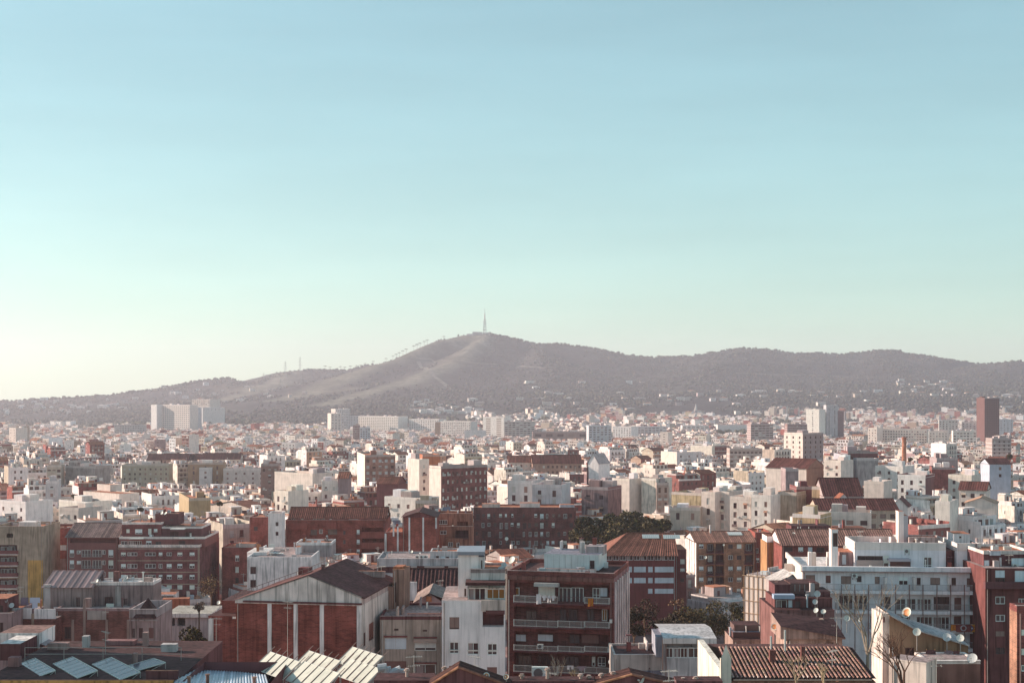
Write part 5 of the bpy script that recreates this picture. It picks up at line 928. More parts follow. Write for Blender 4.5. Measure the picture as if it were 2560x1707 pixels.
b = mid(AB, 'tan blank-ended house with a single small window', 'b', 1465, 1660, 728, 465, 0, dep=12, col=(.44, .36, .27), m='S', ybot=820, nowin=True, huts=1)
b = mid(AB, 'mauve-grey block with paired windows standing before the park trees', 'c', 640, 880, 600, 500, -16, dep=14, col=(.255, .18, .18), m='S', side=(.20, .115, .11), ybot=860, sp=4.4, ww=1.6, wh=1.4, rows=4, fl=4.2, wcol=(GLASS, (.5, .48, .47)), huts=2, land='the mauve paired-window block')
b = mid(AB, 'tall cream blank wall catching the sun behind the park trees', 'c', 940, 1078, 518, 600, -30, dep=12, col=(.70, .63, .50), ybot=790, nowin=True, huts=1, land='the sunlit cream walls')
b = mid(AB, 'cream court front with zigzag stair windows between two blank walls', 'c', 1066, 1190, 520, 612, 0, dep=10, col=(.64, .60, .50), ybot=790, sp=3.2, ww=.9, wh=1.2, rows=5, huts=0)
b = mid(AB, 'broad white-cream blank wall with faint patch marks', 'c', 1190, 1325, 515, 598, -30, dep=12, col=(.72, .68, .58), m='S', ybot=820, nowin=True, huts=1)
b = mid(AB, 'slim grey front with long shuttered openings and stone cornice', 'c', 1328, 1440, 560, 590, 0, dep=14, col=(.36, .28, .24), ybot=820, sp=2.2, ww=1, wh=2.2, rows=5)
b = mid(AB, 'khaki rear walls stepping down below the cornice front', 'c', 1465, 1738, 645, 545, -24, dep=12, col=(.46, .38, .24), m='S', ybot=790, nowin=True, huts=3, land='the khaki rear walls')
b = mid(AB, 'low beige front with tall shuttered doors in the park corner', 'c', 1455, 1728, 790, 500, -8, dep=10, col=(.48, .43, .36), ybot=882, sp=3.4, ww=1.2, wh=2.4, rows=1, huts=1)
b = mid(AB, 'ornate cream front with pointed arch windows and slim balconies', 'c', 1740, 1865, 645, 505, -22, dep=14, col=(.68, .60, .46), ybot=880, sp=2.4, ww=1.3, wh=2.3, rows=5, fl=3.7, land='the ornate arched front')
b = mid(AB, 'cream neighbour with a red rooftop strip and corner windows', 'c', 1868, 1995, 640, 507, -22, dep=14, col=(.70, .62, .50), ybot=880, sp=3.2, ww=1.2, wh=2.0, rows=5, rc=TERRA)
b = mid(AB, 'yellow-cream decorated front with framed windows and small balconies', 'c', 2002, 2192, 690, 480, -20, dep=13, col=(.70, .57, .34), ybot=880, sp=3.4, ww=1.2, wh=1.9, rows=4, land='the yellow-cream decorated front')
b = mid(AB, 'white front with clustered pointed windows beside the yellow-cream one', 'c', 2198, 2375, 675, 475, -20, dep=13, col=(.74, .72, .66), ybot=880, sp=2.8, ww=1.0, wh=1.8, rows=4)
b = mid(AB, 'pale blue-grey classical terrace with curved pediment and black doors', 'c', 185, 455, 580, 490, -10, dep=14, col=(.56, .57, .58), ybot=720, sp=3.8, ww=1.3, wh=2.2, rows=3, land='the pale classical terrace')
b = mid(AB, 'pale grey terrace front joined to the classical one', 'c', -40, 182, 545, 505, -10, dep=14, col=(.58, .57, .55), ybot=690, sp=3.6, ww=1.3, wh=2.2, rows=3)
b = mid('chapel', 'white gabled chapel beside a thin dark spire', 'c', 692, 795, 365, 800, -20, dep=14, col=WHITE, ybot=400, roof='endgable', rise=6, rc=GREY, nowin=True, cat='chapel', land='the white gabled chapel')
b = mid(AB, 'white hexagon-topped bright building with blank sunlit wall', 'c', 1640, 1838, 205, 1150, -30, dep=16, col=(.74, .70, .60), ybot=280, nowin=True, huts=1, land='the bright blank hexagonal wall')
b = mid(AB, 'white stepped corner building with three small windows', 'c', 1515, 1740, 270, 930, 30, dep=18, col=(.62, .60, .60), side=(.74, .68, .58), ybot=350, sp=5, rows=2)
b = mid(AB, 'dark slatted balcony slab beside the bright hexagonal wall', 'c', 1838, 2000, 210, 1140, 0, dep=14, col=(.16, .07, .06), ybot=320, strip=True, sp=3, rows=6)
b = mid(AB, 'long grey terraced slab with stacked balconies', 'c', 2000, 2300, 235, 1000, 0, dep=14, col=(.38, .31, .28), ybot=330, strip=True, sp=2.6, ww=1.8, rows=6)
b = mid(AB, 'dark tiled long roof with dormers above crowded terraces', 'c', 190, 640, 360, 800, 3, dep=18, col=(.30, .2, .16), ybot=420, roof='gable', rise=4.5, rc=(.13, .05, .042), sp=2.4, rows=2)
b = mid(AB, 'white-rimmed arched roof row beside dark dormers', 'c', -30, 200, 350, 810, 3, dep=16, col=(.62, .52, .40), ybot=400, roof='gable', rise=3.5, rc=(.20, .08, .06), sp=2.4, rows=2)
b = mid('water_tower_block', 'thin dark pointed spire rising from the roofs', 'c', 688, 704, 440, 760, 0, dep=3, col=DARK, ybot=460, nowin=True, huts=0, par=0, cat='spire')
sp_ = MB(); sp_.poly(((0, 0, b.h), (b.w, 0, b.h), (b.w / 2, 1.5, b.h + 7)), DMAROON, 'T'); sp_.poly(((b.w, 0, b.h), (b.w, 3, b.h), (b.w / 2, 1.5, b.h + 7)), DMAROON, 'T'); sp_.poly(((b.w, 3, b.h), (0, 3, b.h), (b.w / 2, 1.5, b.h + 7)), DMAROON, 'T'); sp_.poly(((0, 3, b.h), (0, 0, b.h), (b.w / 2, 1.5, b.h + 7)), DMAROON, 'T'); obj('spire_cap', sp_, b.root)
b = mid('tower_block', 'cream tower block with shade painted mauve on one side and dark top storey', 'd', 320, 508, 95, 920, 38, back=145, col=(.36, .27, .26), side=(.76, .68, .54), ybot=335, sp=4.2, ww=1.3, wh=1.6, rows=6, fl=3.2, swin=True, land='the cream tower block', wcol=(GLASS, (.2, .1, .09)), rc=TERRA, cat='tower')  # front's mauve and flank's cream put shade and sunlight into the colour
b = mid(AB, 'hall with long dark pitched roof, cream bays and brown end gable', 'd', -20, 352, 395, 650, -24, dep=20, col=(.70, .58, .40), m='W', side=(.20, .12, .09), ybot=500, roof='gable', rise=4, rc=(.15, .055, .045), nowin=True, land='the cream-bayed hall')
b = mid(AB, 'grey-blue panelled slab with black recessed side', 'd', 668, 735, 282, 640, 0, dep=14, col=(.42, .42, .46), ybot=530, nowin=True, huts=0, par=.2, land='the grey-blue panelled slab')
b = mid(AB, 'dark maroon slab adjoining the grey-blue panelled one', 'd', 735, 1010, 270, 652, 0, dep=14, col=(.12, .055, .05), ybot=520, sp=3, rows=5, wcol=(DARK,), huts=2)
b = mid(AB, 'low grey concrete annexe with ribbed face behind white terraces', 'd', 815, 1010, 335, 640, 0, dep=6, col=(.42, .39, .38), m='S', ybot=440, nowin=True, huts=0)
b = mid(AB, 'cream stepped balcony house before the grey-blue slab', 'd', 512, 670, 350, 620, -26, dep=12, col=(.72, .64, .50), ybot=440, strip=True, sp=2.8, rows=3)
b = mid(AB, 'bright white house with clustered rooftop rooms and round-headed windows', 'd', 985, 1240, 400, 640, -24, dep=14, col=(.76, .74, .68), ybot=560, sp=3.6, rows=3, huts=4, land='the bright clustered white house')
b = mid(AB, 'salmon rendered wall block framed by dark brick neighbours', 'd', 880, 1062, 545, 545, -20, dep=12, col=(.66, .36, .22), ybot=640, nowin=True, huts=1, rc=OFFW)
b = mid(AB, 'tall white front hung with balconies and a thin drainpipe', 'd', 1192, 1446, 485, 560, -20, dep=14, col=(.76, .75, .71), side=(.14, .07, .065), ybot=660, sp=3, ww=1.1, wh=1.8, rows=4, land='the white balcony front')
b = mid(AB, 'dark brick deep block striped by pale pilasters behind white terraces', 'd', 1505, 1725, 415, 640, -8, dep=14, col=(.16, .06, .05), m='B', ybot=600, nowin=True, huts=2)
b = mid(AB, 'cream terrace house with balcony steps beside the dark striped block', 'd', 1655, 1870, 485, 560, -24, dep=11, col=(.72, .66, .52), ybot=600, sp=3, rows=3, huts=2)
b = mid(AB, 'blue-grey rendered house with dark roof and brown neighbour', 'd', 2035, 2232, 365, 620, 0, dep=12, col=(.50, .53, .60), ybot=525, sp=4.5, rows=2, huts=1, roof='gable', rc=DMAROON, land='the blue-grey house')
b = mid(AB, 'grey block with tall blank face under a crowded roof', 'd', 1550, 1745, 330, 700, 0, dep=12, col=(.32, .26, .26), ybot=410, nowin=True, huts=3)
b = mid(AB, 'grand dark-tiled house with steep roof and grey gable', 'd', 515, 870, 655, 470, 0, dep=16, col=(.36, .30, .30), side=(.40, .34, .33), ybot=735, roof='gable', rise=5.5, rc=(.12, .045, .04), sp=4, ww=2, rows=1, land='the steep dark-tiled house')
b = mid(AB, 'long low terrace under a dark eave with planted ledges', 'd', 460, 1195, 785, 440, 0, dep=14, col=(.50, .40, .32), ybot=860, roof='gable', rise=3, rc=(.13, .048, .042), sp=3, ww=1.8, rows=2)
b = mid(AB, 'small white dormer house with red roof on the long terrace', 'd', 640, 752, 700, 455, 0, dep=6, col=WHITE, ybot=740, roof='endgable', rise=2.2, rc=(.28, .10, .06), nowin=True)
b = mid(AB, 'white lean-to gable beside the steep dark-tiled house', 'd', 1130, 1285, 760, 470, -14, dep=10, col=(.70, .69, .66), ybot=790, roof='endgable', rise=3, rc=(.14, .055, .05), nowin=True)
b = mid(AB, 'olive ribbed warehouse wall between white terraces', 'd', 92, 262, 648, 480, -20, dep=12, col=(.38, .32, .25), m='S', ybot=770, nowin=True, huts=0, land='the olive ribbed wall')
b = mid(AB, 'dark maroon gap building with thin window slots', 'd', 262, 402, 600, 485, 0, dep=12, col=(.12, .05, .047), ybot=780, sp=4, ww=2, wh=.8, rows=4)
b = mid(AB, 'tan brick warehouse wall beside the steep dark-tiled house', 'd', 402, 515, 600, 478, -22, dep=12, col=(.46, .34, .22), m='S', ybot=750, nowin=True, huts=0)
b = mid(AB, 'grey-mauve blank cube among dark roofs', 'd', 162, 280, 432, 560, 0, dep=10, col=(.33, .26, .26), m='S', ybot=540, nowin=True, huts=0)
b = mid(AB, 'peach stucco house with dark roof and arched loggia', 'd', 1755, 2005, 600, 500, -16, dep=13, col=(.72, .54, .40), ybot=700, roof='gable', rise=2.6, rc=(.16, .06, .05), sp=2.6, ww=1.4, wh=1.5, rows=2, land='the peach loggia house')
b = mid(AB, 'white boxy terrace house below the peach loggia house', 'd', 1535, 1670, 735, 440, -20, dep=11, col=(.74, .71, .64), ybot=820, nowin=True, huts=2)
b = mid(AB, 'peach low gable roof house at the foot of the peach loggia house', 'd', 1810, 2100, 725, 470, -14, dep=12, col=(.68, .48, .34), ybot=790, roof='endgable', rise=2, rc=(.5, .3, .2), nowin=True)
b = mid(AB, 'cream terraces with tan brick panels above the striped tile roof', 'd', 225, 480, 855, 395, -20, dep=10, col=(.54, .40, .24), m='S', ybot=1000, nowin=True, huts=2, topc=OFFW)
b = mid(AB, 'pinkish terrace with long parapet and awnings under the dark eave', 'd', 560, 945, 835, 410, -10, dep=9, col=(.70, .52, .42), ybot=900, sp=3.5, ww=2, rows=2, huts=3)
# factory chimney
x, y, zt = at(*cp('d', 1250, 118), 900); zb = gz(x, y) - 1; ch = MB(); ch.tube((0, 0, 0), (0, 0, zt - zb - 1.5), 1.9, 1.25, 12, (.36, .17, .11), 'B'); o = link('factory_chimney', None, loc=(x, y, zb)); tag(o, 'tall round brick factory chimney standing among the far roofs', 'chimney'); obj('shaft', ch, o)
cc_ = MB(); cc_.tube((0, 0, zt - zb - 1.5), (0, 0, zt - zb), 1.55, 1.55, 12, (.30, .13, .09), 'B'); obj('rim', cc_, o); HEROES.append((2252, 2266, 1092, 1135, 900))
# --- far towers and slabs
TB = 'tower_block'
F = [
 (TB, 'wide pale hotel slab with a fine window grid below the hills', 'e', 1440, 1742, 965, 2900, -24, 22, (.64, .60, .55), 1190, dict(sp=6, ww=3.4, wh=2.2, fl=4.2, rows=14, wcol=((.22, .19, .19),), huts=2, land='the wide pale hotel slab')),
 (TB, 'bright end wing of the wide pale hotel', 'e', 1388, 1440, 965, 2890, -24, 22, (.80, .78, .74), 1190, dict(nowin=True, huts=0)),
 (TB, 'separate white lift shaft beside the hotel slab', 'e', 1757, 1855, 990, 2880, 20, 20, (.62, .62, .64), 1190, dict(nowin=True, huts=0)),
 (TB, 'low beige office block with striped floors behind the hotel', 'e', 1765, 1925, 915, 3700, -20, 40, (.62, .54, .42), 985, dict(strip=True, sp=7, ww=6, wh=1.6, rows=5)),
 (TB, 'long white low complex right of the hotel', 'e', 1860, 2065, 990, 3500, 20, 50, (.62, .61, .58), 1055, dict(sp=9, rows=2, huts=3)),
 (TB, 'white pair of tall residential towers with a terraced top', 'f', 730, 865, 1005, 2700, 30, 22, (.60, .59, .58), 1190, dict(sp=4, ww=2.2, rows=14, huts=3, side=(.76, .73, .66), land='the white pair of towers', swin=True)),
 (TB, 'lower stepped wing of the white pair of towers', 'f', 690, 780, 1045, 2660, 25, 22, (.66, .60, .52), 1190, dict(strip=True, sp=5, ww=3, rows=10)),
 (TB, 'honeycomb-fronted terraced block of pale concrete', 'f', 940, 1305, 1070, 2750, -22, 30, (.76, .74, .68), 1205, dict(strip=True, sp=5, ww=3.4, wh=1.6, rows=10, wcol=((.3, .24, .2),), huts=5)),
 (TB, 'pale slab behind the honeycomb block', 'f', 865, 1000, 1066, 2900, 0, 20, (.5, .49, .48), 1150, dict(sp=5, rows=8)),
 (TB, 'paired dark and blue-white office slabs', 'f', 955, 1050, 1175, 2000, 8, 16, (.50, .53, .56), 1290, dict(sp=3, ww=2, rows=10, land='the paired office slabs')),
 (TB, 'slim dark brown office slab with white edge strip', 'f', 890, 945, 1155, 2010, 0, 16, (.20, .13, .12), 1290, dict(strip=True, sp=4, rows=10, huts=1)),
 (TB, 'broad off-white apartment group with roof sheds', 'f', 1405, 1680, 1095, 2700, -20, 26, (.68, .67, .63), 1200, dict(sp=5, ww=2.4, rows=8, huts=5)),
 (TB, 'lacy pale balcony slab', 'f', 1690, 1970, 1115, 2550, -20, 24, (.68, .66, .61), 1250, dict(strip=True, sp=4, ww=2.6, rows=9, huts=4)),
 (TB, 'slim brown edged tower at the side of the lacy slab', 'f', 1645, 1690, 1125, 2400, 0, 14, (.42, .28, .20), 1250, dict(nowin=True, huts=0)),
 (TB, 'white tower with recessed balcony stripe', 'f', 2085, 2280, 1078, 2300, -20, 20, (.76, .75, .70), 1250, dict(sp=14, ww=9, wh=1.6, rows=11, huts=3, wcol=((.28, .2, .17),), land='the white striped tower')),
 (TB, 'grey-beige tower with broad horizontal bands', 'f', 2282, 2560, 1120, 2250, 0, 22, (.44, .40, .36), 1260, dict(strip=True, sp=6, ww=4, rows=10, huts=2)),
 (TB, 'low white curved stadium wall in front of the striped tower', 'f', 1915, 2110, 1205, 2150, 0, 30, (.70, .69, .66), 1250, dict(nowin=True, huts=0)),
 ('stadium_stand', 'long grey cantilevered stand with dark bays below it', 'g', 190, 700, 1215, 2050, 0, 30, (.30, .21, .19), 1290, dict(sp=14, ww=9, wh=4, rows=1, fl=8, huts=0, cat='stand', land='the long grey stand')),
 (TB, 'blue-white apartment tower with stacked corner balconies', 'g', 705, 915, 1158, 1900, 6, 20, (.52, .54, .56), 1300, dict(strip=True, sp=5, ww=3, rows=11, huts=2, land='the blue-white apartment tower')),
 (TB, 'white stepped office building with even windows', 'g', 925, 1095, 1165, 2100, -20, 24, (.74, .73, .70), 1260, dict(sp=4, ww=2, rows=6, huts=3)),
 (TB, 'long blue-grey low office with a ribbon front', 'g', 1115, 1420, 1165, 2500, 0, 24, (.52, .53, .54), 1240, dict(strip=True, sp=6, ww=5, rows=6, huts=3)),
 (TB, 'slim cream tower with two rows of slots', 'g', 1362, 1432, 1218, 1750, -20, 14, (.74, .64, .50), 1330, dict(sp=5, ww=2.6, wh=.9, rows=4, huts=0)),
 (TB, 'broad white blank exhibition hall', 'g', 1890, 2195, 1150, 3000, 0, 60, (.66, .65, .62), 1230, dict(nowin=True, huts=0)),
 (TB, 'long white clinic with a strip front among pines', 'g', 1565, 1810, 1155, 2800, 0, 30, (.68, .66, .62), 1200, dict(strip=True, sp=8, ww=6, rows=3, huts=3)),
 (TB, 'dark slatted balcony tower at the valley edge', 'g', 2195, 2400, 1145, 1900, 6, 20, (.30, .23, .22), 1300, dict(strip=True, sp=5, ww=4, rows=11, huts=2)),
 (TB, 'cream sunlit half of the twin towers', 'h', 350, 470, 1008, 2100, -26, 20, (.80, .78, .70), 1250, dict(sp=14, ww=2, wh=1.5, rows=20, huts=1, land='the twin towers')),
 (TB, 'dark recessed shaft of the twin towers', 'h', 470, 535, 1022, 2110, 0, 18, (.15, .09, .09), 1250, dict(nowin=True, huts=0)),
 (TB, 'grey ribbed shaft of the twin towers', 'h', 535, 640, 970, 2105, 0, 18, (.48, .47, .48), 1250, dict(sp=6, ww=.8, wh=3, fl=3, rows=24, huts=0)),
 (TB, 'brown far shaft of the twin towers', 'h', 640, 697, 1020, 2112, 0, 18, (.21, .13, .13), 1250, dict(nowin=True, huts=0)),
 (TB, 'tall dark brown office tower with a crown band and window slots', 'h', 1990, 2125, 905, 1900, 25, 24, (.11, .06, .055), 1250, dict(back=1915, side=(.115, .065, .058), sp=3.2, ww=1.2, wh=2.2, rows=26, wcol=(DARK,), huts=3, land='the dark brown tower')),
 (TB, 'long cream terrace of apartments with many balconies', 'h', 1000, 1460, 1190, 1700, -14, 18, (.70, .60, .46), 1290, dict(strip=True, sp=3, ww=1.8, rows=7, huts=6, land='the long cream terrace')),
 (TB, 'cream corner block at the head of the long terrace', 'h', 918, 1000, 1180, 1690, -25, 18, (.74, .66, .52), 1280, dict(sp=3, rows=7)),
 (TB, 'second cream terrace beside a dark gap', 'h', 1480, 1650, 1210, 1650, -14, 18, (.68, .60, .48), 1290, dict(strip=True, sp=3, rows=6, huts=3)),
 (TB, 'white apartment cube with brown vertical stripes', 'h', 1570, 1745, 1105, 1950, -10, 20, (.70, .68, .62), 1200, dict(sp=4, ww=1.6, rows=9, huts=3)),
 (TB, 'white balcony cube next to the dark tower', 'h', 1780, 1912, 1125, 1950, -14, 20, (.74, .72, .68), 1195, dict(strip=True, sp=4, rows=7, huts=2)),
 (TB, 'light blue-white block peeping past the dark tower', 'h', 2125, 2252, 1098, 2300, 0, 20, (.58, .6, .62), 1190, dict(strip=True, sp=5, rows=8)),
 (TB, 'wide white office front with two ribbon floors', 'h', 1700, 1915, 1208, 1600, -8, 18, (.72, .68, .60), 1270, dict(strip=True, sp=3.5, ww=2.4, rows=5, huts=3)),
 (TB, 'brown dark-trimmed block left of the twin towers', 'h', 178, 360, 1145, 1950, 0, 20, (.20, .13, .12), 1240, dict(strip=True, sp=5, rows=8, huts=2)),
 (TB, 'grey narrow tower with brick base by the railway', 'd', 2060, 2235, 140, 1150, 0, 16, (.33, .27, .25), 280, dict(strip=True, sp=3.2, rows=10, huts=2)),
 (TB, 'beige pair of blank-sided towers at the city edge', 'a', 145, 240, 25, 1750, 5, 16, (.44, .37, .31), 130, dict(sp=5, rows=9, huts=1)),
 (TB, 'cream sunlit fin beside the beige towers', 'a', 85, 145, 40, 1740, -25, 16, (.72, .64, .5), 130, dict(sp=5, rows=9, huts=1)),
 (TB, 'long grey slab of terraces before the wooded slope', 'e', 1050, 1330, 1150, 2450, 6, 20, (.44, .42, .40), 1230, dict(strip=True, sp=4, rows=6, huts=3)),
 (TB, 'church-like pale stepped house in the plain', 'b', 235, 360, 175, 1500, -18, 16, (.70, .68, .64), 260, dict(sp=4, rows=4, huts=3)),
]
for nm, lab, cr_, x0, x1, yy_, d_, ro, dp, colr, yb, kw in F:
    kw = dict(kw); mid(nm, lab, cr_, x0, x1, yy_, d_, ro, dp, col=colr, ybot=yb, cat=kw.pop('cat', 'tower'), **kw)

# ================================================================ the mass of the city
rnd = random.Random(21)
CELL = 16.0; hashg = {}
def taken(x, y, r):
    i, j = int(x // CELL), int(y // CELL)
    for a in range(i - 2, i + 3):
        for c_ in range(j - 2, j + 3):
            for (X, Y, Rr) in hashg.get((a, c_), ()):
                if (X - x) ** 2 + (Y - y) ** 2 < (Rr + r) ** 2 * .78: return True
    return False
def put(x, y, r): hashg.setdefault((int(x // CELL), int(y // CELL)), []).append((x, y, r))
for f in FOOT: put(*f)
# leafy places without houses: (x, y, radius)
PARKS = [at(1545, 1300, 440)[:2] + (26,), at(1500, 1300, 425)[:2] + (18,), at(1600, 1300, 425)[:2] + (18,), at(1700, 1550, 290)[:2] + (22,), at(1800, 1550, 300)[:2] + (20,), at(1620, 1550, 255)[:2] + (18,), at(1560, 1550, 235)[:2] + (12,), at(470, 1600, 185)[:2] + (9,), at(528, 1450, 330)[:2] + (10,),
         at(560, 1160, 900)[:2] + (14,), at(330, 1160, 830)[:2] + (10,)]
for x, y, r in PARKS:
    k = max(1, int(r // 7))
    for a in range(-k, k + 1):
        for c_ in range(-k, k + 1):
            if a * a + c_ * c_ <= k * k: put(x + a * 7, y + c_ * 7, 4.5)
HEROES.sort(key=lambda h: h[4])
def fits(pxa, pxb, pyt, d):
    """lowest allowed roof line (photo row) so that nothing drawn from the photograph behind gets hidden"""
    lim = 0
    for a, c_, t, e, dd in HEROES:
        if dd > d - 14 and a < pxb - 1 and c_ > pxa + 1: lim = max(lim, e)
    return lim
LOTS = []
for gi, (th, sgn) in enumerate(((31, 1), (-37, -1))):
    c, s = math.cos(R(th)), math.sin(R(th)); BX, BY = 64.0, 50.0
    ext = 4200
    for bi in range(-60, 75):
        for bj in range(-60, 95):
            cx, cyy = bi * BX, bj * BY; X, Y = cx * c - cyy * s, cx * s + cyy * c
            if not (200 < Y < 4150) or (Y > 2700 and rnd.random() > ((1.0 - max(0, Y - 2850) / 1150) if X > -.03 * Y else (1.0 - (Y - 2600) / 850))) or abs(X) > Y * .40 + 45: continue
            msk = math.sin(X / 330 + 1.3) + math.sin(Y / 420 + X / 700 + .4) + .5 * math.sin(Y / 150)
            if (msk > 0.85) != (sgn > 0): continue
            far_ = Y > 1600
            for row, (yo, fl_) in enumerate(((0, False), (27, True))):
                x = rnd.uniform(0, 3); hb = rnd.uniform(4.2, 6.2)
                while x < BX - 12:
                    w = rnd.uniform(8, 14) if not far_ else rnd.uniform(11, 20); dp = rnd.uniform(11, 15)
                    if x + w > BX - 6: w = BX - 6 - x
                    if w < 6: break
                    fl = max(2, int(round(hb + rnd.gauss(0, 1.0)))) if rnd.random() > .10 else rnd.randint(1, 3)
                    if rnd.random() < .03: fl += 3
                    lx, ly = cx + x, cyy + yo + rnd.uniform(-.6, .6)
                    LOTS.append((lx * c - ly * s, lx * s + ly * c, w, dp, fl * 3.1 + rnd.uniform(.3, 1.2), th + rnd.gauss(0, 1.2))); x += w + (.02 if rnd.random() < .93 else rnd.uniform(2, 4))
                # low sheds in the court between the rows
            if rnd.random() < .8 and not far_:
                for _ in range(2):
                    lx, ly = cx + rnd.uniform(2, BX - 18), cyy + rnd.uniform(15, 20); LOTS.append((lx * c - ly * s, lx * s + ly * c, rnd.uniform(5, 10), rnd.uniform(5, 7), rnd.uniform(3, 6), th))
LOTS.sort(key=lambda q: q[1])
sky_ = np.full(760, 1707.0); hi = 0; KEEP = []
def cols_of(pa, pb): return max(0, int((pa + 240) / 4)), min(760, int((pb + 240) / 4) + 1)
for (x, y, w, dp, h, th) in LOTS:
    c, s = math.cos(R(th)), math.sin(R(th)); mx, my = x + w / 2 * c - dp / 2 * s, y + w / 2 * s + dp / 2 * c
    cor = [(x, y), (x + w * c, y + w * s), (x + w * c - dp * s, y + w * s + dp * c), (x - dp * s, y + dp * c)]
    d = min(q[1] for q in cor)
    if d < 345: continue
    pxs = [1280 + q[0] / q[1] * FPX for q in cor]; pa, pb = min(pxs), max(pxs)
    if pb < -120 or pa > 2680: continue
    if taken(mx, my, min(w, dp) * .5): continue
    zb = gz(mx, my) - 1.2
    lim = fits(pa, pb, 0, my); top = zb + h + 3.2; py = HORY + (CAMZ - top) / d * FPX
    if py < lim:
        top2 = CAMZ - (lim - HORY) / FPX * d; h2 = top2 - 3.2 - zb
        if h2 < 3.2: continue
        h = h2; py = lim
    put(mx, my, min(w, dp) * .5)
    while hi < len(HEROES) and HEROES[hi][4] < d:
        a, c_, t, e, dd = HEROES[hi]; i0, i1 = cols_of(a, c_); sky_[i0:i1] = np.minimum(sky_[i0:i1], t); hi += 1
    i0, i1 = cols_of(pa, pb); vis = float(np.maximum(0, sky_[i0:i1] - py).sum() * 4) if i1 > i0 else 0
    body = HORY + (CAMZ - zb - h) / d * FPX
    if i1 > i0: sky_[i0:i1] = np.minimum(sky_[i0:i1], body)
    if pb < 0 or pa > 2560: vis = 0
    KEEP.append([vis, x, y, zb, w, dp, h, th, d, (pa + pb) / 2, py])
order = sorted(range(len(KEEP)), key=lambda i: -KEEP[i][0])
IND = set(i for i in order[:215] if KEEP[i][0] > 120)
NUMW = ['zero', 'one', 'two', 'three', 'four', 'five', 'six', 'seven', 'eight', 'nine', 'ten', 'eleven', 'twelve', 'thirteen']
ORD = ['', 'second', 'third', 'fourth', 'fifth', 'sixth', 'seventh', 'eighth', 'ninth', 'tenth', 'eleventh', 'twelfth']
big = MB(); inds = []
for i, (vis, x, y, zb, w, dp, h, th, d, pc, py) in enumerate(KEEP):
    if vis <= 0 and (d > 700 or rnd.random() < .5): continue
    one = i in IND; lod = 0 if (one and d < 1000) else (1 if d < 1500 else 2)
    parts, cn, rt, nfl, sty = gen_house(random.Random(i * 13 + 5), w, dp, h, lod, nowin=(d > 2500), roof='flat' if h < 7 and rnd.random() < .4 else None)
    c, s = math.cos(R(th)), math.sin(R(th))
    if one:
        o = link('town_house', None, loc=(x, y, zb), rz=R(th)); 
        for k, mb in parts.items(): obj(k.split('#')[0], mb, o, kind='stuff' if k in ('windows', 'balconies', 'roof_clutter') else None)
        inds.append((o, cn, rt, nfl, pc, py, d, w, any(k.startswith('water_tank') for k in parts), sty))
    else:
        for mb in parts.values(): big.add(mb, (c, s, x, y, zb))
o = obj('crowded_city_houses', big, kind='stuff'); o['label'] = 'dense mass of white and cream city houses fading into the distance'; o['category'] = 'city houses'
# labels: colour, size and roof first, then the nearest landmark, then the order from the left
groups = {}
for t in inds:
    o, cn, rt, nfl, pc, py, d, w, tank, sty = t
    best = min(LAND, key=lambda L: (L[0] - pc) ** 2 + ((L[1] - py) * 2.2) ** 2); dx, dy = pc - best[0], py - best[1]
    rel = ('behind' if dy < 0 else 'below') if abs(dx) < 30 else ('left of' if dx < 0 else 'right of')
    size = 'wide' if w > 13 else ('slim' if w < 8.5 else NUMW[min(nfl, 12)] + '-storey')
    kind = 'tile-roofed house' if rt == 'gable' else ('flat-roofed house with balconies' if sty == 'balc' else ('flat-roofed house with banded front' if sty == 'strip' else 'flat-roofed house'))
    groups.setdefault(f'{cn} {size} {kind} {rel} {best[2]}', []).append(t)
for base, ts in groups.items():
    ts.sort(key=lambda t: t[4])
    for k, t in enumerate(ts):
        lab = base if k == 0 and len(ts) == 1 else (base + (', first from left' if k == 0 else f', {ORD[min(k, 11)]} from left'))
        wds = lab.split()
        if len(wds) > 16: lab = lab.replace('flat-roofed house with', 'house with').replace('with banded front', 'with bands')
        tag(t[0], lab, 'house', 'town houses of the middle distance')

print('CITY', len(KEEP), len(inds), 'faces', len(big.f))

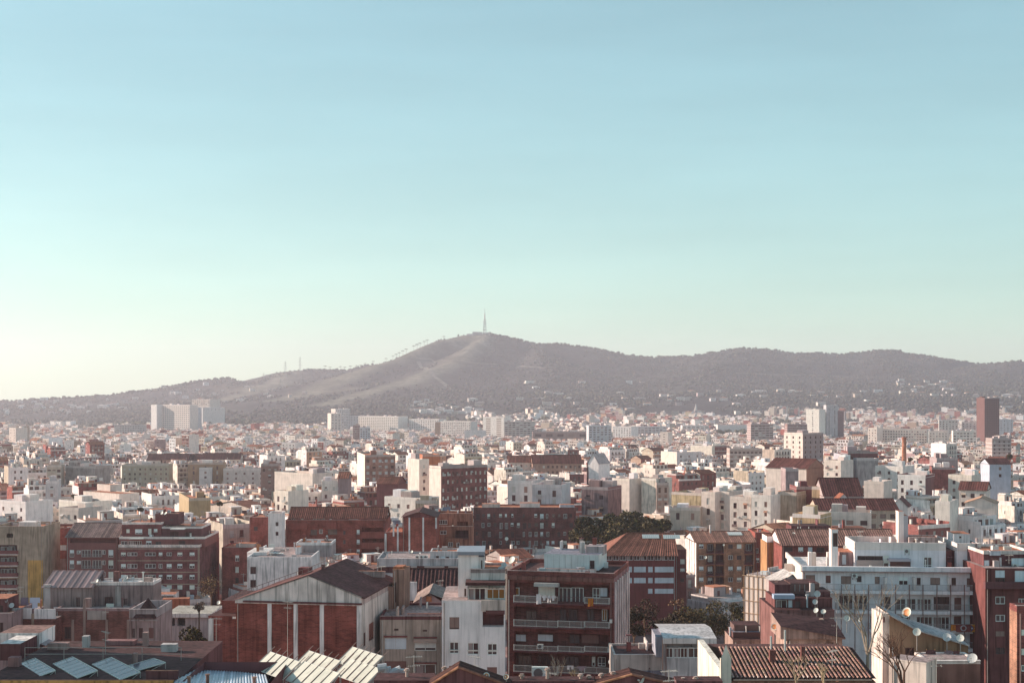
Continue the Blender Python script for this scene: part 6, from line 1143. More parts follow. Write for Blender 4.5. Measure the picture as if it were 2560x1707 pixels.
# ================================================================ trees
def leaf_tree(name, label, px, pyt, pyb, d, wpx, col=(.045, .05, .02), n=1900, leaf=.55, tip=None, group=None, base=None, seed=1, sparse=False, cat='tree'):
    rg = np.random.default_rng(seed); x, y, zt = at(px, pyt, d); zc0 = at(px, pyb, d)[2]; zb = min(gz(x, y), zc0 - 2) - .3 if base is None else base
    root = link(name, None, loc=(x, y, zb)); tag(root, label, cat, group); W = wpx / FPX * d; H = zt - zc0; top = zt - zb; low = zc0 - zb
    tr = MB(); r0 = max(.18, W * .035); tr.tube((0, 0, 0), (0, 0, low + H * .3), r0, r0 * .6, 7, (.14, .085, .06), 'K')
    for i in range(7):
        a = rg.uniform(0, 6.28); q = rg.uniform(.2, .42) * W; tr.tube((0, 0, low + H * rg.uniform(-.1, .3)), (math.cos(a) * q, math.sin(a) * q, low + H * rg.uniform(.4, .85)), r0 * .45, r0 * .12, 5, (.14, .085, .06), 'K')
    obj('trunk', tr, root)
    k = 9; cen = np.stack([rg.uniform(-.32, .32, k) * W, rg.uniform(-.3, .3, k) * W, low + H * rg.uniform(.25, .8, k)], -1); rad = rg.uniform(.16, .3, k) * W; rz = np.minimum(rad * .8, H * .3)
    ci = rg.integers(0, k, n); v = rg.normal(size=(n, 3)); v /= np.linalg.norm(v, axis=1)[:, None]; rr = rg.uniform(.45, 1.0, n) ** (.6 if not sparse else 1)
    P = cen[ci] + v * rr[:, None] * np.stack([rad[ci], rad[ci], rz[ci]], -1)
    U = rg.normal(size=(n, 3)); U /= np.linalg.norm(U, axis=1)[:, None]; V = np.cross(U, rg.normal(size=(n, 3))); V /= np.linalg.norm(V, axis=1)[:, None]
    S = leaf * rg.uniform(.6, 1.3, n)[:, None]; mb = MB(); c0 = np.array(col); tipc = np.array(tip if tip else col)
    for i in range(n):
        p, u_, v_ = P[i], U[i] * S[i] * .5, V[i] * S[i] * .32; f = rg.uniform(.55, 1.5); cc = (c0 * (1 - (rg.random() < .35)) + tipc * 0) if False else (tipc if rg.random() < .3 else c0) * f
        mb.poly((tuple(p - u_), tuple(p + v_), tuple(p + u_), tuple(p - v_)), tuple(cc), 'L')
    obj('crown', mb, root); return root
G = 'dark garden trees'
DG = (.060, .042, .022); OL = (.12, .085, .028)
for i, (px, pt, pb, d, w, lab) in enumerate([
        (1470, 1292, 1350, 440, 80, 'rounded dark tree at the left end of the park mass'), (1515, 1284, 1350, 445, 90, 'broad dark tree crown lit along its top in the park mass'),
        (1565, 1280, 1350, 448, 95, 'tallest dark tree crown of the park mass'), (1612, 1286, 1350, 440, 80, 'olive-lit dark tree at the right of the park mass'), (1540, 1305, 1375, 425, 120, 'low front tree of the park mass'), (1470, 1310, 1370, 420, 70, 'low dark tree touching the red tiled institute'), (1448, 1308, 1365, 450, 60, 'outermost dark tree of the park mass beside the brick slab'), (1650, 1296, 1350, 445, 70, 'outermost dark tree of the park mass beside the beige front'), (1590, 1300, 1360, 428, 90, 'middle dark tree of the park mass behind the institute roof')]):
    leaf_tree('park_tree', lab, px, pt, pb, d, w, DG, 2600, .9, OL, 'trees of the park mass', seed=30 + i)
for i, (px, pt, pb, d, w, lab, col, tip, sp) in enumerate([
        (1612, 1490, 1570, 262, 90, 'dim bare-branched tree in the courtyard shade', (.07, .035, .025), (.09, .05, .03), True), (1700, 1478, 1580, 282, 56, 'thin autumn tree with pinkish sunlit leaves', (.14, .07, .045), (.36, .20, .11), True),
        (1725, 1505, 1600, 270, 90, 'sunlit russet-green tree in the courtyard garden', (.06, .038, .02), (.20, .13, .055), False), (1770, 1512, 1610, 285, 100, 'dark green tree left of the netted scaffold', DG, OL, False),
        (1815, 1490, 1610, 290, 110, 'largest garden tree with olive-lit top', DG, (.14, .095, .03), False), (1850, 1500, 1600, 280, 70, 'garden tree touching the netted scaffold', DG, OL, False),
        (1660, 1520, 1610, 245, 90, 'dark shaded shrub tree above the white gallery house', (.05, .03, .02), DG, False), (1835, 1562, 1620, 150, 34, 'small leafy tree beside the metal flue', (.07, .05, .02), OL, False),
        (1585, 1520, 1600, 228, 60, 'dark bush against the ribbed side wall', (.045, .028, .02), DG, False)]):
    leaf_tree('garden_tree', lab, px, pt, pb, d, w, col, 2000 if not sp else 900, .45, tip, G, seed=50 + i, sparse=sp)
leaf_tree('ivy_tree', 'dark ivy-clad tree with sunlit yellow-green top beside the bay house', 468, 1562, 1680, 186, 112, (.045, .028, .018), 2600, .42, (.15, .10, .03), None, seed=71)
leaf_tree('garden_tree', 'sparse golden-twigged tree beside the brown brick block', 528, 1432, 1500, 325, 62, (.09, .05, .03), 700, .4, (.26, .16, .07), None, seed=72, sparse=True)
leaf_tree('garden_tree', 'pale flowering shrub behind the roof ladder', 498, 1500, 1530, 215, 30, (.20, .12, .09), 350, .3, (.35, .25, .2), None, seed=73, sparse=True)
leaf_tree('garden_tree', 'little russet shrub above the corrugated metal roof', 492, 1652, 1690, 118, 26, (.30, .17, .08), 260, .16, (.45, .32, .18), None, seed=74, sparse=True)
rr = random.Random(3)
MT = [('a', 1170, 555, 640, 880, 90), ('a', 1240, 560, 640, 870, 80), ('a', 1420, 580, 630, 860, 60), ('a', 1930, 590, 640, 850, 90), ('a', 2000, 585, 640, 850, 80), ('a', 310, 410, 460, 900, 50), ('a', 685, 640, 690, 600, 60), ('d', 800, 500, 560, 600, 40), ('d', 1310, 310, 345, 800, 40), ('b', 1920, 365, 405, 600, 120), ('d', 1990, 640, 690, 500, 50), ('c', 1850, 430, 490, 820, 120), ('c', 1960, 440, 500, 830, 100), ('c', 2030, 450, 500, 830, 90), ('a', 1290, 770, 800, 480, 60), ('d', 2220, 270, 330, 850, 80), ('b', 2600, 600, 650, 560, 40), ('a', 2020, 715, 745, 520, 50)]
for i, (k, x, t, e, d, w) in enumerate(MT):
    p0, p1 = cp(k, x, t), cp(k, x, e); near = min(LAND, key=lambda L: (L[0] - p0[0]) ** 2 + (L[1] - p0[1]) ** 2)
    leaf_tree('street_tree', f'{["small", "bushy", "dark", "rounded", "olive"][i % 5]} green tree showing between roofs near {near[2]}' + ('' if i < 5 else [', alone', ', low one', ', taller one', ', side one'][(i // 5) % 4]), p0[0], p0[1], p1[1], d, w / 3.675, DG, 420, 1.0, OL, 'trees between the roofs', seed=90 + i)
# bare winter trees close to the viewpoint
def bare_tree(name, label, px, pyt, d, spread, col, seed, pb=1760, depth=6, r0=.17, lean=0.0):
    rg = random.Random(seed); x, y, zt = at(px, pyt, d); zb = gz(x, y) - .3; root = link(name, None, loc=(x, y, zb)); tag(root, label, 'tree', 'bare winter trees'); H = zt - zb; z0 = at(px, pb, d)[2] - zb
    tr = MB(); tw = MB(); fork = Vector((lean * .3, 0, z0)); tr.tube((0, 0, 0), fork, r0 * 1.3, r0, 7, col, 'K'); obj_ = None
    def grow(p, dirv, L, r, k):
        if k == 0 or r < .006: return
        q = p + dirv * L; mid_ = p.lerp(q, .5) + Vector((rg.uniform(-.06, .06), rg.uniform(-.06, .06), 0)) * L
        m = tr if k >= depth - 1 else tw
        m.tube(p, mid_, r, r * .86, 5 if k > 3 else 4, col, 'K', False); m.tube(mid_, q, r * .86, r * .72, 5 if k > 3 else 4, col, 'K', False)
        for j in range(rg.choice([2, 2, 3])):
            nd = (dirv + Vector((rg.uniform(-1, 1), rg.uniform(-1, 1), rg.uniform(-.25, .6))) * spread).normalized(); grow(q if j else mid_.lerp(q, .8), nd, L * rg.uniform(.62, .86), r * rg.uniform(.5, .72), k - 1)
    L0 = (H - z0) * .36
    for j in range(3): grow(fork, Vector((rg.uniform(-.5, .5) + lean, rg.uniform(-.3, .3), 1)).normalized(), L0, r0 * .8, depth)
    obj('trunk', tr, root); obj('branches', tw, root)
BK = (.30, .20, .15)
bare_tree('bare_tree', 'tall bare pale-barked tree rising before the long white balcony block', 2168, 1478, 104, .45, (.34, .26, .21), 4, pb=1640, r0=.12, lean=.12)
bare_tree('bare_tree', 'dark many-twigged bare tree in front of the ochre lean-to shed', 2262, 1590, 92, .62, (.13, .07, .055), 9, pb=1720, r0=.12, lean=-.18)
bare_tree('bare_tree', 'pale scraggly bare tree before the ribbed tile roof', 1990, 1640, 86, .5, (.45, .32, .22), 12, pb=1712, r0=.07)
bare_tree('bare_tree', 'low straw-coloured bare shrub at the roof\'s lower edge', 2062, 1660, 84, .5, (.45, .33, .22), 14, pb=1715, r0=.06)
bare_tree('bare_tree', 'thin bare sapling before the dark balcony block', 1398, 1640, 100, .35, (.42, .34, .28), 16, pb=1720, depth=4, r0=.05)
bare_tree('bare_tree', 'straw-tipped sapling beside the rooftop fan box', 1440, 1668, 98, .5, (.48, .34, .2), 17, pb=1716, depth=4, r0=.05)

# ================================================================ small things on roofs and walls
NDISH = [0]
def dish(px, py, d, size_px, label, az=None, col=(.66, .64, .6), rust=False, mast=None, el=None):
    x, y, z = at(px, py, d); Rr = size_px / 2 / FPX * d; k = NDISH[0]; NDISH[0] += 1; rg = random.Random(k)
    az = R(rg.uniform(-55, 10)) if az is None else R(az); el = R(rg.uniform(20, 38)) if el is None else R(el)
    root = link('satellite_dish', None, loc=(x, y, z)); tag(root, label, 'satellite dish', 'satellite dishes on the roofs')
    n = Vector((math.sin(az) * math.cos(el), -math.cos(az) * math.cos(el), math.sin(el))); u = n.cross(Vector((0, 0, 1))).normalized(); v = u.cross(n)
    mb = MB(); rings = [(0, 0), (.4, .03), (.75, .11), (1.0, .2)]; N = 16
    def pt(r, a, dz): return tuple(u * math.cos(a) * r * Rr + v * math.sin(a) * r * Rr * 1.06 + n * dz * Rr)
    for (r0, h0), (r1, h1) in zip(rings[:-1], rings[1:]):
        for i in range(N):
            a, b_ = 2 * math.pi * i / N, 2 * math.pi * (i + 1) / N; c_ = (.50, .17, .05) if (rust and r1 < .8) else col
            q = [pt(r0, a, h0), pt(r1, a, h1), pt(r1, b_, h1), pt(r0, b_, h0)]
            if r0 == 0: q = q[:3]
            mb.poly(q, c_, 'P'); mb.poly([tuple(Vector(p) - n * .03) for p in q][::-1], c_, 'P')
    obj('reflector', mb, root)
    ar = MB(); f = n * Rr * 1.1 - v * Rr * .35; ar.tube(-v * Rr * .95, f, .018, .018, 4, (.4, .38, .36)); ar.tube(f, f + n * -.14, .05, .05, 6, (.5, .48, .46)); obj('feed_arm', ar, root)
    ms = MB(); L = mast if mast else Rr * 2.0; ms.tube(-n * .05, -n * .25, .035, .035, 5, (.35, .3, .28)); ms.tube(-n * .25 , Vector((-n.x * .25, -n.y * .25, -L)), .035, .035, 6, (.35, .3, .28)); obj('mount', ms, root)
DL = [
 ('A', 108, 855, 203, 13, 'large grey dish on the dark wall at the picture edge'), ('A', 62, 815, 203, 9, 'small round dish above the large grey one at the edge'), ('A', 148, 988, 203, 8, 'upper of two white dishes hanging below the parapet panel'), ('A', 143, 1040, 203, 11, 'lower of two white dishes hanging below the parapet panel'),
 ('A', 893, 628, 212, 9, 'dish beside the corrugated lean-to roof'), ('A', 1162, 600, 214, 8, 'left dish of two on the sunlit grey roof'), ('A', 1220, 605, 214, 8, 'right dish of two on the sunlit grey roof'), ('A', 1487, 5, 378, 9, 'left dish on the brown lift tower'), ('A', 1520, 12, 378, 9, 'right dish on the brown lift tower'), ('A', 2008, 828, 168, 10, 'round dish on the antenna bar beside the big gable'),
 ('B', 650, 480, 160, 11, 'dish on the gable roof ladder'), ('B', 975, 440, 166, 14, 'large cream dish behind the gable roof'), ('B', 882, 488, 164, 11, 'narrow-looking dish left of the large cream one'), ('B', 395, 555, 158, 9, 'half-hidden dish beside the gable chimney'),
 ('B', 1618, 905, 163, 15, 'upper dish on the beige block terrace'), ('B', 1625, 962, 163, 11, 'lower dish under the other on the beige block terrace'), ('B', 1430, 362, 262, 7, 'tiny dish on the awning block roof'), ('B', 1886, 335, 262, 8, 'small dish before the salmon stepped block'), ('B', 650, 218, 396, 6, 'tiny white dish on the long brick building'),
 ('B', 2248, 522, 153, 15, 'grey dish on top of the bright white house'), ('B', 2275, 482, 154, 14, 'cream dish behind the grey one on the white house'), ('B', 2350, 440, 200, 19, 'biggest cream dish between the white house and dark balconies'), ('B', 2300, 243, 330, 9, 'white dish on the dark roofs behind the white house'),
 ('B', 2115, 1498, 92, 16, 'orange rusty dish low in front of the white house'), ('B', 2295, 1510, 92, 14, 'white dish low beside the orange rusty one'),
 ('C', 718, 332, 198, 16, 'dish in front of the penthouse tank box'), ('C', 655, 520, 191, 14, 'grey dish on the penthouse terrace wall'), ('C', 725, 502, 192, 12, 'pale dish right of the grey one on the terrace wall'), ('C', 902, 1368, 180, 11, 'grey dish at the corner of the dark balcony block'), ('C', 1776, 413, 388, 8, 'cream dish on the tan brick balconies'), ('C', 1943, 300, 388, 5, 'tiny dish near the eave of the tan brick block'), ('C', 1190, 1535, 92, 21, 'large cream dish at the bottom edge among chimneys'),
 ('D', 1275, 922, 121, 26, 'large white dish with an orange rust patch'), ('D', 1366, 1098, 117, 20, 'white dish over the ochre lean-to shed'), ('D', 1765, 1155, 117, 19, 'white dish with a black bar near the shed\'s low end'), ('D', 1642, 1148, 117, 21, 'faded grey dish left of the white one with a bar'), ('D', 1875, 1342, 113, 26, 'big grey-faced dish on the shaded terrace rim'),
 ('D', 452, 748, 166, 16, 'big grey dish on the cluttered terrace house'), ('D', 432, 822, 166, 13, 'dim dark dish below the big grey one'), ('D', 441, 900, 165, 13, 'left of two pale dishes on the terrace parapet'), ('D', 509, 912, 165, 13, 'right of two pale dishes on the terrace parapet'), ('D', 60, 1050, 128, 17, 'rusty dark-faced dish by the netted scaffold'),
 ('D', 724, 972, 150, 15, 'pale dish half hidden by bare twigs'), ('D', 850, 985, 150, 11, 'smaller pale dish half hidden by bare twigs'), ('D', 236, 198, 305, 8, 'white dish on the dark upper roof room'), ('D', 722, 175, 308, 9, 'large white dish on the striped roof ridge'), ('D', 722, 205, 308, 6, 'small dish under the large white ridge dish'), ('D', 765, 202, 308, 7, 'pale blue dish on the striped roof ridge'), ('D', 888, 200, 308, 8, 'blue-centred dish right on the striped roof ridge'), ('D', 930, 200, 308, 7, 'end dish of the ridge row'), ('D', 708, 320, 205, 10, 'dish on the white block roof by the lift tower'), ('D', 770, 322, 205, 9, 'second dish on the white block roof by the lift tower'), ('D', 1510, 262, 205, 13, 'dish on the grey rooftop room of the white block'), ('D', 2290, 285, 205, 10, 'dish on the roofs at the far end of the white block')]
for k, x, y, d, s, lab in DL: dish(*cp(k, x, y), d, s, lab, rust='orange' in lab or 'rusty' in lab, col=(.48, .47, .47) if 'grey' in lab or 'dim' in lab else (.66, .63, .57), mast=1.6 if s > 12 else .9)
def antenna(px, pyt, pyb, d, label, col=(.48, .44, .41), az=0.0, n=9, w=.55):
    x, y, zt = at(px, pyt, d); zb = at(px, pyb, d)[2]; root = link('tv_antenna', None, loc=(x, y, zb)); tag(root, label, 'antenna', 'television antennas on the roofs'); H = zt - zb
    m = MB(); m.tube((0, 0, 0), (0, 0, H), .025, .02, 5, col); obj('mast', m, root)
    c, s = math.cos(R(az)), math.sin(R(az)); bo = MB()
    for lv, (zz, L, kk) in enumerate(((H - .12, 1.1, n), (H - .75, .8, n - 4))):
        bo.tube((-c * L / 2, -s * L / 2, zz), (c * L / 2, s * L / 2, zz), .015, .015, 4, col)
        for i in range(kk): t = -L / 2 + L * i / (kk - 1); q = w * (.5 + .5 * i / kk) * .5; bo.tube((c * t + s * q, s * t - c * q, zz), (c * t - s * q, s * t + c * q, zz), .012, .012, 4, col); bo.tube((c * t, s * t, zz - q * .6), (c * t, s * t, zz + q * .6), .012, .012, 4, col)
    obj('elements', bo, root)
AL = [('A', 968, 1085, 1400, 110, 'tall bare mast with double antenna by the solar panels'), ('A', 1985, 965, 1400, 150, 'cream grid antenna against the lower brick wing'), ('B', 1690, 620, 760, 205, 'cluster antenna on the dark roofed house'), ('B', 290, 810, 1330, 145, 'thin mast before the brick panels'), ('B', 1450, 1310, 1568, 98, 'thin white mast before the beige block'), ('B', 2010, 1310, 1440, 100, 'small antenna before the bright white house'), ('B', 520, 258, 330, 300, 'short mast on the pale stained block'), ('B', 1150, 490, 560, 168, 'white antenna on the gable roof back edge'), ('C', 690, 262, 345, 196, 'antenna cluster above the penthouse tank'), ('C', 1440, 1440, 1568, 92, 'pale grid antenna at the bottom edge'), ('C', 350, 1460, 1568, 95, 'straw-coloured antenna before the balconies'), ('C', 1580, 40, 215, 400, 'slim flagpole mast over the institute'),
      ('D', 590, 1258, 1545, 100, 'slim pole standing on the ribbed tile roof'), ('D', 630, 960, 1200, 120, 'thin pole by the tan lean-to hut'), ('D', 845, 170, 320, 210, 'forked antenna beside the lift tower'), ('D', 1385, 120, 250, 205, 'antenna on the white block roof'), ('D', 1545, 1320, 1568, 108, 'rusty mast before the shaded terrace'), ('A', 82, 700, 830, 215, 'tangled square antenna at the edge of the dark wall'), ('A', 185, 680, 800, 220, 'bright zigzag antenna before the ochre patch'), ('A', 970, 870, 910, 205, 'small grid antenna on the grey rooftop house'), ('A', 1380, 570, 620, 205, 'antenna on the sunlit grey roof chimney'), ('D', 2212, 385, 470, 186, 'white bracket mast on the maroon shuttered block'), ('D', 1945, 230, 520, 196, 'tall stay pole at the end of the white block')]
for i, (k, x, t, e, d, lab) in enumerate(AL): antenna(*cp(k, x, t), cp(k, x, e)[1], d, lab, az=i * 37 % 90 - 45, n=6 + i % 5, w=.4 + .1 * (i % 4))
def ac_unit(px, py, d, label, s=.8):
    x, y, z = at(px, py, d); root = link('air_conditioner', None, loc=(x, y, z)); tag(root, label, 'air conditioner', 'outdoor air conditioner units'); m = MB(); m.box(-s / 2, s / 2, -.15, .15, 0, s * .75, (.62, .61, .58), 'P'); obj('case', m, root)
    f = MB(); N = 12; f.poly([(s * .3 * math.cos(6.283 * i / N) - s * .1, -.16, s * .37 + s * .3 * math.sin(6.283 * i / N)) for i in range(N)], (.10, .08, .08), 'P'); obj('fan', f, root)
    for a in (-s * .35, s * .35): g_ = MB(); g_.box(a - .04, a + .04, -.12, .12, -.25, 0, (.3, .26, .25), 'P'); obj('foot', g_, root)
for k, x, y, d, lab in (('B', 1485, 425, 262, 'left of three air conditioners on the awning block'), ('B', 1520, 425, 262, 'middle of three air conditioners on the awning block'), ('B', 1560, 425, 262, 'third of three air conditioners on the awning block'), ('D', 1275, 375, 198, 'air conditioner on the penthouse parapet'), ('D', 2270, 515, 190, 'air conditioner on the maroon shuttered block'), ('D', 1780, 465, 199, 'air conditioner beside the penthouse door'), ('C', 260, 1250, 187, 'round-fanned unit on a dark balcony'), ('C', 255, 1525, 97, 'big square fan box at the bottom edge'), ('A', 722, 372, 374, 'air conditioner on the brown plaster block'), ('D', 795, 600, 195, 'air conditioner beside a shuttered door of the white block')):
    ac_unit(*cp(k, x, y), d, lab, 1.1 if 'big' in lab else .8)
# washing, flags, awning cloths
def cloth(name, label, k, x0, y0, x1, y1, d, col, cat, shape='sheet', stripes=None, group=None):
    px0, px1, py0, py1 = cr(k, x0, y0, x1, y1); X0, Y, Z1 = at(px0, py0, d); X1 = at(px1, py0, d)[0]; Z0 = at(px0, py1, d)[2]; w, h = X1 - X0, Z1 - Z0
    root = link(name, None, loc=(X0, Y, Z1)); tag(root, label, cat, group); mb = MB(); n, mrow = 8, 4
    def P(i, j):
        u, v = i / n, j / mrow; tape = 1.0
        if shape == 'trousers' and v > .4: pass
        return (u * w, math.sin(u * 9 + v * 2) * .05 * (0.3 + v), -v * h * (1 + .03 * math.sin(u * 7)))
    for i in range(n):
        for j in range(mrow):
            if shape == 'trousers' and j >= 1 and i in (3, 4): continue
            if shape == 'shirt' and j >= 2 and i in (0, 1, 6, 7): continue
            c_ = col
            if stripes: c_ = stripes[i % len(stripes)]
            q = (P(i, j), P(i, j + 1), P(i + 1, j + 1), P(i + 1, j)); mb.poly(q, c_, 'C'); mb.poly([(a, b_ + .02, c2) for a, b_, c2 in q][::-1], c_, 'C')
    obj('fabric', mb, root); pg = MB()
    for u in (.08, .92): pg.box(u * w - .015, u * w + .015, -.02, .03, -.04, .06, (.35, .2, .1), 'W')
    obj('peg', pg, root, kind='stuff')
LG_ = 'laundry on the lines'; ST = [(.55, .30, .04), (.30, .035, .025)]
for a in ((('bed_sheet', 'white sheet hung over the dark block\'s top balcony', 'C', 222, 750, 268, 840, 186.2, WHITE, 'laundry'), dict(group=LG_)), (('undershirt', 'white top hanging beside the balcony sheet', 'C', 275, 762, 318, 808, 186.2, WHITE, 'laundry'), dict(shape='shirt', group=LG_)), (('trousers', 'white trousers on the top balcony line', 'C', 325, 765, 355, 825, 186.2, WHITE, 'laundry'), dict(shape='trousers', group=LG_)), (('undershirt', 'last white top on the top balcony line', 'C', 360, 765, 400, 812, 186.2, WHITE, 'laundry'), dict(shape='shirt', group=LG_)),
          (('hanging_cloth', 'small white cloths on the lowest balcony line', 'C', 505, 1405, 565, 1440, 184, WHITE, 'laundry'), dict(shape='trousers', group=LG_)), (('hanging_cloth', 'mauve cloths on the lowest balcony line', 'C', 595, 1412, 685, 1450, 184, (.35, .28, .30), 'laundry'), dict(shape='shirt', group=LG_)), (('towel', 'blue-white towel hung above the parapet panels', 'A', 272, 782, 368, 880, 204.6, (.55, .60, .72), 'laundry'), dict(shape='shirt', group=LG_)), (('towel', 'dark towel hung beside the blue-white one', 'A', 190, 780, 262, 850, 204.6, (.16, .13, .17), 'laundry'), dict(group=LG_)),
          (('trousers', 'dark trousers on the shed clothes line', 'D', 1700, 1270, 1760, 1375, 116.5, (.09, .05, .05), 'laundry'), dict(shape='trousers', group=LG_)), (('undershirt', 'dark grey top on the shed clothes line', 'D', 1620, 1268, 1695, 1320, 116.5, (.16, .13, .14), 'laundry'), dict(shape='shirt', group=LG_)), (('hanging_cloth', 'dark apron at the shed end of the clothes line', 'D', 1450, 1262, 1540, 1330, 116.5, (.08, .045, .045), 'laundry'), dict(group=LG_)),
          (('striped_flag', 'yellow and red striped flag on the dark balcony block', 'C', 698, 790, 748, 862, 184.5, OCHRE, 'flag'), dict(stripes=ST)), (('striped_flag', 'yellow and red striped flag on the white block\'s low balcony', 'D', 1682, 1030, 1725, 1085, 192.4, OCHRE, 'flag'), dict(stripes=ST)), (('balcony_banner', 'dark red banner with a pale ring on the white block', 'D', 1728, 1028, 1862, 1098, 192.4, (.14, .045, .04), 'banner'), {})):
    cloth(*a[0], **a[1])
# striped flag with a star and horizontal bars
px0, px1, py0, py1 = cr('D', 1864, 1030, 1926, 1098); x0, y0, z1 = at(px0, py0, 192.2); x1 = at(px1, py0, 192.2)[0]; z0 = at(px0, py1, 192.2)[2]
fl_ = link('striped_flag', None, loc=(x0, y0, z0)); tag(fl_, 'flag with horizontal yellow and red bars and a dark triangle with star', 'flag'); m = MB(); w, h = x1 - x0, z1 - z0
for i in range(9): m.box(0, w, -.01, .01, h * i / 9, h * (i + 1) / 9, ST[i % 2], 'C')
obj('fabric', m, fl_); m = MB(); m.poly(((0, -.014, 0), (w * .42, -.014, h / 2), (0, -.014, h)), (.05, .05, .12), 'C'); obj('triangle', m, fl_); m = MB(); m.poly([(w * .13 + (.16 if k % 2 == 0 else .07) * h * math.sin(k * math.pi / 5), -.018, h / 2 + (.16 if k % 2 == 0 else .07) * h * math.cos(k * math.pi / 5)) for k in range(10)], WHITE, 'C'); obj('star', m, fl_)
px, py = cp('D', 1795, 1062); x0, y0, z0 = at(px, py, 192.3); m = MB(); N = 18
for i in range(N): a, c_ = 6.283 * i / N, 6.283 * (i + 1) / N; m.poly([(r * math.cos(t), 0, r * math.sin(t)) for r, t in ((.28, a), (.42, a), (.42, c_), (.28, c_))][::-1], (.5, .47, .48), 'C')
for o in [o for o in COL.objects if o.name.startswith('balcony_banner')]:
    r_ = obj('ring', m, o, loc=(x0 - o.location.x, -.09, z0 - o.location.z))

# ---------------------------------------------------------------- solar panels
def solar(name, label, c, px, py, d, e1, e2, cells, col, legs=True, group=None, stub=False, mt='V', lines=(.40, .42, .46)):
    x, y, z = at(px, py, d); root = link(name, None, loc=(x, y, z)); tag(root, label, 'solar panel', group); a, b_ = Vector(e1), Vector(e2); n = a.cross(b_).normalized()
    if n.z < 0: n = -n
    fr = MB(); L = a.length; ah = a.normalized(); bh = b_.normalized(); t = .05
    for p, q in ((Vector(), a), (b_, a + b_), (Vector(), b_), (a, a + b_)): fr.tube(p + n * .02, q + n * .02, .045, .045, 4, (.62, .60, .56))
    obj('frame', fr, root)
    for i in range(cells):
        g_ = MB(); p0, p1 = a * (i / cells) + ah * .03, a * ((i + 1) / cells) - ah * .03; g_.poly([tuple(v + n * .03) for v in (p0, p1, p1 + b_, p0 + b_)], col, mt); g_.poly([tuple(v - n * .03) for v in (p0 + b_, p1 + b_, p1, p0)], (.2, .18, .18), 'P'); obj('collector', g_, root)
    for i in (0, .5, 1):
        lg = MB(); p = a * i; q = a * i + b_; lo = min(p.z, q.z) - .6
        for v in (p, q): lg.tube(v, (v.x, v.y, lo - .3), .03, .03, 4, (.45, .40, .37))
        lg.tube(p, (q.x, q.y, lo), .025, .025, 4, (.45, .40, .37)); obj('support', lg, root)
    if stub:
        for i in range(cells + 1): s_ = MB(); p = a * (i / cells); s_.tube(p - bh * .55 + n * .05, p + b_ + n * .07, .028, .028, 5, (.22, .14, .12)); obj('pipe', s_, root)
for i, (x, y, w) in enumerate(((320, 1340, 1.0), (665, 1328, 1.12), (1020, 1332, 1.2), (1410, 1342, .55))):
    solar('solar_module', ('first', 'second', 'third', 'fourth, smaller')[i] + ' blue solar panel from the left on the dark flat roof', None, *cp('A', x, y), 107 - i * .2 if i < 3 else 106, (3.1 * w, -4.7 * w, 0) if i < 3 else (1.3, -1.6, 0), (-1.21, -.77, -.38) if i < 3 else (-2.3, -1.4, -.5), 6, (.075, .06, .08), group='blue panels on the dark flat roof')
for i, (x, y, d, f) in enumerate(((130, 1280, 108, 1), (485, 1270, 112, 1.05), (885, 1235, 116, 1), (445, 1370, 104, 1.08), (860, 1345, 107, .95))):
    solar('solar_collector', ('front left', 'rear middle', 'rear right', 'front middle', 'right-hand')[i] + ' solar collector, sky reflection painted cream, with pipes below the big gable', None, *cp('B', x, y), d, (2.9 * f, -3.7 * f, -.1), (-.95 * f * 1.2, -.75 * f * 1.2, -1.09 * f), 5, (.60, .56, .48), group='collectors with painted cream reflection below the gable', stub=True, mt='P')  # cream base colour stands in for the bright sky reflection
# apartment block just outside the picture, whose shadow falls over the panel roof
b = Bld('apartment_building', 'plain tan apartment block beside the dark panel roof, outside the view', -760, -420, 1316, 104, 0, 13); b.block('wall', -760, -420, 1316, None, col=TAN, m='S', par=.8)
# ---------------------------------------------------------------- nearest roofs along the lower edge
def near_roof(name, label, px0, px1, py, d, dep, col, m='S', cat='house', top=DMAROON, **k):
    b = Bld(name, label, px0, px1, py, d, 0, dep, cat=cat, **k); b.block('wall', px0, px1, py, None, 0, dep, col, m, floor=top); return b
b = near_roof('house', 'dark flat roof carrying the blue solar panels', -60, 432, 1712, 99, 17, DMAROON, land='the dark panel roof')
b.block('parapet', -60, 432, 1704, 1712, 0, .3, OCHRE, 'S'); b.block('roof_hut', 0, 98, 1585, 1620, 17, 4, WHITE, 'S', floor=(.25, .15, .13)); b.block('roof_hut', 0, 50, 1612, 1650, 13, 4, DMAROON, 'S', floor=OFFW)
g = MB(); p = [Vector(at(*cp('A', *q), dd)) - Vector((b.x0, b.y0, b.zb)) for q, dd in (((240, 1165), 118), ((420, 1150), 119), ((690, 1262), 114), ((610, 1284), 113))]
g.poly([tuple(v) for v in p][::-1], (.24, .18, .19), 'P'); g.poly([tuple(v - Vector((0, 0, .15))) for v in p], DMAROON, 'P'); g.poly([tuple(p[0]), tuple(p[3]), tuple(p[3] - Vector((0, 0, .7))), tuple(p[0] - Vector((0, 0, .7)))][::-1], DMAROON, 'P'); obj('metal_roof_sheet', g, b.root)
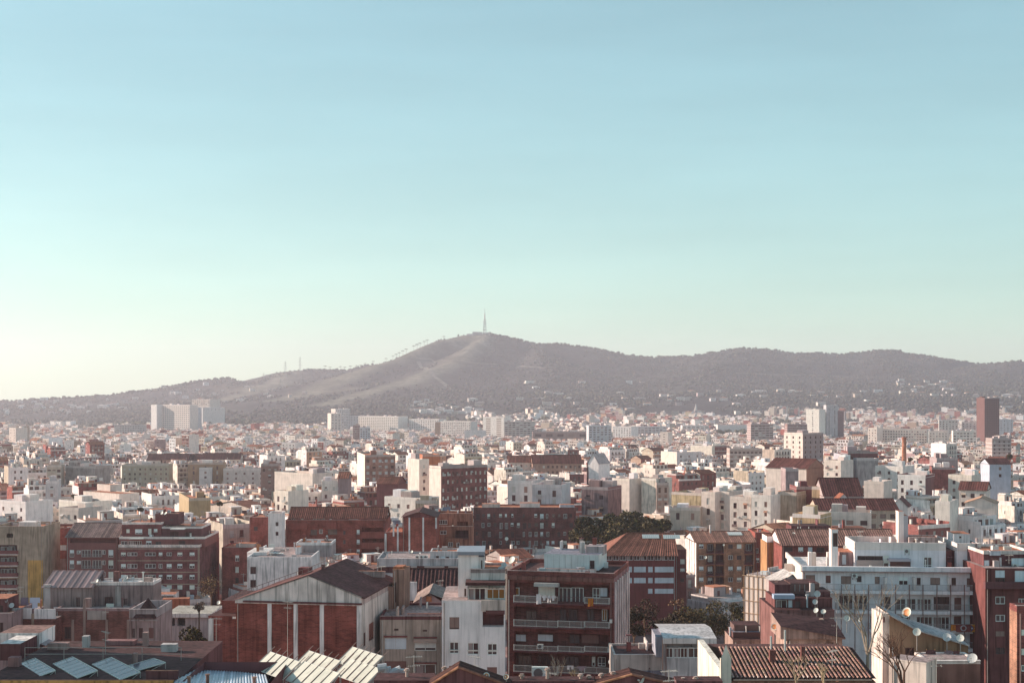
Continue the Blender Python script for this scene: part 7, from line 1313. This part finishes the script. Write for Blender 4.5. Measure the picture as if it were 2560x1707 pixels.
for q_, (x_, y_, o_, w_, h_) in enumerate(((118, 1668, 13, 1.6, .5), (205, 1640, 14, .5, .9), (262, 1630, 15, 2.4, .35), (356, 1640, 14.5, .4, 1.1), (402, 1660, 12, 1.2, .6), (20, 1700, 6, .8, .7), (330, 1690, 7, .3, .8))):
    u_, z_ = b.u(x_, o_), b.h + .12; rb_ = MB(); rb_.box(u_, u_ + w_, o_, o_ + .5 + w_ * .2, z_, z_ + h_, ((.30, .2, .18), (.5, .47, .45), (.2, .11, .10))[q_ % 3], 'S'); obj(('roof_box', 'vent_box', 'low_wall')[q_ % 3], rb_, b.root)
rl = MB(); z_ = b.h + .12
for x_ in (0, 3, 6, 9, 12): rl.tube((x_ + .5, 8.5, z_), (x_ + .5, 8.5, z_ + 1), .025, .025, 4, (.4, .33, .3))
for hh_ in (.5, 1.0): rl.tube((.5, 8.5, z_ + hh_), (12.5, 8.5, z_ + hh_), .022, .022, 4, (.4, .33, .3))
obj('roof_railing', rl, b.root)
b.block('roof_hut', 280, 322, 1637, 1655, 14, .4, (.45, .47, .5), 'S'); b.block('side_parapet', 365, 444, 1680, 1712, 1.0, .3, DMAROON, 'S')
b = Bld('house', 'corrugated metal roof, bluish sky-lit shade painted in, with rows of fixing screws', 440, 668, 1712, 97, 0, 9, cat='house'); bk = b.block('wall', 440, 668, 1716, None, col=DMAROON, roof=None)
rf = MB(); P4 = [Vector(at(*cp('A', *q), dd)) - Vector((b.x0, b.y0, b.zb)) for q, dd in (((1580, 1590), 97), ((2480, 1620), 96), ((1680, 1408), 108), ((2440, 1490), 105))]
ribbed_roof(rf, *[tuple(v) for v in P4], (.42, .46, .54), .22, .05, 'P'); obj('corrugated_roof', rf, b.root)  # blue of the sky-lit shade put into the metal's colour
for x, y in ((1735, 1540), (1905, 1520), (2335, 1545)): q = Vector(at(*cp('A', x, y + 10), 98)) - Vector((b.x0, b.y0, b.zb)); v_ = MB(); v_.tube(q - Vector((0, 0, .3)), q + Vector((0, 0, .28)), .12, .12, 8, (.25, .14, .11), 'S'); v_.tube(q + Vector((0, 0, .28)), q + Vector((0, 0, .36)), .17, .17, 8, (.30, .18, .14), 'S'); obj('vent_pot', v_, b.root)
# ribbed tile roof, each row of barrel tiles an object
b = Bld('house', 'broad dark roof of sunlit barrel tile rows with a white gable wall', cp('C', 2012, 0)[0], cp('D', 985, 0)[0], 1702, 98, 0, 14, cat='house', land='the barrel tile roof')
bk = b.block('wall', cp('C', 2012, 0)[0], cp('D', 985, 0)[0], 1702, None, col=(.30, .17, .13), m='S', roof=None); u0, u1, z1 = bk[0], bk[1], bk[3]; rise = .92; half = 6.6
bs = MB(); bs.poly(((u0, -.3, z1 + .25), (u1, -.3, z1 + .25), (u1, half, z1 + .25 + rise), (u0, half, z1 + .25 + rise)), (.07, .035, .032), 'T'); bs.poly(((u1, 2 * half, z1 + .25), (u0, 2 * half, z1 + .25), (u0, half, z1 + .25 + rise), (u1, half, z1 + .25 + rise)), (.11, .045, .04), 'T'); obj('roof', bs, b.root)
rw = MB(); nseg = 16; rgt = random.Random(2)
for j in range(nseg):
    t0, t1 = j / nseg, (j + 1) / nseg; y0, y1 = -.3 + (half + .3) * t0, -.3 + (half + .3) * t1; za, zc = rise * t0, rise * t1 + .03; wa, wb = .075, .06; k = rgt.uniform(.8, 1.2); cc = tuple(v * k for v in (.36, .22, .175))
    for (a0, a1) in ((180, 126), (126, 54), (54, 0)):
        q = [(wa * math.cos(R(a0)), y0, za + wa * 1.1 * math.sin(R(a0)) + .03), (wa * math.cos(R(a1)), y0, za + wa * 1.1 * math.sin(R(a1)) + .03), (wb * math.cos(R(a1)), y1, zc + wb * 1.1 * math.sin(R(a1))), (wb * math.cos(R(a0)), y1, zc + wb * 1.1 * math.sin(R(a0)))]; rw.poly(q, cc, 'T')
rms = [rw.mesh('tile_row')]
for f_ in (.72, .86, 1.15): r2 = MB(); r2.v, r2.f, r2.m = rw.v, rw.f, rw.m; r2.c = [tuple(x * f_ * rgt.uniform(.85, 1.15) for x in c) for c in rw.c]; rms.append(r2.mesh('tile_row'))
nr = int((u1 - u0) / .29)
for i in range(nr): link('tile_row', rgt.choice(rms), b.root, (u0 + .15 + i * .29 + rgt.uniform(-.015, .015), 0, z1 + .25 + rgt.uniform(0, .02)))
gw = MB(); gw.box(u0 - .75, u0 - .02, -.2, .25, 0, z1 + 1.6, (.72, .68, .58), 'S'); gw.poly(((u0 - .75, -.2, z1 + 1.6), (u0 - .02, -.2, z1 + 1.6), (u0 - .4, -.2, z1 + 2.6)), (.72, .68, .58), 'S'); gw.box(u0 - .75, u0 - .3, .25, 12, 0, z1 + .8, (.72, .68, .58), 'S'); obj('gable_wall', gw, b.root)
for x, y, w, h in ((1925, 1625, 14, 45), (2004, 1616, 9, 12)): b.box('chimney', x, x + w, y, y + h, 3, .5, (.13, .06, .05), 'S', down=.6)
for x, y in ((1926, 1590), (1961, 1575), (2010, 1618)): b.box('flue', x, x + 4, y, y + 45, 5.5, .15, (.55, .53, .5), 'P', down=.5)
b.box('gutter', 1834, 2180, 1697, 1701, -.4, .15, (.35, .22, .18), 'P')
# gable roofs and chimney pots along the very bottom
for i, (ap, ay, px0, px1, pe, lab) in enumerate(((1146, 1669, 1085, 1262, 1707, 'small dark tile gable with an orange verge before the bright white house'), (1580, 1687, 1486, 1690, 1712, 'low tile gable with an orange verge at the bottom centre'))):
    b = Bld('house', lab, px0, px1, 1716, 91 + i, 0, 2.6, cat='house'); bk = b.block('wall', px0, px1, 1716, None, col=DMAROON, roof=None); ua, za = b.u(ap), b.z(ap, ay); u1, z1 = bk[1], bk[3]; g = MB()
    ribbed_roof(g, (-.4, 0, z1), (-.4, 2.6, z1), (ua, 0, za), (ua, 2.6, za), (.11, .05, .042), .28, .06); ribbed_roof(g, (u1 + .4, 2.6, z1), (u1 + .4, 0, z1), (ua, 2.6, za), (ua, 0, za), (.11, .05, .042), .28, .06); g.poly(((-.4, 0, z1), (u1 + .4, 0, z1), (ua, 0, za)), DMAROON, 'S'); obj('roof', g, b.root)
    vg = MB(); vg.tube((-.4, -.05, z1 + .05), (ua, -.05, za + .08), .09, .09, 6, (.55, .26, .15), 'T'); vg.tube((ua, -.05, za + .08), (u1 + .4, -.05, z1 + .05), .09, .09, 6, (.30, .14, .10), 'T'); obj('verge', vg, b.root)  # sun-side verge lighter than the other, light put into the tile colour
b = near_roof('house', 'dark roof edge crowded with small clay chimney pots', 1262, 1486, 1706, 93, 1.6, DMAROON, top=DMAROON)
def pot(b, px, py, off=.8, s=1.0):
    u, z = b.u(px, off), b.z(px, py, off); m = MB(); c_ = (.42, .33, .28)
    m.tube((u, off, z - .9), (u, off, z - .12 * s), .11 * s, .10 * s, 8, c_, 'S'); m.tube((u, off, z - .16 * s), (u, off, z - .08 * s), .2 * s, .2 * s, 8, c_, 'S'); m.tube((u, off, z - .08 * s), (u, off, z), .09 * s, .15 * s, 8, (.5, .4, .35), 'S'); obj('chimney_pot', m, b.root)
for x, y in ((90, 1480), (150, 1530), (325, 1425), (630, 1480), (705, 1492), (820, 1475), (930, 1460)): pot(b, *cp('C', x, y))
b2 = near_roof('house', 'shadowed roof strip with clay pots under the low terrace wall', 1692, 1806, 1706, 92, 1.6, DMAROON)
for x, y in ((1570, 1515), (1685, 1505)): pot(b2, *cp('C', x, y))
b3 = near_roof('house', 'roof strip with steel ducts and pots below the beige block', 935, 1083, 1704, 95, 2.5, DMAROON)
for x, y in ((1385, 1430), (1730, 1412)): pot(b3, *cp('B', x, y), off=1.2)
dk = MB(); q0 = [Vector(at(*cp('B', *q), 99)) - Vector((b3.x0, b3.y0, b3.zb)) for q in ((1120, 1430), (1200, 1420), (1215, 1490), (1330, 1440), (1335, 1568))]
for a, c_ in zip(q0[:-1], q0[1:]): dk.tube(a, c_, .3, .3, 10, (.40, .38, .40), 'P')
obj('steel_duct', dk, b3.root)

# ================================================================ hillside: forest, pines on the crest, villas, mast, pylons
def hit(px, py, y0=3300, y1=7200):
    yy = np.arange(y0, y1, 15.0); xx = (px - 1280) / FPX * yy; zz = CAMZ - (py - HORY) / FPX * yy; t = terr(xx, yy); k = np.nonzero(zz <= t)[0]
    if len(k) == 0: return None
    return float(xx[k[0]]), float(yy[k[0]]), float(t[k[0]])
ICO = []; ph = (1 + 5 ** .5) / 2
IV = np.array([(-1, ph, 0), (1, ph, 0), (-1, -ph, 0), (1, -ph, 0), (0, -1, ph), (0, 1, ph), (0, -1, -ph), (0, 1, -ph), (ph, 0, -1), (ph, 0, 1), (-ph, 0, -1), (-ph, 0, 1)]) / math.hypot(1, ph)
IF = np.array([(0, 11, 5), (0, 5, 1), (0, 1, 7), (0, 7, 10), (0, 10, 11), (1, 5, 9), (5, 11, 4), (11, 10, 2), (10, 7, 6), (7, 1, 8), (3, 9, 4), (3, 4, 2), (3, 2, 6), (3, 6, 8), (3, 8, 9), (4, 9, 5), (2, 4, 11), (6, 2, 10), (8, 6, 7), (9, 8, 1)])
def blobs(name, P, rad, hgt, cols, rg, label):
    n = len(P); V = IV[None] * rg.uniform(.65, 1.25, (n, 12, 1)); V = V * np.stack([rad, rad, hgt], -1)[:, None, :] + P[:, None, :] + np.stack([rad * 0, rad * 0, hgt * .6], -1)[:, None, :]
    Fx = (IF[None] + (np.arange(n) * 12)[:, None, None]).reshape(-1, 3).astype(np.int32); me = bpy.data.meshes.new(name); me.vertices.add(n * 12); me.vertices.foreach_set('co', V.astype(np.float32).ravel())
    me.loops.add(Fx.size); me.loops.foreach_set('vertex_index', Fx.ravel()); me.polygons.add(len(Fx)); me.polygons.foreach_set('loop_start', np.arange(0, Fx.size, 3, dtype=np.int32))
    a = me.attributes.new('Col', 'FLOAT_COLOR', 'FACE'); c4 = np.ones((n, 20, 4), dtype=np.float32); c4[..., :3] = cols[:, None, :] * rg.uniform(.8, 1.2, (n, 20, 1)); a.data.foreach_set('color', c4.ravel()); me.materials.append(MAT['L']); me.polygons.foreach_set('use_smooth', np.zeros(len(Fx), dtype=bool)); me.update(calc_edges=True)
    o = link(name, me, kind='stuff'); o['label'] = label; o['category'] = 'forest'; return o
rg = np.random.default_rng(5)
N = 46000; Y = rg.uniform(3350, 6500, N); X = (rg.uniform(-150, 2710, N) - 1280) / FPX * Y; Z = terr(X, Y); br = bareness(X, Y)
pxx = X / Y * FPX + 1280; dens = .55 + .95 * vnoise(X, Y, 420, 6) - 1.1 * br + np.clip((pxx - 1250) / 500, 0, .45) * np.clip((Y - 4300) / 500, 0, 1); keep = rg.uniform(0, 1, N) < dens
X, Y, Z = X[keep], Y[keep], Z[keep]; cx_, cy_ = [], []
for ri, lo, nn in ((0, 1225, 900), (7, -400, 420), (3, 0, 90), (4, 0, 120), (5, 0, 120)):                      # trees standing along the crests
    W_ = RIDGES[ri]['w']; tt_ = rg.uniform(0, len(W_) - 1.001, nn); i_ = tt_.astype(int); f_ = (tt_ - i_)[:, None]; pp = W_[i_] * (1 - f_) + W_[i_ + 1] * f_; ok = pp[:, 0] / pp[:, 1] * FPX + 1280 > lo; ok &= rg.uniform(0, 1, nn) < .25 + .9 * (vnoise(pp[:, 0], pp[:, 1], 300, 2) > 0); pp = pp[ok]; cx_.append(pp[:, 0] + rg.normal(0, 14, len(pp))); cy_.append(pp[:, 1] + rg.normal(-12, 16, len(pp)))
nc_ = sum(len(a) for a in cx_); X = np.concatenate([X] + cx_); Y = np.concatenate([Y] + cy_); Z = terr(X, Y)
n = len(X); big_ = rg.uniform(0, 1, n) < np.clip(.35 + (5000 - Y) / 2500, .12, .75); rad = np.where(big_, rg.uniform(4, 7.5, n), rg.uniform(2.2, 4.2, n)); rad[-nc_:] = rg.uniform(4.5, 8.5, nc_); hg = rad * rg.uniform(.55, .95, n)
base = np.where((rg.uniform(0, 1, n) < .3)[:, None], np.array([.082, .070, .052]), np.array([.042, .041, .038])) * rg.uniform(.6, 1.5, n)[:, None]
blobs('hillside_forest', np.stack([X, Y, Z], -1), rad, hg, base, rg, 'hazy dark woodland covering the hills beyond the city')
N = 5200; Y = rg.uniform(2450, 3700, N); X = (rg.uniform(-100, 2660, N) - 1280) / FPX * Y; k = (vnoise(X, Y, 420, 9) > -.02) & (rg.uniform(0, 1, N) < .85); X, Y = X[k], Y[k]; Z = terr(X, Y); n = len(X); rad = rg.uniform(4.5, 9, n)
blobs('valley_woods', np.stack([X, Y, Z + 5], -1), rad, rad * rg.uniform(.7, 1.1, n), np.array([.055, .052, .03]) * rg.uniform(.6, 1.7, n)[:, None], rg, 'belts of trees between the far city and the foothills')
# umbrella pines against the sky
PINES = [(635, 620), (680, 632), (775, 626), (815, 632), (868, 620), (925, 618), (960, 615), (1003, 600), (1075, 578), (1195, 552), (1258, 522), (1288, 508), (1318, 498), (1350, 480), (1380, 462), (1450, 432), (1480, 418), (1508, 406), (1545, 387), (1575, 378), (1725, 350)]
for i, (x, y) in enumerate(PINES):
    px, py = cp('f', x, y); h_ = None
    d_ = 6250 if x < 1000 else (5900 if x < 1200 else 5600)
    X0 = (px - 1280) / FPX * d_
    best = min(range(4800, 6500, 25), key=lambda q: (HORY - (float(terr(np.array([(px - 1280) / FPX * q]), np.array([float(q)]))[0]) - CAMZ) / q * FPX)); X0 = (px - 1280) / FPX * best; zt = gz(X0, best)
    root = link('umbrella_pine', None, loc=(X0, best, zt - .5)); tag(root, 'umbrella pine on the ridge against the sky, ' + ('lower saddle' if x < 1100 else 'summit slope') + f', {["first", "second", "third", "fourth", "fifth", "sixth", "seventh", "eighth", "ninth", "tenth", "eleventh", "twelfth"][i if x < 1100 else i - 9]} from left', 'tree', 'umbrella pines on the ridge')
    hh = max(9, CAMZ - (py - 6 - HORY) / FPX * best - zt); hh = min(hh, 22); tr = MB(); tr.tube((0, 0, 0), (0, 0, hh * .75), .7, .45, 5, (.12, .08, .06), 'K'); obj('trunk', tr, root); cr_ = MB(); rq = random.Random(i)
    for k in range(90):
        a, r = rq.uniform(0, 6.28), rq.uniform(0, 1) ** .5 * rq.uniform(6, 9); p = Vector((math.cos(a) * r, math.sin(a) * r, hh * .78 + rq.uniform(0, hh * .22) * (1 - r / 11))); u_ = Vector((rq.uniform(-1, 1), rq.uniform(-1, 1), rq.uniform(-.4, .4))) * 1.7; v_ = Vector((rq.uniform(-1, 1), rq.uniform(-1, 1), rq.uniform(-.5, .5))) * 1.5
        cr_.poly((tuple(p - u_), tuple(p + v_), tuple(p + u_), tuple(p - v_)), tuple(c * rq.uniform(.6, 1.3) for c in (.05, .048, .03)), 'L')
    obj('crown', cr_, root)
# villas on the slopes
VC = [('the white estate', 'f', (1370, 2040), (925, 1055), 34, 14), ('the left ridge', 'e', (20, 1350), (905, 1060), 32, 13), ('the hotel shoulder', 'e', (1200, 2352), (790, 985), 20, 13),
      ('the central woodland', 'g', (20, 1260), (745, 1040), 32, 15), ('the right-centre slope', 'g', (1330, 2340), (830, 1070), 28, 14), ('the steep right estate', 'h', (1180, 1720), (745, 900), 34, 13), ('the twin-tower slope', 'h', (0, 1150), (830, 1080), 22, 14), ('the dark-tower slope', 'h', (1790, 2350), (850, 1050), 22, 16), ('the pylon spur', 'f', (20, 480), (820, 900), 8, 12)]
rv = random.Random(17); ROWN = ['top', 'second', 'third', 'fourth', 'fifth', 'lowest']
for where, k, (xa, xb), (ya, yb), cnt, sz in VC:
    spots = sorted((rv.randrange(6), rv.uniform(xa, xb)) for _ in range(cnt)); cntr = {}
    for row, xx_ in spots:
        px, py = cp(k, xx_, ya + (yb - ya) * (row + .5) / 6 + rv.uniform(-4, 4)); q = hit(px, py)
        if not q: continue
        w, dp, h = sz * rv.uniform(.9, 2.2), rv.uniform(8, 13), rv.choice([5.5, 6.5, 9, 11]); c0 = rv.choice([WHITE, OFFW, OFFW, CREAM, GREY, BEIGE]); cw = vary(c0, rv); hip = rv.random() < .45; tc = rv.choice([TILE, TERRA, OFFW, GREY])
        n_ = cntr.get(row, 0); cntr[row] = n_ + 1
        root = link('hillside_villa', None, loc=(q[0], q[1], q[2] - 1.5), rz=R(rv.uniform(-25, 25)))
        tag(root, f"{PNAME[c0]} {'long' if w > sz * 1.4 else 'small'} {'hip-roofed' if hip else 'flat-roofed'} villa on {where}, {ROWN[row]} row, {(['first'] + ORD[1:])[min(n_, 11)]} from left", 'villa', 'villas on the hillsides')
        m = MB(); m.box(0, w, 0, dp, 0, h + 1.5, cw, 'W')
        for f in range(max(1, int(h / 3))): m.poly(((w * .1, -.06, f * 3.1 + 2.6), (w * .9, -.06, f * 3.1 + 2.6), (w * .9, -.06, f * 3.1 + 4.0), (w * .1, -.06, f * 3.1 + 4.0)), (.22, .18, .17), 'G')
        obj('wall', m, root); r_ = MB()
        if hip: r_.poly(((-.5, -.5, h + 1.5), (w + .5, -.5, h + 1.5), (w * .5, dp / 2, h + 4)), tc, 'T'); r_.poly(((w + .5, -.5, h + 1.5), (w + .5, dp + .5, h + 1.5), (w * .5, dp / 2, h + 4)), tc, 'T'); r_.poly(((w + .5, dp + .5, h + 1.5), (-.5, dp + .5, h + 1.5), (w * .5, dp / 2, h + 4)), tc, 'T'); r_.poly(((-.5, dp + .5, h + 1.5), (-.5, -.5, h + 1.5), (w * .5, dp / 2, h + 4)), tc, 'T')
        else: r_.box(-.3, w + .3, -.3, dp + .3, h + 1.5, h + 2.1, mixc(cw, WHITE, .4), 'W')
        obj('roof', r_, root)
# pale tracks and a firebreak crossing the hill
for lab, pl, wd in (('pale track contouring across the dark face of the round hill', [(1040, 898), (1080, 901), (1120, 904), (1160, 908), (1200, 911), (1250, 914), (1300, 917), (1360, 921), (1420, 925)], 9), ('straight firebreak dropping down the dark face', [(1046, 905), (1062, 920), (1080, 936), (1098, 952), (1114, 964), (1130, 976)], 16), ('pale track across the right-hand slope', [(1840, 934), (1900, 936), (1960, 938), (2020, 939), (2090, 941), (2170, 943)], 9)):
    P_ = [hit(*q) for q in pl]; P_ = [Vector(q) for q in P_ if q]; m = MB()
    for a, c_ in zip(P_[:-1], P_[1:]):
        n_ = max(2, int((c_ - a).length / 20)); dv = (c_ - a); dv.z = 0; sd = Vector((-dv.y, dv.x, 0)).normalized() * wd / 2
        for i in range(n_):
            q0, q1 = a.lerp(c_, i / n_), a.lerp(c_, (i + 1) / n_); quad = []
            for q in (q0 - sd, q1 - sd, q1 + sd, q0 + sd): quad.append((q.x, q.y, gz(q.x, q.y) + 1.6))
            m.poly(quad, (.20, .17, .15), 'H')
    o = obj('hillside_track', m, kind='structure'); o['label'] = lab
# church spire below the slope
q = hit(*cp('g', 1688, 1075)); root = link('church', None, loc=(q[0], q[1], q[2] - 2)); tag(root, 'pale pointed church spire among the foothill trees', 'church'); m = MB(); m.box(-9, 9, 0, 26, 0, 16, OFFW, 'W'); obj('nave', m, root); m = MB(); m.box(-4, 4, -6, 0, 0, 20, GREY, 'W'); obj('tower', m, root); m = MB(); m.tube((0, -3, 20), (0, -3, 38), 4.5, .3, 8, (.6, .58, .54), 'W'); obj('spire', m, root)
# lattice structures
def lattice(name, label, px, pyt, pyb, d, wb, wt, col, arms=(), tiers=9, cat='pylon', group=None, extra=None, r=.35):
    x, y, zt = at(px, pyt, d); zb = at(px, pyb, d)[2]; zb = min(zb, gz(x, y) + .5); root = link(name, None, loc=(x, y, zb)); tag(root, label, cat, group); H = zt - zb; m = MB(); cs = [(-1, -1), (1, -1), (1, 1), (-1, 1)]
    def w_(t): return wb + (wt - wb) * t ** .7
    for i in range(tiers):
        t0, t1 = i / tiers, (i + 1) / tiers; a, b_ = w_(t0) / 2, w_(t1) / 2
        for j in range(4):
            p, q = cs[j], cs[(j + 1) % 4]; m.tube((p[0] * a, p[1] * a, H * t0), (p[0] * b_, p[1] * b_, H * t1), r, r, 4, col); m.tube((p[0] * a, p[1] * a, H * t0), (q[0] * b_, q[1] * b_, H * t1), r * .6, r * .6, 4, col); m.tube((p[0] * b_, p[1] * b_, H * t1), (q[0] * b_, q[1] * b_, H * t1), r * .6, r * .6, 4, col)
    obj('lattice_frame', m, root)
    for t, L in arms: a = MB(); a.tube((-L, 0, H * t), (L, 0, H * t), r * 1.2, r * 1.2, 4, col); a.tube((-L, 0, H * t), (0, 0, H * (t + .05)), r * .7, r * .7, 4, col); a.tube((L, 0, H * t), (0, 0, H * (t + .05)), r * .7, r * .7, 4, col); obj('cross_arm', a, root)
    return root, H
GP = (.34, .31, .30)
for i, (x, t, e, lab) in enumerate(((270, 565, 668, 'faint lattice pylon on the left shoulder, taller middle one'), (405, 520, 632, 'lattice pylon nearest the pines on the saddle'), (70, 670, 752, 'smallest faint lattice pylon low on the shoulder'), (230, 712, 808, 'pylon standing in front of the dark slope with two arms'), (672, 665, 745, 'slim pylon on the spur below the pines'))):
    px, pt = cp('f', x, t); pb = cp('f', x, e)[1]; lattice('power_pylon', lab, px, pt, pb, 6000 if i != 3 else 5300, 11, 2, GP, ((.62, 11), (.76, 9), (.9, 6)), 7, group='power pylons on the ridge', r=.3)
px, pt = cp('f', 2102, 180); pb = cp('f', 2108, 296)[1]; root, H = lattice('broadcast_mast', 'tall telecommunications mast with platforms crowning the round hill', px, pt, pb, 6000, 15, 7, (.36, .32, .31), (), 8, 'mast', r=.8)
for t in (.25, .5, .68, .82, .97): m = MB(); m.box(-8 + t * 2, 8 - t * 2, -8 + t * 2, 8 - t * 2, H * t, H * t + 1.8, (.45, .42, .40), 'P'); obj('platform', m, root)
m = MB(); m.tube((0, 0, H), (0, 0, H + 26), 2.2, 1.6, 6, (.5, .3, .27)); m.tube((0, 0, H + 26), (0, 0, H + 50), 1.0, .5, 6, (.55, .5, .48)); obj('aerial', m, root); m = MB(); m.box(-9, 9, -9, 9, -8, 4, (.45, .42, .4), 'W'); obj('plinth', m, root)
for i, (x, y, w, hh) in enumerate(((2010, 300, 20, 14), (2050, 300, 26, 12), (1960, 312, 24, 7), (2135, 300, 16, 9))):
    px, py = cp('f', x, y); X0, Y0, z0 = at(px, py, 5985); z0 = gz(X0, Y0); o = link('summit_building', None, loc=(X0, Y0, z0 - 3)); tag(o, ['squat grey station building left of the mast', 'long low station building at the mast foot', 'low terrace wall at the summit edge', 'small station building right of the mast'][i], 'building', 'buildings on the summit'); m = MB(); m.box(-w / 2, w / 2, 0, 14, 0, hh + 3, (.48, .45, .42), 'S'); obj('wall', m, o); m = MB(); m.box(-w / 2 - .5, w / 2 + .5, -.5, 14.5, hh + 3, hh + 4, (.5, .48, .45), 'W'); obj('roof', m, o)

# ================================================================ haze
hz = bpy.data.meshes.new('haze'); hx0, hx1, hy0, hy1, hz0, hz1 = -8600, 8600, -620, 12800, float(gh.min()) - 2.0, CAMZ + 420
vv = [(x, y, z) for z in (hz0, hz1) for y in (hy0, hy1) for x in (hx0, hx1)]; hz.from_pydata(vv, [], [(0, 2, 3, 1), (4, 5, 7, 6), (0, 1, 5, 4), (2, 6, 7, 3), (0, 4, 6, 2), (1, 3, 7, 5)]); hz.update()
hm = bpy.data.materials.new('haze'); hm.use_nodes = True; hn = hm.node_tree; hn.nodes.clear(); ho = hn.nodes.new('ShaderNodeOutputMaterial'); pv = hn.nodes.new('ShaderNodeVolumePrincipled')
pv.inputs['Color'].default_value = HAZE_COL; pv.inputs['Density'].default_value = HAZE_DENS; pv.inputs['Anisotropy'].default_value = 0.28; pv.inputs['Density Attribute'].default_value = ''
hn.links.new(pv.outputs[0], ho.inputs['Volume']); hz.materials.append(hm); o = link('haze', hz, kind='stuff'); o['label'] = 'pale air haze over the city and hills'; o['category'] = 'haze'
